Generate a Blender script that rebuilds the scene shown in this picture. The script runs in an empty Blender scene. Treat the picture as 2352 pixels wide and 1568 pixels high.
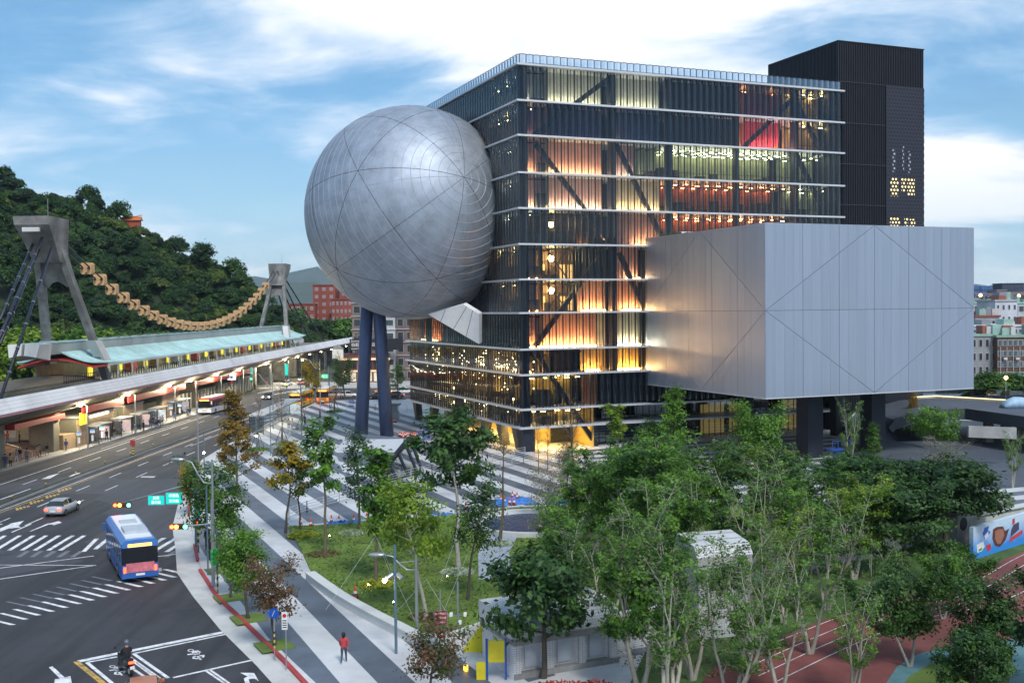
import bpy, math, random
import numpy as np
from mathutils import Vector, Matrix
R = math.radians
SC = bpy.context.scene
COL = SC.collection

# ------------------------------------------------------------------ camera
CAM_H, FPX, PITCH, ROLL = 19.0, 2461.2, 0.0303, 0.0108
cd = bpy.data.cameras.new('camera'); cam = bpy.data.objects.new('camera', cd); COL.objects.link(cam)
cd.sensor_width = 36.0; cd.lens = FPX / 2352.0 * 36.0; cd.clip_start = 1.0; cd.clip_end = 30000
cp, sp, cr, sr = math.cos(PITCH), math.sin(PITCH), math.cos(ROLL), math.sin(ROLL)
_r, _u, _f = Vector((1, 0, 0)), Vector((0, sp, cp)), Vector((0, cp, -sp))
_cr, _cu = cr * _r - sr * _u, sr * _r + cr * _u
M = Matrix((_cr, _cu, -_f)).transposed().to_4x4(); M.translation = (0, 0, CAM_H)
cam.matrix_world = M
SC.camera = cam

# ------------------------------------------------------------------ world and sun
SKYSEED, SKYLOC = 11.5, (4.55, 7.5, 0)
SUN_EL, SUN_AZ = 50.0, 158.0      # azimuth clockwise from +Y
w = bpy.data.worlds.new('World'); SC.world = w; w.use_nodes = True
nt = w.node_tree; nt.nodes.clear()
def N(t, ty, loc=None, **kw):
    n = t.nodes.new(ty)
    for k, v in kw.items(): setattr(n, k, v)
    return n
def math_node(t, op, a, b=None, c=None, clamp=False):
    n = t.nodes.new('ShaderNodeMath'); n.operation = op; n.use_clamp = clamp
    for i, v in enumerate((a, b, c)):
        if v is None: continue
        if isinstance(v, (int, float)): n.inputs[i].default_value = v
        else: t.links.new(v, n.inputs[i])
    return n.outputs[0]
def mixcol(t, fac, a, b, mode='MIX'):
    n = t.nodes.new('ShaderNodeMix'); n.data_type = 'RGBA'; n.blend_type = mode
    for s, v in ((n.inputs[0], fac), (n.inputs[6], a), (n.inputs[7], b)):
        if isinstance(v, (int, float)): s.default_value = v
        elif isinstance(v, tuple): s.default_value = v if len(v) == 4 else (*v, 1)
        else: t.links.new(v, s)
    return n.outputs[2]
def ramp(t, fac, stops):
    n = t.nodes.new('ShaderNodeValToRGB'); e = n.color_ramp.elements
    while len(e) < len(stops): e.new(.5)
    for k, (p, c) in enumerate(stops):
        e[k].position = p; e[k].color = (c, c, c, 1) if isinstance(c, (int, float)) else (*c, 1)
    t.links.new(fac, n.inputs[0]); return n.outputs[0]
tc = N(nt, 'ShaderNodeTexCoord'); sep = N(nt, 'ShaderNodeSeparateXYZ'); nt.links.new(tc.outputs['Generated'], sep.inputs[0])
sky = N(nt, 'ShaderNodeTexSky', sky_type='NISHITA', sun_disc=False, sun_elevation=R(SUN_EL), sun_rotation=R(SUN_AZ))
sky.altitude = 50; sky.air_density = 1.0; sky.dust_density = 0.4; sky.ozone_density = 3.0
hs = N(nt, 'ShaderNodeHueSaturation'); hs.inputs['Saturation'].default_value = 1.42; hs.inputs['Value'].default_value = .9
nt.links.new(sky.outputs[0], hs.inputs['Color'])
zz = math_node(nt, 'MAXIMUM', sep.outputs[2], 0.0)
den = math_node(nt, 'ADD', zz, 0.20)
cx = math_node(nt, 'DIVIDE', sep.outputs[0], den); cy = math_node(nt, 'DIVIDE', sep.outputs[1], den)
cmb = N(nt, 'ShaderNodeCombineXYZ'); nt.links.new(cx, cmb.inputs[0]); nt.links.new(cy, cmb.inputs[1]); cmb.inputs[2].default_value = SKYSEED
mp = N(nt, 'ShaderNodeMapping'); nt.links.new(cmb.outputs[0], mp.inputs[0]); mp.inputs['Rotation'].default_value = (0, 0, .18); mp.inputs['Scale'].default_value = (.75, 1.0, 1); mp.inputs['Location'].default_value = SKYLOC
n1 = N(nt, 'ShaderNodeTexNoise'); nt.links.new(mp.outputs[0], n1.inputs['Vector']); n1.inputs['Scale'].default_value = .8; n1.inputs['Detail'].default_value = 4; n1.inputs['Roughness'].default_value = .5; n1.inputs['Distortion'].default_value = .25
n2 = N(nt, 'ShaderNodeTexNoise'); nt.links.new(mp.outputs[0], n2.inputs['Vector']); n2.inputs['Scale'].default_value = 2.6; n2.inputs['Detail'].default_value = 10; n2.inputs['Roughness'].default_value = .6; n2.inputs['Distortion'].default_value = .3
dens = math_node(nt, 'ADD', math_node(nt, 'MULTIPLY', n1.outputs[0], .68), math_node(nt, 'MULTIPLY', n2.outputs[0], .32))
cl_m = ramp(nt, dens, [(.41, .08), (.475, .5), (.53, .9), (.6, 1.0)])
# thin parts of the cloud deck are blue-grey, thick parts white
ccol = mixcol(nt, ramp(nt, dens, [(.45, 0), (.50, .4), (.565, 1)]), (2.6, 5.0, 7.6), (9.7, 9.6, 9.8))
veil = ramp(nt, zz, [(0.0, .80), (.06, .5), (.2, .2)])
base = mixcol(nt, veil, hs.outputs[0], (4.6, 6.6, 8.0))
fade = ramp(nt, zz, [(0.0, .15), (.05, .6), (.14, 1.0)])
bgc = mixcol(nt, math_node(nt, 'MULTIPLY', cl_m, fade), base, ccol)
bg = N(nt, 'ShaderNodeBackground'); nt.links.new(bgc, bg.inputs[0]); bg.inputs[1].default_value = .072
wo = N(nt, 'ShaderNodeOutputWorld'); nt.links.new(bg.outputs[0], wo.inputs[0])

sl = bpy.data.lights.new('sun', 'SUN'); so = bpy.data.objects.new('sun', sl); COL.objects.link(so)
sl.energy = 1.5; sl.angle = R(12); sl.color = (1.0, .96, .90)
_d = Vector((math.sin(R(SUN_AZ)) * math.cos(R(SUN_EL)), math.cos(R(SUN_AZ)) * math.cos(R(SUN_EL)), math.sin(R(SUN_EL))))
so.rotation_euler = (-_d).to_track_quat('-Z', 'Y').to_euler()

vs = SC.view_settings
vs.view_transform = 'Standard'; vs.look = 'None'; vs.exposure = 0.85; vs.gamma = 1.0; vs.use_curve_mapping = False
SC.render.engine = 'CYCLES'
cy_ = SC.cycles
cy_.use_denoising = True; cy_.denoiser = 'OPENIMAGEDENOISE'
cy_.max_bounces = 8; cy_.diffuse_bounces = 3; cy_.glossy_bounces = 3; cy_.transmission_bounces = 4; cy_.transparent_max_bounces = 14
cy_.caustics_reflective = False; cy_.caustics_refractive = False; cy_.sample_clamp_indirect = 4.0

# ------------------------------------------------------------------ helpers
def ray(x, y):
    ix, iy = x - 1176, y - 784
    a = (cr * ix - sr * iy) / FPX; b = -(sr * ix + cr * iy) / FPX
    return a, cp + b * sp, b * cp - sp
def G(x, y, z=0.0):
    a, d, e = ray(x, y); t = (z - CAM_H) / e
    return (a * t, d * t)
def D(x, y, Y):
    a, d, e = ray(x, y); t = Y / d
    return (a * t, Y, CAM_H + e * t)

MATS = {}
def mat(name, col, rough=.6, metal=0.0, var=.12, vs_=1.5, bump=0.0, bs=20.0, emit=None, estr=0.0, rnd=0.0, spec=.5, coat=0.0, stain=0.0, scale=None):
    if name in MATS: return MATS[name]
    m = bpy.data.materials.new(name); m.use_nodes = True; t = m.node_tree
    b = t.nodes['Principled BSDF']; b.inputs['Roughness'].default_value = rough; b.inputs['Metallic'].default_value = metal
    b.inputs['Specular IOR Level'].default_value = spec
    if coat: b.inputs['Coat Weight'].default_value = coat; b.inputs['Coat Roughness'].default_value = .08
    c4 = (*col, 1)
    b.inputs['Base Color'].default_value = c4
    if var or rnd or bump or stain:
        tcn = t.nodes.new('ShaderNodeTexCoord'); vec = tcn.outputs['Object']
        if scale:
            mpn = t.nodes.new('ShaderNodeMapping'); mpn.inputs['Scale'].default_value = scale; t.links.new(vec, mpn.inputs[0]); vec = mpn.outputs[0]
        out = None
        if var:
            nz = t.nodes.new('ShaderNodeTexNoise'); nz.inputs['Scale'].default_value = vs_; nz.inputs['Detail'].default_value = 6; nz.inputs['Roughness'].default_value = .65
            t.links.new(vec, nz.inputs['Vector'])
            f = ramp(t, nz.outputs[0], [(.28, 0), (.72, 1)])
            out = mixcol(t, f, tuple(min(1, c * (1 - var)) for c in col), tuple(min(1, c * (1 + var)) for c in col))
        if stain:
            nz = t.nodes.new('ShaderNodeTexNoise'); nz.inputs['Scale'].default_value = vs_ * .35; nz.inputs['Detail'].default_value = 8
            mpn = t.nodes.new('ShaderNodeMapping'); mpn.inputs['Scale'].default_value = (1, 1, .25); t.links.new(vec, mpn.inputs[0]); t.links.new(mpn.outputs[0], nz.inputs['Vector'])
            f = ramp(t, nz.outputs[0], [(.45, 0), (.7, stain)])
            out = mixcol(t, f, out if out else c4, tuple(c * .35 for c in col))
        if rnd:
            oi = t.nodes.new('ShaderNodeObjectInfo')
            f = math_node(t, 'MULTIPLY_ADD', oi.outputs['Random'], 2 * rnd, 1 - rnd)
            cmb_ = t.nodes.new('ShaderNodeCombineColor')
            for k in range(3): t.links.new(f, cmb_.inputs[k])
            out = mixcol(t, 1.0, out if out else c4, cmb_.outputs[0], 'MULTIPLY')
        if out is not None: t.links.new(out, b.inputs['Base Color'])
        if bump:
            nb = t.nodes.new('ShaderNodeTexNoise'); nb.inputs['Scale'].default_value = bs; nb.inputs['Detail'].default_value = 5
            t.links.new(vec, nb.inputs['Vector'])
            bn = t.nodes.new('ShaderNodeBump'); bn.inputs['Strength'].default_value = bump; bn.inputs['Distance'].default_value = .05
            t.links.new(nb.outputs[0], bn.inputs['Height']); t.links.new(bn.outputs[0], b.inputs['Normal'])
    if emit: b.inputs['Emission Color'].default_value = (*emit, 1); b.inputs['Emission Strength'].default_value = estr
    MATS[name] = m; return m
def emis(name, col, s):
    if name in MATS: return MATS[name]
    m = bpy.data.materials.new(name); m.use_nodes = True; t = m.node_tree; t.nodes.clear()
    e = t.nodes.new('ShaderNodeEmission'); e.inputs[0].default_value = (*col, 1); e.inputs[1].default_value = s
    o = t.nodes.new('ShaderNodeOutputMaterial'); t.links.new(e.outputs[0], o.inputs[0]); MATS[name] = m; return m
def glass(name, tint=(.6, .65, .7), gloss=.12, rough=.03, fres=1.35, graze=.7):
    if name in MATS: return MATS[name]
    m = bpy.data.materials.new(name); m.use_nodes = True; t = m.node_tree; t.nodes.clear()
    tr = t.nodes.new('ShaderNodeBsdfTransparent'); tr.inputs[0].default_value = (*tint, 1)
    gl = t.nodes.new('ShaderNodeBsdfGlossy'); gl.inputs['Roughness'].default_value = rough; gl.inputs[0].default_value = (.9, .95, 1, 1)
    lw = t.nodes.new('ShaderNodeLayerWeight'); lw.inputs[0].default_value = .25
    f = math_node(t, 'MULTIPLY_ADD', lw.outputs['Facing'], graze, gloss, clamp=True)
    mx = t.nodes.new('ShaderNodeMixShader'); t.links.new(f, mx.inputs[0]); t.links.new(tr.outputs[0], mx.inputs[1]); t.links.new(gl.outputs[0], mx.inputs[2])
    o = t.nodes.new('ShaderNodeOutputMaterial'); t.links.new(mx.outputs[0], o.inputs[0]); MATS[name] = m; return m

class MB:
    def __init__(s): s.v = []; s.f = []
    def add(s, vs, fs):
        o = len(s.v); s.v += [tuple(p) for p in vs]; s.f += [tuple(i + o for i in f) for f in fs]; return s
    def box(s, x0, x1, y0, y1, z0, z1):
        return s.add([(x0, y0, z0), (x1, y0, z0), (x1, y1, z0), (x0, y1, z0), (x0, y0, z1), (x1, y0, z1), (x1, y1, z1), (x0, y1, z1)],
                     [(0, 3, 2, 1), (4, 5, 6, 7), (0, 1, 5, 4), (1, 2, 6, 5), (2, 3, 7, 6), (3, 0, 4, 7)])
    def prism(s, poly, z0, z1):      # poly in xy
        n = len(poly)
        a = sum(poly[i][0] * poly[(i + 1) % n][1] - poly[(i + 1) % n][0] * poly[i][1] for i in range(n))
        if a < 0: poly = poly[::-1]
        return s.add([(x, y, z0) for x, y in poly] + [(x, y, z1) for x, y in poly],
                     [tuple(range(n))[::-1], tuple(range(n, 2 * n))] + [(i, (i + 1) % n, n + (i + 1) % n, n + i) for i in range(n)])
    def ext(s, poly, d):             # extrude planar 3d polygon by vector d
        n = len(poly); d = Vector(d); p = [Vector(q) for q in poly]
        return s.add(p + [q + d for q in p], [tuple(range(n))[::-1], tuple(range(n, 2 * n))] + [(i, (i + 1) % n, n + (i + 1) % n, n + i) for i in range(n)])
    def sheet(s, poly, z): return s.add([(x, y, z) for x, y in poly], [tuple(range(len(poly)))])
    def tube(s, pts, rad, n=6, cap=True):
        pts = [Vector(p) for p in pts]; rad = rad if isinstance(rad, (list, tuple)) else [rad] * len(pts)
        rings = []; up = None
        for i, p in enumerate(pts):
            d = (pts[min(i + 1, len(pts) - 1)] - pts[max(i - 1, 0)])
            d = d.normalized() if d.length > 1e-9 else Vector((0, 0, 1))
            if up is None: up = Vector((1, 0, 0)) if abs(d.x) < .8 else Vector((0, 1, 0))
            a = (up - d * up.dot(d)).normalized(); b = d.cross(a); up = a
            rings.append([p + (a * math.cos(2 * math.pi * k / n) + b * math.sin(2 * math.pi * k / n)) * rad[i] for k in range(n)])
        vs = [q for r in rings for q in r]; fs = []
        for i in range(len(pts) - 1):
            for k in range(n):
                fs.append((i * n + k, i * n + (k + 1) % n, (i + 1) * n + (k + 1) % n, (i + 1) * n + k))
        if cap: fs += [tuple(range(n))[::-1], tuple(range((len(pts) - 1) * n, len(pts) * n))]
        return s.add(vs, fs)
    def bar(s, a, b, w, h=None):     # rectangular bar between two points
        a, b = Vector(a), Vector(b); h = h or w; d = (b - a).normalized()
        u = Vector((0, 0, 1)) if abs(d.z) < .95 else Vector((0, 1, 0))
        x = d.cross(u).normalized(); y = x.cross(d)
        o = [x * sx * w / 2 + y * sy * h / 2 for sx, sy in ((-1, -1), (1, -1), (1, 1), (-1, 1))]
        return s.add([a + q for q in o] + [b + q for q in o], [(0, 1, 2, 3), (7, 6, 5, 4), (0, 4, 5, 1), (1, 5, 6, 2), (2, 6, 7, 3), (3, 7, 4, 0)])
    def lathe(s, prof, n=12, c=(0, 0)):
        vs = [(c[0] + r * math.cos(2 * math.pi * k / n), c[1] + r * math.sin(2 * math.pi * k / n), z) for r, z in prof for k in range(n)]
        fs = [(i * n + k, i * n + (k + 1) % n, (i + 1) * n + (k + 1) % n, (i + 1) * n + k) for i in range(len(prof) - 1) for k in range(n)]
        fs += [tuple(range(n))[::-1], tuple(range((len(prof) - 1) * n, len(prof) * n))]
        return s.add(vs, fs)
    def ball(s, c, r, n=8, m=6, sc=(1, 1, 1)):
        vs = []; fs = []
        for i in range(m + 1):
            th = math.pi * i / m
            for k in range(n): vs.append((c[0] + r * sc[0] * math.sin(th) * math.cos(2 * math.pi * k / n), c[1] + r * sc[1] * math.sin(th) * math.sin(2 * math.pi * k / n), c[2] + r * sc[2] * math.cos(th)))
        for i in range(m):
            for k in range(n): fs.append((i * n + k, (i + 1) * n + k, (i + 1) * n + (k + 1) % n, i * n + (k + 1) % n))
        return s.add(vs, fs)
    def loft(s, rings, closed=True, cap=True):
        n = len(rings[0]); fs = []
        for i in range(len(rings) - 1):
            for k in range(n if closed else n - 1): fs.append((i * n + k, i * n + (k + 1) % n, (i + 1) * n + (k + 1) % n, (i + 1) * n + k))
        if cap and closed: fs += [tuple(range(n))[::-1], tuple(range((len(rings) - 1) * n, len(rings) * n))]
        return s.add([p for r in rings for p in r], fs)
    def mesh(s, name, m=None, smooth=False):
        me = bpy.data.meshes.new(name); me.from_pydata(s.v, [], s.f); me.update()
        if smooth: me.polygons.foreach_set('use_smooth', [True] * len(me.polygons))
        if m: me.materials.append(m)
        return me
    def build(s, name, m=None, parent=None, smooth=False, loc=None, rz=0): return put(name, s.mesh(name, m, smooth), parent, loc, rz)
def put(name, data, parent=None, loc=None, rz=0):
    o = bpy.data.objects.new(name, data); COL.objects.link(o)
    if loc is not None: o.location = loc
    if rz: o.rotation_euler = (0, 0, rz)
    if parent is not None: o.parent = parent
    return o
def tag(o, label=None, cat=None, group=None, kind=None):
    if label: o['label'] = label
    if cat: o['category'] = cat
    if group: o['group'] = group
    if kind: o['kind'] = kind
    return o
def thing(name, label, cat, loc=(0, 0, 0), rz=0, group=None):
    return tag(put(name, None, None, loc, rz), label, cat, group)
def copy_tree(o, parent=None):
    c = o.copy(); COL.objects.link(c); c.parent = parent
    for ch in list(o.children): copy_tree(ch, c)
    return c
def place(o, loc, rz=0, sc=None, label=None, group=None):
    o.location = loc; o.rotation_euler = (0, 0, rz)
    if sc is not None: o.scale = (sc, sc, sc) if isinstance(sc, (int, float)) else sc
    if label: o['label'] = label
    if group: o['group'] = group
    return o
def clip(poly, nx, ny, c):           # keep points with nx*x+ny*y<=c
    out = []
    for i in range(len(poly)):
        a, b = poly[i], poly[(i + 1) % len(poly)]; da, db = nx * a[0] + ny * a[1] - c, nx * b[0] + ny * b[1] - c
        if da <= 0: out.append(a)
        if (da < 0 < db) or (db < 0 < da):
            t = da / (da - db); out.append((a[0] + (b[0] - a[0]) * t, a[1] + (b[1] - a[1]) * t))
    return out
def text_mesh(s, size=1.0, align='CENTER', ext=.01):
    cu = bpy.data.curves.new('lettering', 'FONT'); cu.body = s; cu.size = size; cu.align_x = align; cu.align_y = 'CENTER'; cu.extrude = ext; cu.resolution_u = 2
    o = bpy.data.objects.new('lettering', cu); COL.objects.link(o)
    dg = bpy.context.evaluated_depsgraph_get(); me = bpy.data.meshes.new_from_object(o.evaluated_get(dg))
    bpy.data.objects.remove(o); return me
ORD = 'first second third fourth fifth sixth seventh eighth ninth tenth eleventh twelfth thirteenth fourteenth fifteenth sixteenth seventeenth eighteenth nineteenth twentieth twenty-first twenty-second twenty-third twenty-fourth twenty-fifth twenty-sixth twenty-seventh twenty-eighth twenty-ninth thirtieth'.split()
rng = random.Random(7)

# ------------------------------------------------------------------ ground, roads, plaza
YAW = .3932; BX, BY = 1.334, 140.9
cb, sb = math.cos(YAW), math.sin(YAW)
def BW(x, y): return (BX + cb * x - sb * y, BY + sb * x + cb * y)       # building local -> world
def BL(X, Y): return (cb * (X - BX) + sb * (Y - BY), -sb * (X - BX) + cb * (Y - BY))
ST = dict(kind='structure')
m_earth = mat('earth', (.09, .10, .07), .95, var=.3, vs_=.02)
def asphalt(name, col):
    m = mat(name, col, .8, var=.3, vs_=.12, bump=.25, bs=30, stain=.5); t = m.node_tree; b = t.nodes['Principled BSDF']
    src = b.inputs['Base Color'].links[0].from_socket; tcn = t.nodes.new('ShaderNodeTexCoord')
    mpn = t.nodes.new('ShaderNodeMapping'); mpn.inputs['Scale'].default_value = (1.1, .05, 1); t.links.new(tcn.outputs['Object'], mpn.inputs[0])
    nz = t.nodes.new('ShaderNodeTexNoise'); nz.inputs['Scale'].default_value = .9; nz.inputs['Detail'].default_value = 5; t.links.new(mpn.outputs[0], nz.inputs['Vector'])
    c = mixcol(t, ramp(t, nz.outputs[0], [(.42, 0), (.64, .75)]), src, tuple(q * .45 for q in col))           # tyre tracks
    vo = t.nodes.new('ShaderNodeTexVoronoi'); vo.feature = 'DISTANCE_TO_EDGE'; vo.inputs['Scale'].default_value = .16; n3 = t.nodes.new('ShaderNodeTexNoise'); n3.inputs['Scale'].default_value = .6; n3.inputs['Detail'].default_value = 6
    t.links.new(tcn.outputs['Object'], n3.inputs['Vector']); t.links.new(mixcol(t, .35, tcn.outputs['Object'], n3.outputs['Color'], 'ADD'), vo.inputs['Vector'])
    c = mixcol(t, ramp(t, vo.outputs['Distance'], [(.0, .55), (.006, 0)]), c, tuple(q * .3 for q in col))    # cracks
    vp = t.nodes.new('ShaderNodeTexVoronoi'); vp.inputs['Scale'].default_value = .07; vp.distance = 'CHEBYCHEV'; t.links.new(tcn.outputs['Object'], vp.inputs['Vector'])
    sp_ = t.nodes.new('ShaderNodeSeparateColor'); t.links.new(vp.outputs['Color'], sp_.inputs[0])
    c = mixcol(t, ramp(t, sp_.outputs[0], [(.0, .0), (.62, .0), (.64, .35), (1, .35)]), c, tuple(q * 2.0 for q in col))   # resurfaced patches
    t.links.new(c, b.inputs['Base Color']); return m
m_asph = asphalt('asphalt', (.052, .054, .062))
m_asph2 = mat('asphalt_ramp', (.07, .085, .11), .7, var=.25, vs_=.15, bump=.2, bs=30)
def worn_paint(name, col, lo=.30, hi=.46):
    m = mat(name, col, .6, var=.12, vs_=3); t = m.node_tree; b = t.nodes['Principled BSDF']; src = b.inputs['Base Color'].links[0].from_socket
    tcn = t.nodes.new('ShaderNodeTexCoord'); nz = t.nodes.new('ShaderNodeTexNoise'); nz.inputs['Scale'].default_value = 1.6; nz.inputs['Detail'].default_value = 9; nz.inputs['Roughness'].default_value = .75; t.links.new(tcn.outputs['Object'], nz.inputs['Vector'])
    t.links.new(mixcol(t, ramp(t, nz.outputs[0], [(lo, .95), (hi + .05, 0)]), src, (.09, .09, .1)), b.inputs['Base Color']); return m
m_white = worn_paint('road_paint', (.78, .78, .8))
m_yel = worn_paint('road_paint_yellow', (.7, .42, .05), .36, .52)
m_worn = mat('road_paint_worn', (.16, .17, .20), .7, var=.3, vs_=4)
m_pave = mat('pale_stone', (.58, .59, .61), .55, var=.16, vs_=.35, bump=.1, bs=8, stain=.45)
m_dark = mat('dark_stone', (.105, .125, .16), .5, var=.32, vs_=.35, bump=.1, bs=8, stain=.4)
m_conc = mat('concrete', (.36, .36, .36), .8, var=.2, vs_=.6, bump=.2, bs=12, stain=.4)
m_lconc = mat('pale_concrete', (.55, .55, .54), .75, var=.14, vs_=.8, bump=.15, bs=12, stain=.3)
m_walk = mat('walkway_stone', (.44, .44, .43), .75, var=.14, vs_=.6, bump=.15, bs=10, stain=.3)
m_redk = mat('red_kerb_paint', (.42, .05, .05), .6, var=.25, vs_=3)
m_grass = mat('lawn_grass', (.12, .19, .03), .9, var=.4, vs_=.5, bump=.8, bs=14, stain=.35)
m_grass2 = mat('rough_grass', (.06, .12, .025), .9, var=.4, vs_=.5, bump=.8, bs=14)

tag(MB().sheet([(-6000, -3000), (6000, -3000), (6000, 9000), (-6000, 9000)], -.06).build('ground', m_earth), kind='structure')
road = tag(MB().sheet([(-61, 124), (-160, 124), (-160, 15), (10, 15), (10, 60), (-35, 130), (-35, 228), (190, 228), (190, 262), (-61, 262)], 0.0).build('road', m_asph), kind='structure')
PB = [(-40.6, 226), (-40.6, 195), (-40.5, 170), (-40.3, 152), (-39.4, 137), (-36.4, 121.8), (-32.9, 108.5), (-29.2, 96), (-26, 87), (-23.2, 78.7), (-19.8, 71), (-16.2, 64.5), (-12.4, 57.5), (-7.0, 47)]
CR = [(-41.1, 226), (-41.1, 195), (-41.1, 170), (-41.0, 152), (-40.2, 137.8), (-37.3, 121.8), (-33.9, 108), (-30.3, 94.5), (-27.2, 85.5), (-24.6, 77.6), (-21.4, 70.9), (-17.7, 63.7), (-13.9, 57), (-8.6, 47)]
plaza_poly = PB + [(-4, 36), (60, 24), (120, 30), (150, 226)]
plaza = tag(MB().prism(plaza_poly, -.05, .12).build('plaza', m_pave), kind='structure')
gut = MB()
for a, b, c, d in zip(PB, PB[1:], CR, CR[1:]): gut.add([(*a, .02), (*c, .02), (*d, .02), (*b, .02)], [(0, 1, 2, 3)])
tag(gut.build('gutter_pavement', m_lconc), kind='structure')
# red painted kerb, with the dropped part at the crossing left out
def along(pl, s0, s1):
    out = []; acc = 0
    for a, b in zip(pl, pl[1:]):
        L_ = math.dist(a, b)
        if acc + L_ >= s0 and acc <= s1:
            for s_ in (max(s0, acc), min(s1, acc + L_)):
                t_ = (s_ - acc) / L_; p = (a[0] + (b[0] - a[0]) * t_, a[1] + (b[1] - a[1]) * t_)
                if not out or math.dist(out[-1], p) > .01: out.append(p)
        acc += L_
    return out
def offs(pl, d):
    o = []
    for i, p in enumerate(pl):
        a, b = pl[max(0, i - 1)], pl[min(len(pl) - 1, i + 1)]; L_ = math.dist(a, b)
        o.append((p[0] + (b[1] - a[1]) / L_ * d, p[1] - (b[0] - a[0]) / L_ * d))
    return o
def ribbon(mb, pl, d0, d1, z0, z1):
    a, b = offs(pl, d0), offs(pl, d1)
    rings = [[(p[0], p[1], z0), (p[0], p[1], z1), (q[0], q[1], z1), (q[0], q[1], z0)] for p, q in zip(a, b)]
    return mb.loft(rings)
for s0, s1 in ((98, 128), (141, 147), (150, 190)):
    tag(ribbon(MB(), along(PB, s0, s1), -.02, .22, .0, .17).build('kerb', m_redk), kind='structure')
tag(ribbon(MB(), along(PB, 0, 97.5), -.02, .2, .0, .15).build('kerb', m_lconc), kind='structure')
m_grate = mat('drain_grate_iron', (.06, .06, .065), .6, .3)
k = 0
for s_ in range(112, 190, 5):      # drain grates set in the gutter
    p = along(PB, s_, s_ + .7); q = along(CR, s_, s_ + .7)
    if len(p) < 2: continue
    mb = MB(); a, b = Vector((*p[0], 0)), Vector((*p[-1], 0)); n_ = Vector(((b - a).y, -(b - a).x, 0)).normalized()
    a = a - n_ * .3; b = b - n_ * .3; dd = (b - a).normalized()
    for i in range(5): mb.bar(a + dd * (.13 * i) + Vector((0, 0, .035)), a + dd * (.13 * i) - n_ * .55 + Vector((0, 0, .035)), .07, .03)
    mb.build('drain_grate', m_grate, road)
# dark stone bands of the plaza, parallel with the theatre's flank
lawn_far = [G(662, 1213), G(732, 1211), G(863, 1199), G(1000, 1191)]
per, bw = 3.45, 1.72
pl_local = [BL(*p) for p in [(-40.3, 224), (-40.2, 152), (-39.1, 137), (-36.1, 121.8), (-32.6, 108.5), (-28.9, 96), (-25.7, 87), (-22.9, 78.7), (-19.5, 71), (-15.9, 64.5), (-12.1, 57.5), (-8, 50), (-2, 52), (10, 60), (62, 96), (75, 170), (60, 224)]]
pave_dirs = 0.035
xx = -61.0
while xx < 4:
    q = clip(pl_local, 1, pave_dirs, min(xx + bw, 4.0)); q = clip(q, -1, -pave_dirs, -xx)
    if len(q) > 2: MB().sheet([BW(*p) for p in q], .124).build('paving_band', m_dark, plaza)
    xx += per
yy_b = -3.4
while yy_b > -75:
    q = clip(clip(clip(clip(pl_local, 0, 1, yy_b + bw), 0, -1, -yy_b), -1, 0, -5.2), 1, 0, 46)
    if len(q) > 2: MB().sheet([BW(*p) for p in q], .124).build('paving_band', m_dark, plaza)
    yy_b -= per
# station-side pavement
stn_walk = tag(MB().prism([(-62.2, 128), (-61.4, 137), (-60.2, 146), (-59.6, 165), (-58.8, 195), (-58.2, 226), (-78, 226), (-78, 122), (-64, 122), (-100, 124), (-100, 130), (-78, 133)][:9], -.05, .14).build('pavement', m_walk), kind='structure')
tag(MB().prism([(-150, 126), (-62.2, 128), (-64, 133), (-78, 150), (-150, 150)], -.05, .139).build('pavement', m_walk), kind='structure')
tag(MB().prism([(-140, 262.3), (190, 262.3), (190, 285), (-140, 285)], -.05, .14).build('pavement', m_walk), kind='structure')
# road markings
mk = MB()
def line(mb, a, b, w_, z=.006):
    a, b = Vector((*a, z)), Vector((*b, z)); d = (b - a).normalized(); n_ = Vector((-d.y, d.x, 0)) * w_ / 2
    mb.add([a - n_, b - n_, b + n_, a + n_], [(0, 1, 2, 3)])
def stripes(nm, m, quads, z=.006):
    for q in quads:
        mb = MB(); mb.add([(*G(*p), z) for p in q], [(0, 1, 2, 3)]); mb.build(nm, m, road)
Z3 = lambda a, b: (.28 * a, 1129 + .28 * b)
Z2 = lambda a, b: (.28 * a, 846.7 + .28 * b)
z_first = [((u, 358), (u + 35, 358), (u - 165, 480), (u - 203, 480)) for u in (25, 145, 258, 362, 468, 580, 675)]
z_first += [((775, 385), (812, 382), (705, 490), (668, 490)), ((880, 376), (915, 376), (800, 470), (762, 470)), ((995, 374), (1030, 374), (925, 455), (888, 455)), ((1105, 372), (1140, 372), (1068, 415), (1030, 415)),
            ((1210, 375), (1250, 375), (1178, 421), (1138, 421)), ((1325, 378), (1366, 378), (1250, 447), (1210, 447)), ((1425, 380), (1462, 380), (1275, 492), (1235, 492)), ((1430, 440), (1465, 440), (1388, 492), (1345, 492))]
stripes('crosswalk_bar', m_white, [[Z3(*p) for p in q] for q in z_first])
z_sec = []
for k, (a, b) in enumerate([(-120, 1040), (-15, 995), (95, 962), (210, 932), (325, 901), (437, 871), (545, 842), (645, 815), (748, 787), (848, 760), (950, 734), (1050, 707), (1150, 682), (1235, 658), (1330, 636)]):
    ex, ey = 252 - k * 2, 52 - k * .6
    z_sec.append(((a, b), (a + 45, b - 2), (a + ex, b + ey - 4), (a + ex - 48, b + ey)))
stripes('crosswalk_bar', m_white, [[Z3(*p) for p in q] for q in z_sec])
stripes('worn_marking', m_worn, [[Z3(*p) for p in ((a, b), (a + 30, b - 2), (a + 190, b + 32), (a + 160, b + 36))] for a, b in [(40, 900), (150, 866), (255, 838), (352, 810), (450, 780), (560, 752), (655, 725), (740, 695)]])
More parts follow.
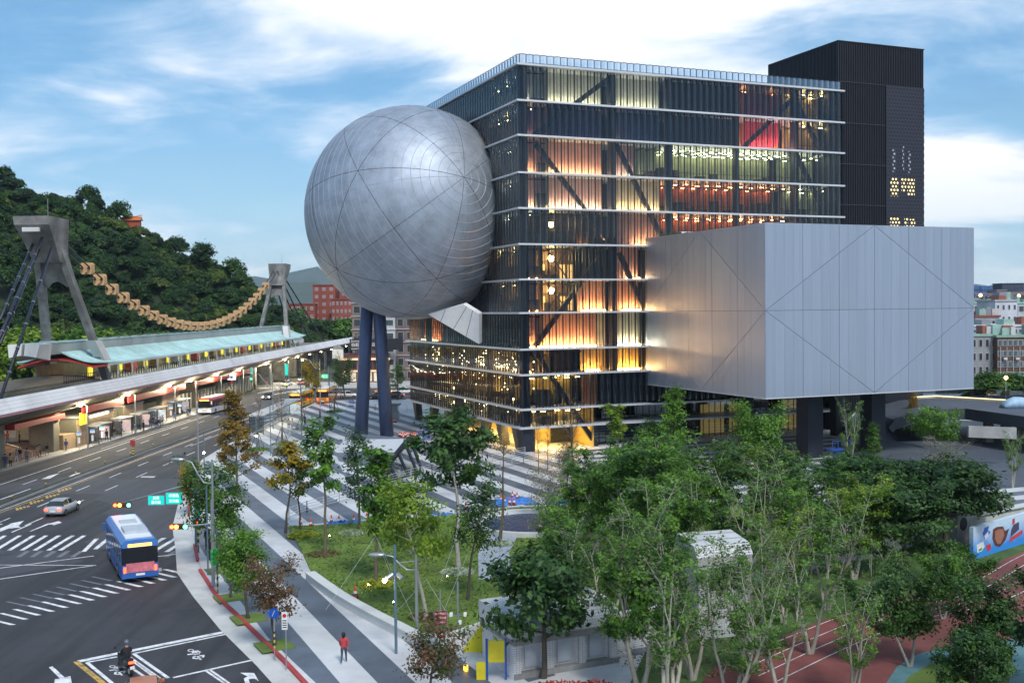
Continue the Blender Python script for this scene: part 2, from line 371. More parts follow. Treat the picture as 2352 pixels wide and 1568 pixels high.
stripes('worn_marking', m_worn, [[Z3(*p) for p in ((a, 485), (a + 40, 485), (a - 40, 535), (a - 80, 535))] for a in (210, 320, 430, 540, 650, 1270, 1420)], .005)
for (a, b, w_) in [((0, 625), (770, 525), .16), ((1080, 556), (1475, 507), .16), ((0, 715), (790, 601), .16), ((640, 1390), (1912, 1134), .42), ((712, 1397), (960, 1352), .2), ((1095, 1325), (1893, 1158), .2), ((1893, 1158), (2152, 1360), .2), ((2152, 1360), (1420, 1522), .2),
                   ((712, 1397), (920, 1568), .2), ((1095, 1325), (1380, 1525), .2), ((1065, 1355), (1310, 1528), .16), ((1110, 1400), (1285, 1530), .16), ((1090, 1450), (1225, 1540), .16), ((1690, 1466), (1840, 1568), .14), ((1722, 1458), (1880, 1568), .14)]:
    line(mk, G(*Z3(*a)), G(*Z3(*b)), w_)
line(mk, G(0, 1296.8), G(.28 * 780, 1129 + .28 * 603), .12, .0065)
for X, y0, y1, per_, ln in ((-54.6, 110, 226, 9.2, 3.6), (-46.6, 96, 214, 9.2, 3.6), (-43.5, 96, 150, 9.2, 3.6)):
    y = y0
    while y < y1: line(mk, (X + (y - 140) * .012, y), (X + (y + ln - 140) * .012, y + ln), .15); y += per_
line(mk, (-57.4, 118), (-56.2, 200), .15); line(mk, (-49.9, 99), (-47.1, 200), .13); line(mk, (-57.9, 150), (-57.3, 190), .1)
line(mk, G(0, 1147), G(70, 1122), .2)
for X in (-46.5, -43.2): line(mk, (X + .6, 152), (X + 1.0, 205), .12)
mk.build('lane_line', m_white, road)
my = MB()
line(my, G(*Z3(610, 1392)), G(*Z3(830, 1568)), .14); line(my, G(*Z3(635, 1388)), G(*Z3(862, 1568)), .14)
line(my, (-49.55, 92), (-47.0, 196), .13)
my.build('lane_line', m_yel, road)
def arrow(pts, m, nm='painted_arrow', z=.007): MB().add([(*G(*Z3(*p)), z) for p in pts], [tuple(range(len(pts)))]).build(nm, m, road)
arrow([(400, 1438), (432, 1430), (530, 1520), (578, 1510), (596, 1600), (440, 1600), (450, 1536), (492, 1530)], m_white)
arrow([(1970, 1482), (2085, 1484), (2122, 1550), (2085, 1530), (2040, 1535), (2050, 1568), (2010, 1568), (2000, 1530), (2030, 1512)], m_white)
arrow([(240, 325), (385, 262), (420, 256), (480, 240), (508, 252), (430, 278), (445, 268), (400, 268), (258, 322)], m_white)
arrow([(0, 300), (90, 262), (75, 262), (198, 236), (150, 280), (172, 290), (70, 302), (120, 280), (0, 328)], m_white)
arrow([(-10, 265), (20, 262), (20, 268), (-10, 271)], m_white)
arrow([(92, 330), (250, 262), (260, 266), (100, 334)], m_white)
for a in ((340, 905, 490, 855), (560, 885, 660, 852)):
    p = [Z2(a[0], a[1]), Z2(a[0] + 60, a[1] - 28), Z2(a[2], a[3]), Z2(a[0] + 70, a[1] - 6)]
    MB().add([(*G(*q), .007) for q in p], [(0, 1, 2, 3)]).build('painted_arrow', m_white, road)
for a, b in ((135, 1148), (250, 1098), (380, 1050), (480, 1000)):   # worn yellow lettering patches on the lane
    mb = MB()
    for i in range(4):
        p = [Z2(a + i * 30, b + 14 - i * 9), Z2(a + i * 30 + 22, b + 8 - i * 9), Z2(a + i * 30 + 10, b - 10 - i * 6), Z2(a + i * 30 - 10, b - 4 - i * 6)]
        mb.add([(*G(*q), .007) for q in p], [(0, 1, 2, 3)])
    mb.build('yellow_lettering', m_yel, road)
MB().add([(*G(*Z2(*p)), .007) for p in ((1150, 890), (1165, 880), (1278, 880), (1262, 893))], [(0, 1, 2, 3)]).build('manhole_plate', m_lconc, road)
MB().prism([(G(*Z3(55, 508))[0] + .55 * math.cos(t), G(*Z3(55, 508))[1] + .55 * math.sin(t)) for t in [i * math.pi / 8 for i in range(16)]], .001, .012).build('manhole_cover', m_grate, road)
MB().add([(*G(*Z3(*p)), .006) for p in ((1262, 625), (1325, 622), (1328, 650), (1270, 655))], [(0, 1, 2, 3)]).build('manhole_plate', m_conc, road)
m_patch = mat('asphalt_patch', (.032, .035, .045), .7, var=.2)
for q in ([(1310, 965), (1660, 915), (1665, 945), (1320, 995)],): MB().add([(*G(*Z3(*p)), .004) for p in q], [(0, 1, 2, 3)]).build('asphalt_patch', m_patch, road)
for (x0, x1, y) in ((590, 700, 903), (596, 700, 912)):               # far crossing
    for i in range(9):
        a = G(x0 + i * 11, y - i * 2); MB().add([(a[0], a[1], .006), (a[0] + .45, a[1], .006), (a[0] + .7, a[1] + 4, .006), (a[0] + .25, a[1] + 4, .006)], [(0, 1, 2, 3)]).build('crosswalk_bar', m_white, road)
# two painted motor-scooter symbols inside the waiting boxes
def scooter_mark(cx_, cy_, s_):
    mb = MB()
    def pg(pts): mb.add([(*G(*Z3(cx_ + a * s_, cy_ + b * s_)), .008) for a, b in pts], [tuple(range(len(pts)))])
    ring = [(math.cos(t * math.pi / 6), math.sin(t * math.pi / 6)) for t in range(12)]
    for i in range(12):
        a, b = ring[i], ring[(i + 1) % 12]; pg([(-45 + 27 * a[0], -30 + 11 * a[1]), (-45 + 27 * b[0], -30 + 11 * b[1]), (-45 + 19 * b[0], -30 + 7 * b[1]), (-45 + 19 * a[0], -30 + 7 * a[1])])
    pg([(-40, -20), (0, -30), (30, 0), (-20, 8)]); pg([(-75, 0), (30, -12), (32, -6), (-70, 8)]); pg([(10, -32), (40, -18), (28, -12), (4, -26)])
    pg([(-30, 20), (0, 12), (-14, 32), (18, 34), (16, 42), (-32, 38)]); pg([(0, 18), (20, 16), (48, 44), (30, 48)]); pg([(24, 10), (68, 6), (66, 24), (48, 30), (50, 16), (26, 18)])
    mb.build('scooter_symbol', m_white, road)
scooter_mark(1610, 1330, 1.0); scooter_mark(965, 1460, .95)
# median island
med = [(-50.9, 92), (-50.8, 123), (-50.3, 150), (-49.2, 178), (-48.0, 200)]
mi = tag(ribbon(MB(), med, -.35, .35, 0, .2).build('median_kerb', m_conc), kind='structure')
m_hedge = mat('low_planting', (.035, .05, .03), .9, var=.4, vs_=4)
ribbon(MB(), med, -.22, .22, .2, .26).build('planting_strip', m_hedge, mi)

# ------------------------------------------------------------------ the theatre
TH = thing('theatre_building', 'dark glass theatre with a silver globe and a pale metal box', 'building', (BX, BY, 0), YAW)
ZS = [50.84, 46.15, 41.63, 36.79, 32.15, 27.46, 22.84, 18.45, 13.65, 10.29, 5.74, 3.3]
WX, LY = 52.0, 50.3
m_alu = mat('slab_edge_aluminium', (.62, .64, .68), .42, .35, var=.06, vs_=1)
m_blk = mat('black_steel', (.016, .02, .032), .42, .2, var=.2)
m_navy = mat('navy_wall', (.012, .017, .032), .6, var=.3, vs_=.7)
m_glassf = glass('facade_glass', (.50, .56, .66), .03, .02, graze=.36)
m_glassp = glass('parapet_glass', (.55, .68, .80), .22, .04, graze=.8)
m_core = mat('core_wall', (.02, .022, .028), .8, var=.2)
# corrugated panel: one bay bulging outwards
def panel_mesh(h, dep=.2, wd=1.0, n=6):
    mb = MB(); vs_, fs_ = [], []
    for i in range(n + 1):
        t = i / n; x = t * wd; y = -dep * math.sin(math.pi * t) ** .8
        vs_ += [(x, y, 0), (x, y, h)]
    for i in range(n): fs_.append((2 * i, 2 * i + 2, 2 * i + 3, 2 * i + 1))
    return mb.add(vs_, fs_)
def wave_row(mb, x0, n, h, z, axis, dep=.2, base=0.0):
    for k in range(n):
        p = panel_mesh(h, dep)
        for (x, y, q) in p.v: pass
        if axis == 'x': vv = [(x0 + k + x, base + y, z + q) for x, y, q in p.v]
        else: vv = [(base + y, x0 + k + x, z + q) for x, y, q in p.v]
        mb.add(vv, p.f if axis == 'x' else [f[::-1] for f in p.f])
sheet_l, mull = MB(), MB()
PAN = {}
for i in range(11):
    zt, zb = ZS[i] - .12, ZS[i + 1] + .12
    if i == 10: zt, zb = ZS[10] - .12, ZS[11] + .12
    h = zt - zb
    st = MB().box(-.62, WX + .35, -.62, LY + .6, ZS[i] - .12, ZS[i] + .12).build('storey', m_alu, TH)
    # right (plaza) face
    nx = 52 if i <= 4 or i >= 9 else 19
    if i == 10: nx = 10
    if i <= 4 or i in (6, 7):
        me = panel_mesh(h).mesh('glass_panel', m_glassf, True)
        for k in range(nx): put('glass_panel', me, st, (k, 0, zb))
    else: wave_row(sheet_l, 0, nx, h, zb, 'x')
    for k in range(nx + 1): mull.box(k - .055, k + .055, -.02, .2, zb, zt); mull.box(k + .45, k + .5, .12, .2, zb, zt)
    # left face: hidden by the globe in the middle
    wave_row(sheet_l, 0, 50, h, zb, 'y')
    for k in range(51): mull.box(-.02, .2, k - .055, k + .055, zb, zt)
    PAN[i] = (st, zb, zt)
tag(sheet_l.build('glass_panel', m_glassf, TH, True), kind='stuff')
tag(mull.build('mullion', m_blk, TH), kind='stuff')
bs = MB().box(-.62, WX + .35, -.62, LY + .6, ZS[11] - .13, ZS[11] + .12).build('storey', m_alu, TH)
# wavy parapet above the roof slab
pz = ZS[0] + .12
pp = MB(); wave_row(pp, 0, 52, 1.25, pz, 'x', .28); wave_row(pp, 0, 50, 1.25, pz, 'y', .28)
tag(pp.build('parapet', m_glassp, TH, True), kind='stuff')
pc = MB()
for ax, n in (('x', 52), ('y', 50)):
    pts = []
    for k in range(n):
        for j in range(6):
            t = j / 6; d = -.28 * math.sin(math.pi * t) ** .8
            pts.append((k + t, d, pz + 1.25) if ax == 'x' else (d, k + t, pz + 1.25))
    pc.tube(pts, .045, 4)
    for k in range(n + 1): pc.box(*((k - .03, k + .03, -.03, .1) if ax == 'x' else (-.03, .1, k - .03, k + .03)), pz, pz + 1.25)
tag(pc.build('parapet_rail', mat('dark_rail', (.05, .06, .08), .4, .6, var=0), TH), kind='stuff')
MB().box(2.5, 50, 2.5, 48, ZS[0] + .17, ZS[0] + 1.0).build('roof_deck', mat('roof_deck', (.12, .13, .14), .8), TH)
# solid core behind the rooms
MB().box(7.2, 51.6, 7.2, 50, .14, ZS[0] - .3).build('core', m_core, TH)
# corner columns and braces behind the glass
cols = MB()
for x in (0.75, 14.05, 22.9, 44.4, 50.6):
    zlo = 0 if x < 1 else (3 if x < 15 else 27.5)
    MB().box(x - .42, x + .42, .55, 1.4, zlo + .1, ZS[0] - .2).build('column', m_blk, TH)
MB().box(33.7, 34.3, .6, 1.3, 27.5, ZS[0] - .2).build('column', m_blk, TH)
for (a, b) in [((2.25, 41.9), (13.95, 50.4)), ((2.74, 40.9), (13.9, 27.6)), ((14.8, 41.5), (21.8, 29)), ((35.4, 41.8), (45.1, 50.2)), ((15.2, 26.6), (19.0, 18.7)), ((12.9, 27), (2.3, 13.9)), ((2.3, 13.4), (9.2, 3.4)), ((44.4, 49.8), (49.5, 41.8)), ((44.8, 41.5), (50.5, 32.2)), ((9.2, 3.4), (11.5, .15))]:
    MB().bar((a[0], 1.25, a[1]), (b[0], 1.25, b[1]), .5, .62).build('brace', m_blk, TH)
for (a, b) in [((1.0, 13.9), (12.5, 23)), ((2, 13.3), (10, 3.4)), ((3.5, 18.2), (1.2, 13.8)), ((20, 13.3), (28, 5.8)), ((36, 13.3), (28, 5.8))]:
    MB().bar((1.25, a[0], a[1]), (1.25, b[0], b[1]), .62, .5).build('brace', m_blk, TH)
for y in (14, 28, 42): MB().box(.6, 1.3, y - .35, y + .35, 3.4, ZS[0] - .2).build('column', m_blk, TH)

# rooms seen through the glass: back walls, light strips on the floor, ceiling lamps
def wcol(n, c, **k): return mat('room_wall_' + n, c, .7, var=.15, vs_=.8, **k)
W_ = dict(pale=wcol('pale', (.50, .50, .40)), pink=wcol('pink', (.46, .27, .24)), purple=wcol('purple', (.12, .10, .2)), blue=wcol('blue', (.10, .14, .26)), green=wcol('green', (.34, .36, .2)),
          wood=wcol('wood', (.38, .12, .04)), red=wcol('red', (.62, .06, .08)), tan=wcol('tan', (.42, .3, .12)), gold=wcol('gold', (.5, .36, .1)), navy=m_navy, brown=wcol('brown', (.10, .055, .03)), orange=wcol('orange', (.5, .2, .07)))
E_ = dict(warm=emis('strip_warm', (1, .58, .22), 90), pale=emis('strip_pale', (1, .85, .5), 44), white=emis('strip_white', (1, .75, .4), 95), orange=emis('strip_orange', (1, .38, .1), 95), dim=emis('strip_dim', (1, .42, .15), 30), deep=emis('strip_deep', (1, .48, .13), 170), cool=emis('strip_cool', (.5, .6, 1), 3),
          lampg=emis('lamp_green_white', (1, .9, .45), 38), lampo=emis('lamp_orange', (1, .38, .1), 60), lampy=emis('lamp_yellow', (1, .64, .18), 85), dot=emis('lamp_dot', (1, .72, .3), 30))
m_brownk = mat('dark_furniture', (.05, .045, .035), .6, var=.3)
def room(i, x0, x1, wall, strip=None, dep=2.6, sx=None, lamps=None, face='x', ceil=None):
    st, zb, zt = PAN[i]
    def bx(mb, a0, a1, d0, d1, z0, z1): return mb.box(a0, a1, d0, d1, z0, z1) if face == 'x' else mb.box(d0, d1, a0, a1, z0, z1)
    bx(MB(), x0, x1, dep, dep + .12, zb, zt).build('room_wall', W_[wall], st)
    if strip:
        for (a, b) in (sx or [(x0 + .3, x1 - .3)]): bx(MB(), a, b, dep - .75, dep - .6, zb + .06, zb + .17).build('light_strip', E_[strip], st)
    if dep > 3.4 and wall in ('green', 'wood', 'gold', 'tan', 'brown'):      # furniture, rails and people-high kit inside deep rooms
        fu = MB(); r2 = random.Random(int(x0 * 7 + i)); u = x0 + .4
        while u < x1 - 1:
            wd_ = r2.uniform(.4, 1.6); bx(fu, u, min(u + wd_, x1), dep - r2.uniform(.5, 2.2), dep - .2, zb, zb + r2.uniform(.5, 2.3)); u += wd_ + r2.uniform(.2, 1.8)
        bx(fu, x0, x1, 1.5, 1.55, zb + 1.0, zb + 1.05)
        fu.build('room_furniture', m_brownk, st)
        tr_ = MB(); u = x0 + .6
        while u < x1: bx(tr_, u, u + .12, 1.6, dep - .1, zt - .5, zt - .35); u += 1.5
        tr_.build('ceiling_beam', m_blk, st)
    if lamps:
        mt, n, rows = lamps; mb = MB(); r_ = random.Random(int(i * 31 + x0))
        for rr in range(rows):
            for k in range(n):
                u = x0 + (k + .5) * (x1 - x0) / n + r_.uniform(-.2, .2); d0 = 1.7 + rr * (dep - 2.2) / max(1, rows - 1) if rows > 1 else dep * .6
                z_ = zt - .35 - r_.uniform(0, .25)
                bx(mb, u - .35, u + .25, d0, d0 + .07, z_, z_ + .05)
        mb.build('ceiling_lamp', E_[mt], st)
# --- right face
room(0, 1.3, 13.3, 'pale', 'pale', 2.4); room(0, 14.6, 22.3, 'pale', 'pale', 2.4); room(0, 23.4, 34.3, 'navy', None, 2.0); room(0, 34.4, 44.0, 'orange', None, 4.5, lamps=('lampo', 2, 1)); room(0, 44.9, 51.6, 'tan', None, 4.5, lamps=('lampy', 2, 2))
room(1, 1.3, 13.3, 'purple', 'dim', 2.6, [(1.4, 3.2)]); room(1, 14.6, 22.3, 'blue', 'dim', 2.6, [(14.7, 15.6)]); room(1, 23.4, 34.3, 'navy', None, 2.0); room(1, 34.4, 44.0, 'orange', 'orange', 4.5, [(34.6, 36), (42.6, 43.8)]); room(1, 44.9, 51.6, 'tan', None, 4.5, lamps=('lampy', 2, 2))
room(2, 1.3, 13.3, 'pink', 'warm', 2.4); room(2, 14.6, 18.4, 'pink', 'pale', 2.4); room(2, 18.5, 22.3, 'green', 'pale', 3.5); room(2, 23.4, 43.9, 'green', None, 6.5, lamps=('lampg', 13, 4)); room(2, 44.9, 51.6, 'green', None, 6, lamps=('lampg', 3, 3))
room(3, 1.3, 13.3, 'pink', 'white', 2.4); room(3, 14.6, 22.3, 'pale', 'warm', 2.4, [(14.8, 17), (18, 22)]); room(3, 23.4, 43.9, 'wood', None, 6.0, lamps=('lampo', 11, 2)); room(3, 44.9, 51.6, 'green', None, 5, lamps=('lampg', 3, 2))
room(4, 1.3, 13.3, 'brown', 'orange', 4.0, [(1.4, 2.2), (10.5, 12.9)]); room(4, 14.6, 22.3, 'pink', 'warm', 2.6, [(18, 22)]); room(4, 23.4, 43.9, 'wood', None, 5.0, lamps=('lampo', 11, 2)); room(4, 44.9, 51.6, 'brown', None, 5)
room(5, 1.3, 3.2, 'pink', 'orange', 2.4); room(5, 3.3, 10.2, 'brown', None, 5.5); room(5, 10.3, 13.5, 'navy', None, 2.2); room(5, 14.6, 18.8, 'pink', 'warm', 2.4, [(16.5, 18.7)])
room(6, 1.3, 3.2, 'pink', 'orange', 2.4); room(6, 3.3, 9.2, 'brown', None, 5.5); room(6, 9.3, 13.5, 'pink', 'deep', 2.4); room(6, 14.6, 18.8, 'pink', 'deep', 2.4, [(15.8, 18.7)])
room(7, 1.3, 11.9, 'pink', 'deep', 2.2); room(7, 12, 13.5, 'pale', None, 2.4); room(7, 14.6, 18.8, 'pale', 'white', 2.2)
room(8, 1.3, 9.5, 'brown', 'lampy', 4.5, [(1.3, 2.4)]); room(8, 9.6, 13.5, 'tan', 'deep', 2.4, [(10.2, 12.2)]); room(8, 14.6, 18.8, 'gold', 'deep', 2.4)
room(9, 1.3, 9.8, 'gold', None, 5.5, lamps=('lampy', 5, 2)); room(9, 9.9, 12.0, 'orange', None, 2.4); room(9, 12.1, 34, 'navy', None, 1.4); room(9, 34.1, 44, 'gold', None, 4, lamps=('lampy', 4, 1)); room(9, 44.1, 51.8, 'navy', None, 1.6)
room(10, 1.3, 10, 'gold', None, 5.5, lamps=('lampy', 5, 2))
# lit inner windows and stair ironwork on the two brown storeys
for i in (4, 5, 6):
    st, zb, zt = PAN[i]
    for x in (3.9, 4.9, 7.9, 9.1):
        MB().box(x, x + .75, 4.9, 5.0, zb + .15, zb + 2.1).build('inner_window', mat('inner_window_%d' % (i), (.5, .35, .15), .5, var=.2, emit=(1, .55, .14), estr=1.1), st)
    ri = MB()
    for k in range(3): ri.tube([(6.0 + .95 * math.cos(t * .45), 3.0, zb + .9 + k * 1.4 + .5 * math.sin(t * .45)) for t in range(15)], .05, 4)
    ri.bar((4.8, 3, zb), (8.2, 3, zt), .14); ri.bar((8.2, 3, zb), (4.8, 3, zt), .14); ri.bar((3.6, 3, zb + 2.4), (9.2, 3, zb + 2.4), .12)
    ri.build('stair_ironwork', mat('patina_iron', (.03, .045, .05), .5, .5), st)
    MB().ball((6.2, 4.2, zb + 2.9), .45).build('globe_lamp', E_['lampy'], st)
# red curtain hanging through the two top storeys
cu = MB(); top, bot = [], []
for k in range(49):
    t = k / 48; x = 36.2 + 7.2 * t; y = 2.6 + .16 * math.sin(t * 75)
    sag = 1 - .35 * abs(2 * t - 1) ** 2
    top.append((x, y, ZS[0] - .6)); bot.append((36.9 + 6.0 * t, y, ZS[2] + .3 + 1.1 * abs(2 * t - .9) ** 3))
cu.add(top + bot, [(k, k + 1, 50 + k, 49 + k) for k in range(48)])
cu.build('red_curtain', W_['red'], TH, True)
for x in (35, 43.6): MB().box(x - .1, x + .1, 1.8, 2.0, ZS[2] + .2, ZS[2] + .5).build('curtain_lamp', emis('curtain_light', (1, .45, .25), 220), TH)
MB().box(36.2, 43.4, 1.6, 1.75, ZS[2] + .2, ZS[2] + .3).build('curtain_lamp', emis('curtain_wash', (1, .55, .42), 80), TH)
# --- left face (seen at a slant)
for i in range(0, 5): room(i, 1.2, 20, 'green' if i in (0, 2, 3) else 'brown', None, 4.5, lamps=('lampg' if i != 1 else 'lampy', 5, 1), face='y')
for i in (5, 6): room(i, 1.2, 14, 'tan', 'dim' if i == 5 else 'orange', 3.5, [(1.4, 4)], face='y', lamps=('lampy', 3, 1))
room(7, 1.2, 9, 'green', None, 3.5, face='y', lamps=('lampg', 2, 1)); room(7, 17, 38, 'brown', None, 3, face='y'); room(7, 39, 50, 'orange', 'deep', 2.6, [(41, 49.6)], face='y')
room(8, 1.2, 50, 'tan', 'lampy', 4.5, [(2, 18), (22, 30), (36, 48)], face='y'); room(9, 1.2, 50, 'gold', 'lampy', 5.0, [(2, 14), (20, 26), (34, 44)], face='y', lamps=('lampy', 14, 1)); room(10, 1.2, 50, 'tan', 'lampy', 5, [(2, 12), (18, 30), (36, 46)], face='y')
def dots(i, n, z0, z1, seed, y0=1.5, y1=49, sz=.05):
    st, zb, zt = PAN[i]; r_ = random.Random(seed); mb = MB()
    for k in range(n):
        y, z_, x = r_.uniform(y0, y1), zb + (zt - zb) * r_.uniform(z0, z1), r_.uniform(.8, 2.6)
        mb.ball((x, y, z_), sz * r_.uniform(.6, 1.3), 5, 4)
    tag(mb.build('crystal_lamp', E_['dot'], st), kind='stuff')
dots(8, 150, .05, .5, 3); dots(8, 60, .2, .9, 8); dots(9, 40, .4, .98, 4, 1.5, 40); dots(10, 90, .55, .85, 5); dots(10, 35, .1, .6, 6)
MB().box(1.6, 1.75, 1.4, 7, ZS[9] + .25, ZS[9] + .36).build('light_strip', E_['deep'], PAN[8][0])
# ground floor under the cube: sloping pillars, ceiling lamps, lobby walls
m_pil = mat('dark_pillar', (.07, .07, .075), .5, .1)
MB().box(-.05, 1.7, -.05, 1.5, .1, ZS[11] - .17).build('pillar', m_navy, TH)
for y, l in ((48, 1), (40.5, -1), (33, -1), (25, 1), (16.5, -1), (8.5, 1), (2.8, 1)):
    MB().add([(.3, y - .5, .12), (1.4, y - .5, .12), (1.4, y + .5, .12), (.3, y + .5, .12), (.3, y - .9 + l * 1.2, 3.13), (1.4, y - .9 + l * 1.2, 3.13), (1.4, y + .9 + l * 1.2, 3.13), (.3, y + .9 + l * 1.2, 3.13)],
             [(0, 3, 2, 1), (4, 5, 6, 7), (0, 1, 5, 4), (1, 2, 6, 5), (2, 3, 7, 6), (3, 0, 4, 7)]).build('pillar', m_pil, TH)
for x in (2.2, 5.0): 
    for y in (3, 8, 13, 18, 23, 28): MB().box(x - .35, x + .35, y - .35, y + .35, 3.04, 3.12).build('ceiling_lamp', emis('lobby_lamp', (1, .62, .16), 60), TH)
for x in (3.5, 6.2, 8.8): MB().box(x - .35, x + .35, 2.2, 2.9, 3.04, 3.12).build('ceiling_lamp', emis('lobby_lamp', (1, .62, .16), 60), TH)
MB().box(7.0, 7.15, 7.0, 50, .13, 3.1).build('lobby_wall', W_['gold'], TH)
lw = MB().box(10.6, 10.75, .6, 7.2, .13, 5.6).build('lobby_wall', W_['gold'], TH)
MB().box(10.4, 52, 6.9, 7.1, .13, 8.3).build('lobby_wall', m_navy, TH)
# glazed ground storey below the box
gl = MB(); 
for k in range(11, 52): gl.box(k - .03, k + .03, 3.4, 3.55, .13, 5.6)
tag(gl.build('mullion', m_blk, TH), kind='stuff')
MB().box(11, 52, 3.46, 3.5, .13, 5.6).build('lobby_glass', glass('lobby_glass', (.35, .4, .42), .10), TH)
for (x0, x1) in ((31, 35), (36, 38.5), (45.5, 48.5)): MB().box(x0, x1, 5.6, 5.75, .3, 4.6).build('lit_doorway', mat('lit_doorway', (.6, .45, .2), .6, var=.2, emit=(1, .6, .18), estr=.75), TH)
MB().box(18.8, 52, -1.2, 3.5, 5.62, 5.86).build('canopy', m_alu, TH)

# --- the pale metal box
BXL, BXR, BYN, BZ0, BZ1 = 18.8, 50.35, -27.18, 8.43, 28.55
def brushed(name, col, rough, metal, rnd):
    m = mat(name, col, rough, metal, var=.055, vs_=.9, rnd=rnd, scale=(3.0, 3.0, .12))
    return m
m_pan = brushed('brushed_panel', (.385, .44, .545), .45, .7, .04)
m_joint = mat('dark_joint', (.02, .022, .03), .6, var=0)
BOXH = MB().box(BXL + .1, BXR - .1, BYN + .1, .55, BZ0 + .06, BZ1 - .06).build('box_hall', m_joint, TH)
def skin(face, w_, ncol, cuts, nm='metal_panel', g=.018, gbig=.035):
    """panels of one face: columns, two rows, split along the diamond seams"""
    zm = (BZ0 + BZ1) / 2
    for k in range(ncol):
        a, b = w_ * k / ncol, w_ * (k + 1) / ncol
        ga = gbig if k % 4 == 0 else g; gb = gbig if (k + 1) % 4 == 0 else g
        for (z0, z1) in ((BZ0, zm), (zm, BZ1)):
            polys = [[(a + ga, z0 + (.02 if z0 == zm else 0)), (b - gb, z0 + (.02 if z0 == zm else 0)), (b - gb, z1 - (.02 if z1 == zm else 0)), (a + ga, z1 - (.02 if z1 == zm else 0))]]
            for (nx_, nz_, c_) in cuts:
                nxt = []
                for p in polys:
                    for s_ in (1, -1):
                        q = clip(p, s_ * nx_, s_ * nz_, s_ * c_ - .03)
                        if len(q) > 2 and abs(sum(q[i][0] * q[(i + 1) % len(q)][1] - q[(i + 1) % len(q)][0] * q[i][1] for i in range(len(q)))) > .004: nxt.append(q)
                polys = nxt
            for p in polys:
                if face == 'r': mb = MB().ext([(BXL + u, BYN + .09, z) for u, z in p], (0, -.09 - rng.uniform(0, .006), 0))
                else: mb = MB().ext([(BXL + .09, .5 - u * 27.6 / 27.6 if False else -.0 - u + .4, z) for u, z in p][::-1], (-.09 - rng.uniform(0, .006), 0, 0))
                mb.build(nm, m_pan, BOXH)
def diag(w_, z0, z1):                 # four seams of a diamond as half-plane lines, valid only within their quadrants
    return w_ / 2, (z0 + z1) / 2
def skin_face(face, w_, ncol):
    zm = (BZ0 + BZ1) / 2; hh = (BZ1 - BZ0) / 2; h2 = w_ / 2
    # lines: rising (left,mid)->(mid,top); falling (mid,top)->(right,mid); and mirrored below
    for q in range(4):
        pass
    def cutlines(ucen, zcen):
        left = ucen < h2; upper = zcen > zm
        # line from (0 or w, zm) to (h2, z1 or z0)
        p0 = (0, zm) if left else (w_, zm); p1 = (h2, BZ1 if upper else BZ0)
        nx_, nz_ = (p1[1] - p0[1]), -(p1[0] - p0[0]); L_ = math.hypot(nx_, nz_); nx_ /= L_; nz_ /= L_
        return [(nx_, nz_, nx_ * p0[0] + nz_ * p0[1])]
    for k in range(ncol):
        a, b = w_ * k / ncol, w_ * (k + 1) / ncol
        ga = .022 if k % 4 == 0 else .006; gb = .022 if (k + 1) % 4 == 0 else .006
        for (z0, z1) in ((BZ0, zm), (zm, BZ1)):
            e0 = .02 if z0 == zm else 0; e1 = .02 if z1 == zm else 0
            polys = [[(a + ga, z0 + e0), (b - gb, z0 + e0), (b - gb, z1 - e1), (a + ga, z1 - e1)]]
            for (nx_, nz_, c_) in cutlines((a + b) / 2, (z0 + z1) / 2):
                nxt = []
                for p in polys:
                    for s_ in (1, -1):
                        q = clip(p, s_ * nx_, s_ * nz_, s_ * c_ - .022)
                        if len(q) > 2 and abs(sum(q[i][0] * q[(i + 1) % len(q)][1] - q[(i + 1) % len(q)][0] * q[i][1] for i in range(len(q)))) > .004: nxt.append(q)
                polys = nxt
            for p in polys:
                d_ = -.09 - rng.uniform(0, .008)
                if face == 'r': MB().ext([(BXL + u, BYN + .09, z) for u, z in p], (0, d_, 0)).build('metal_panel', m_pan, BOXH)
                else: MB().ext([(BXL + .09, .4 - (w_ - u), z) for u, z in p], (d_, 0, 0)).build('metal_panel', m_pan, BOXH)
skin_face('r', BXR - BXL, 24)
skin_face('l', .4 - BYN, 20)
MB().box(BXL + .1, BXR, BYN + .1, .3, BZ1 - .05, BZ1 + .03).build('box_roof', mat('box_roof', (.3, .31, .33), .7), BOXH)
MB().box(BXL - .02, BXR + .02, BYN - .02, BYN + .2, BZ0 - .12, BZ0 + .0).build('box_trim', m_alu, BOXH)
MB().box(BXL - .02, BXL + .2, BYN + .2, .3, BZ0 - .12, BZ0 + .0).build('box_trim', m_alu, BOXH)
MB().box(BXR - .1, BXR, BYN + .1, .5, BZ0, BZ1).build('box_side', m_pan, BOXH)
rt = MB(); r_ = random.Random(5)      # roof planting along the edge
for k in range(300):
    x, y = r_.uniform(BXL + 1, 42), r_.uniform(-6, -.6); rt.ball((x, y, BZ1 + .25), r_.uniform(.12, .3), 5, 4)
tag(rt.build('roof_planting', m_hedge, TH), kind='stuff')
rb = MB().box(22.5, 25.2, -3, -2.4, BZ1 + .02, BZ1 + .75).build('roof_unit', mat('white_metal', (.7, .71, .72), .5), TH)
# dark columns carrying the box
for x, y, s_ in ((30.2, -20.5, 2.3), (41, -19.5, 2.2), (33.5, -2.5, 1.3), (48, -4, 1.4)): MB().box(x - s_ / 2, x + s_ / 2, y - s_ / 2, y + s_ / 2, .1, BZ0).build('box_column', m_navy, TH)

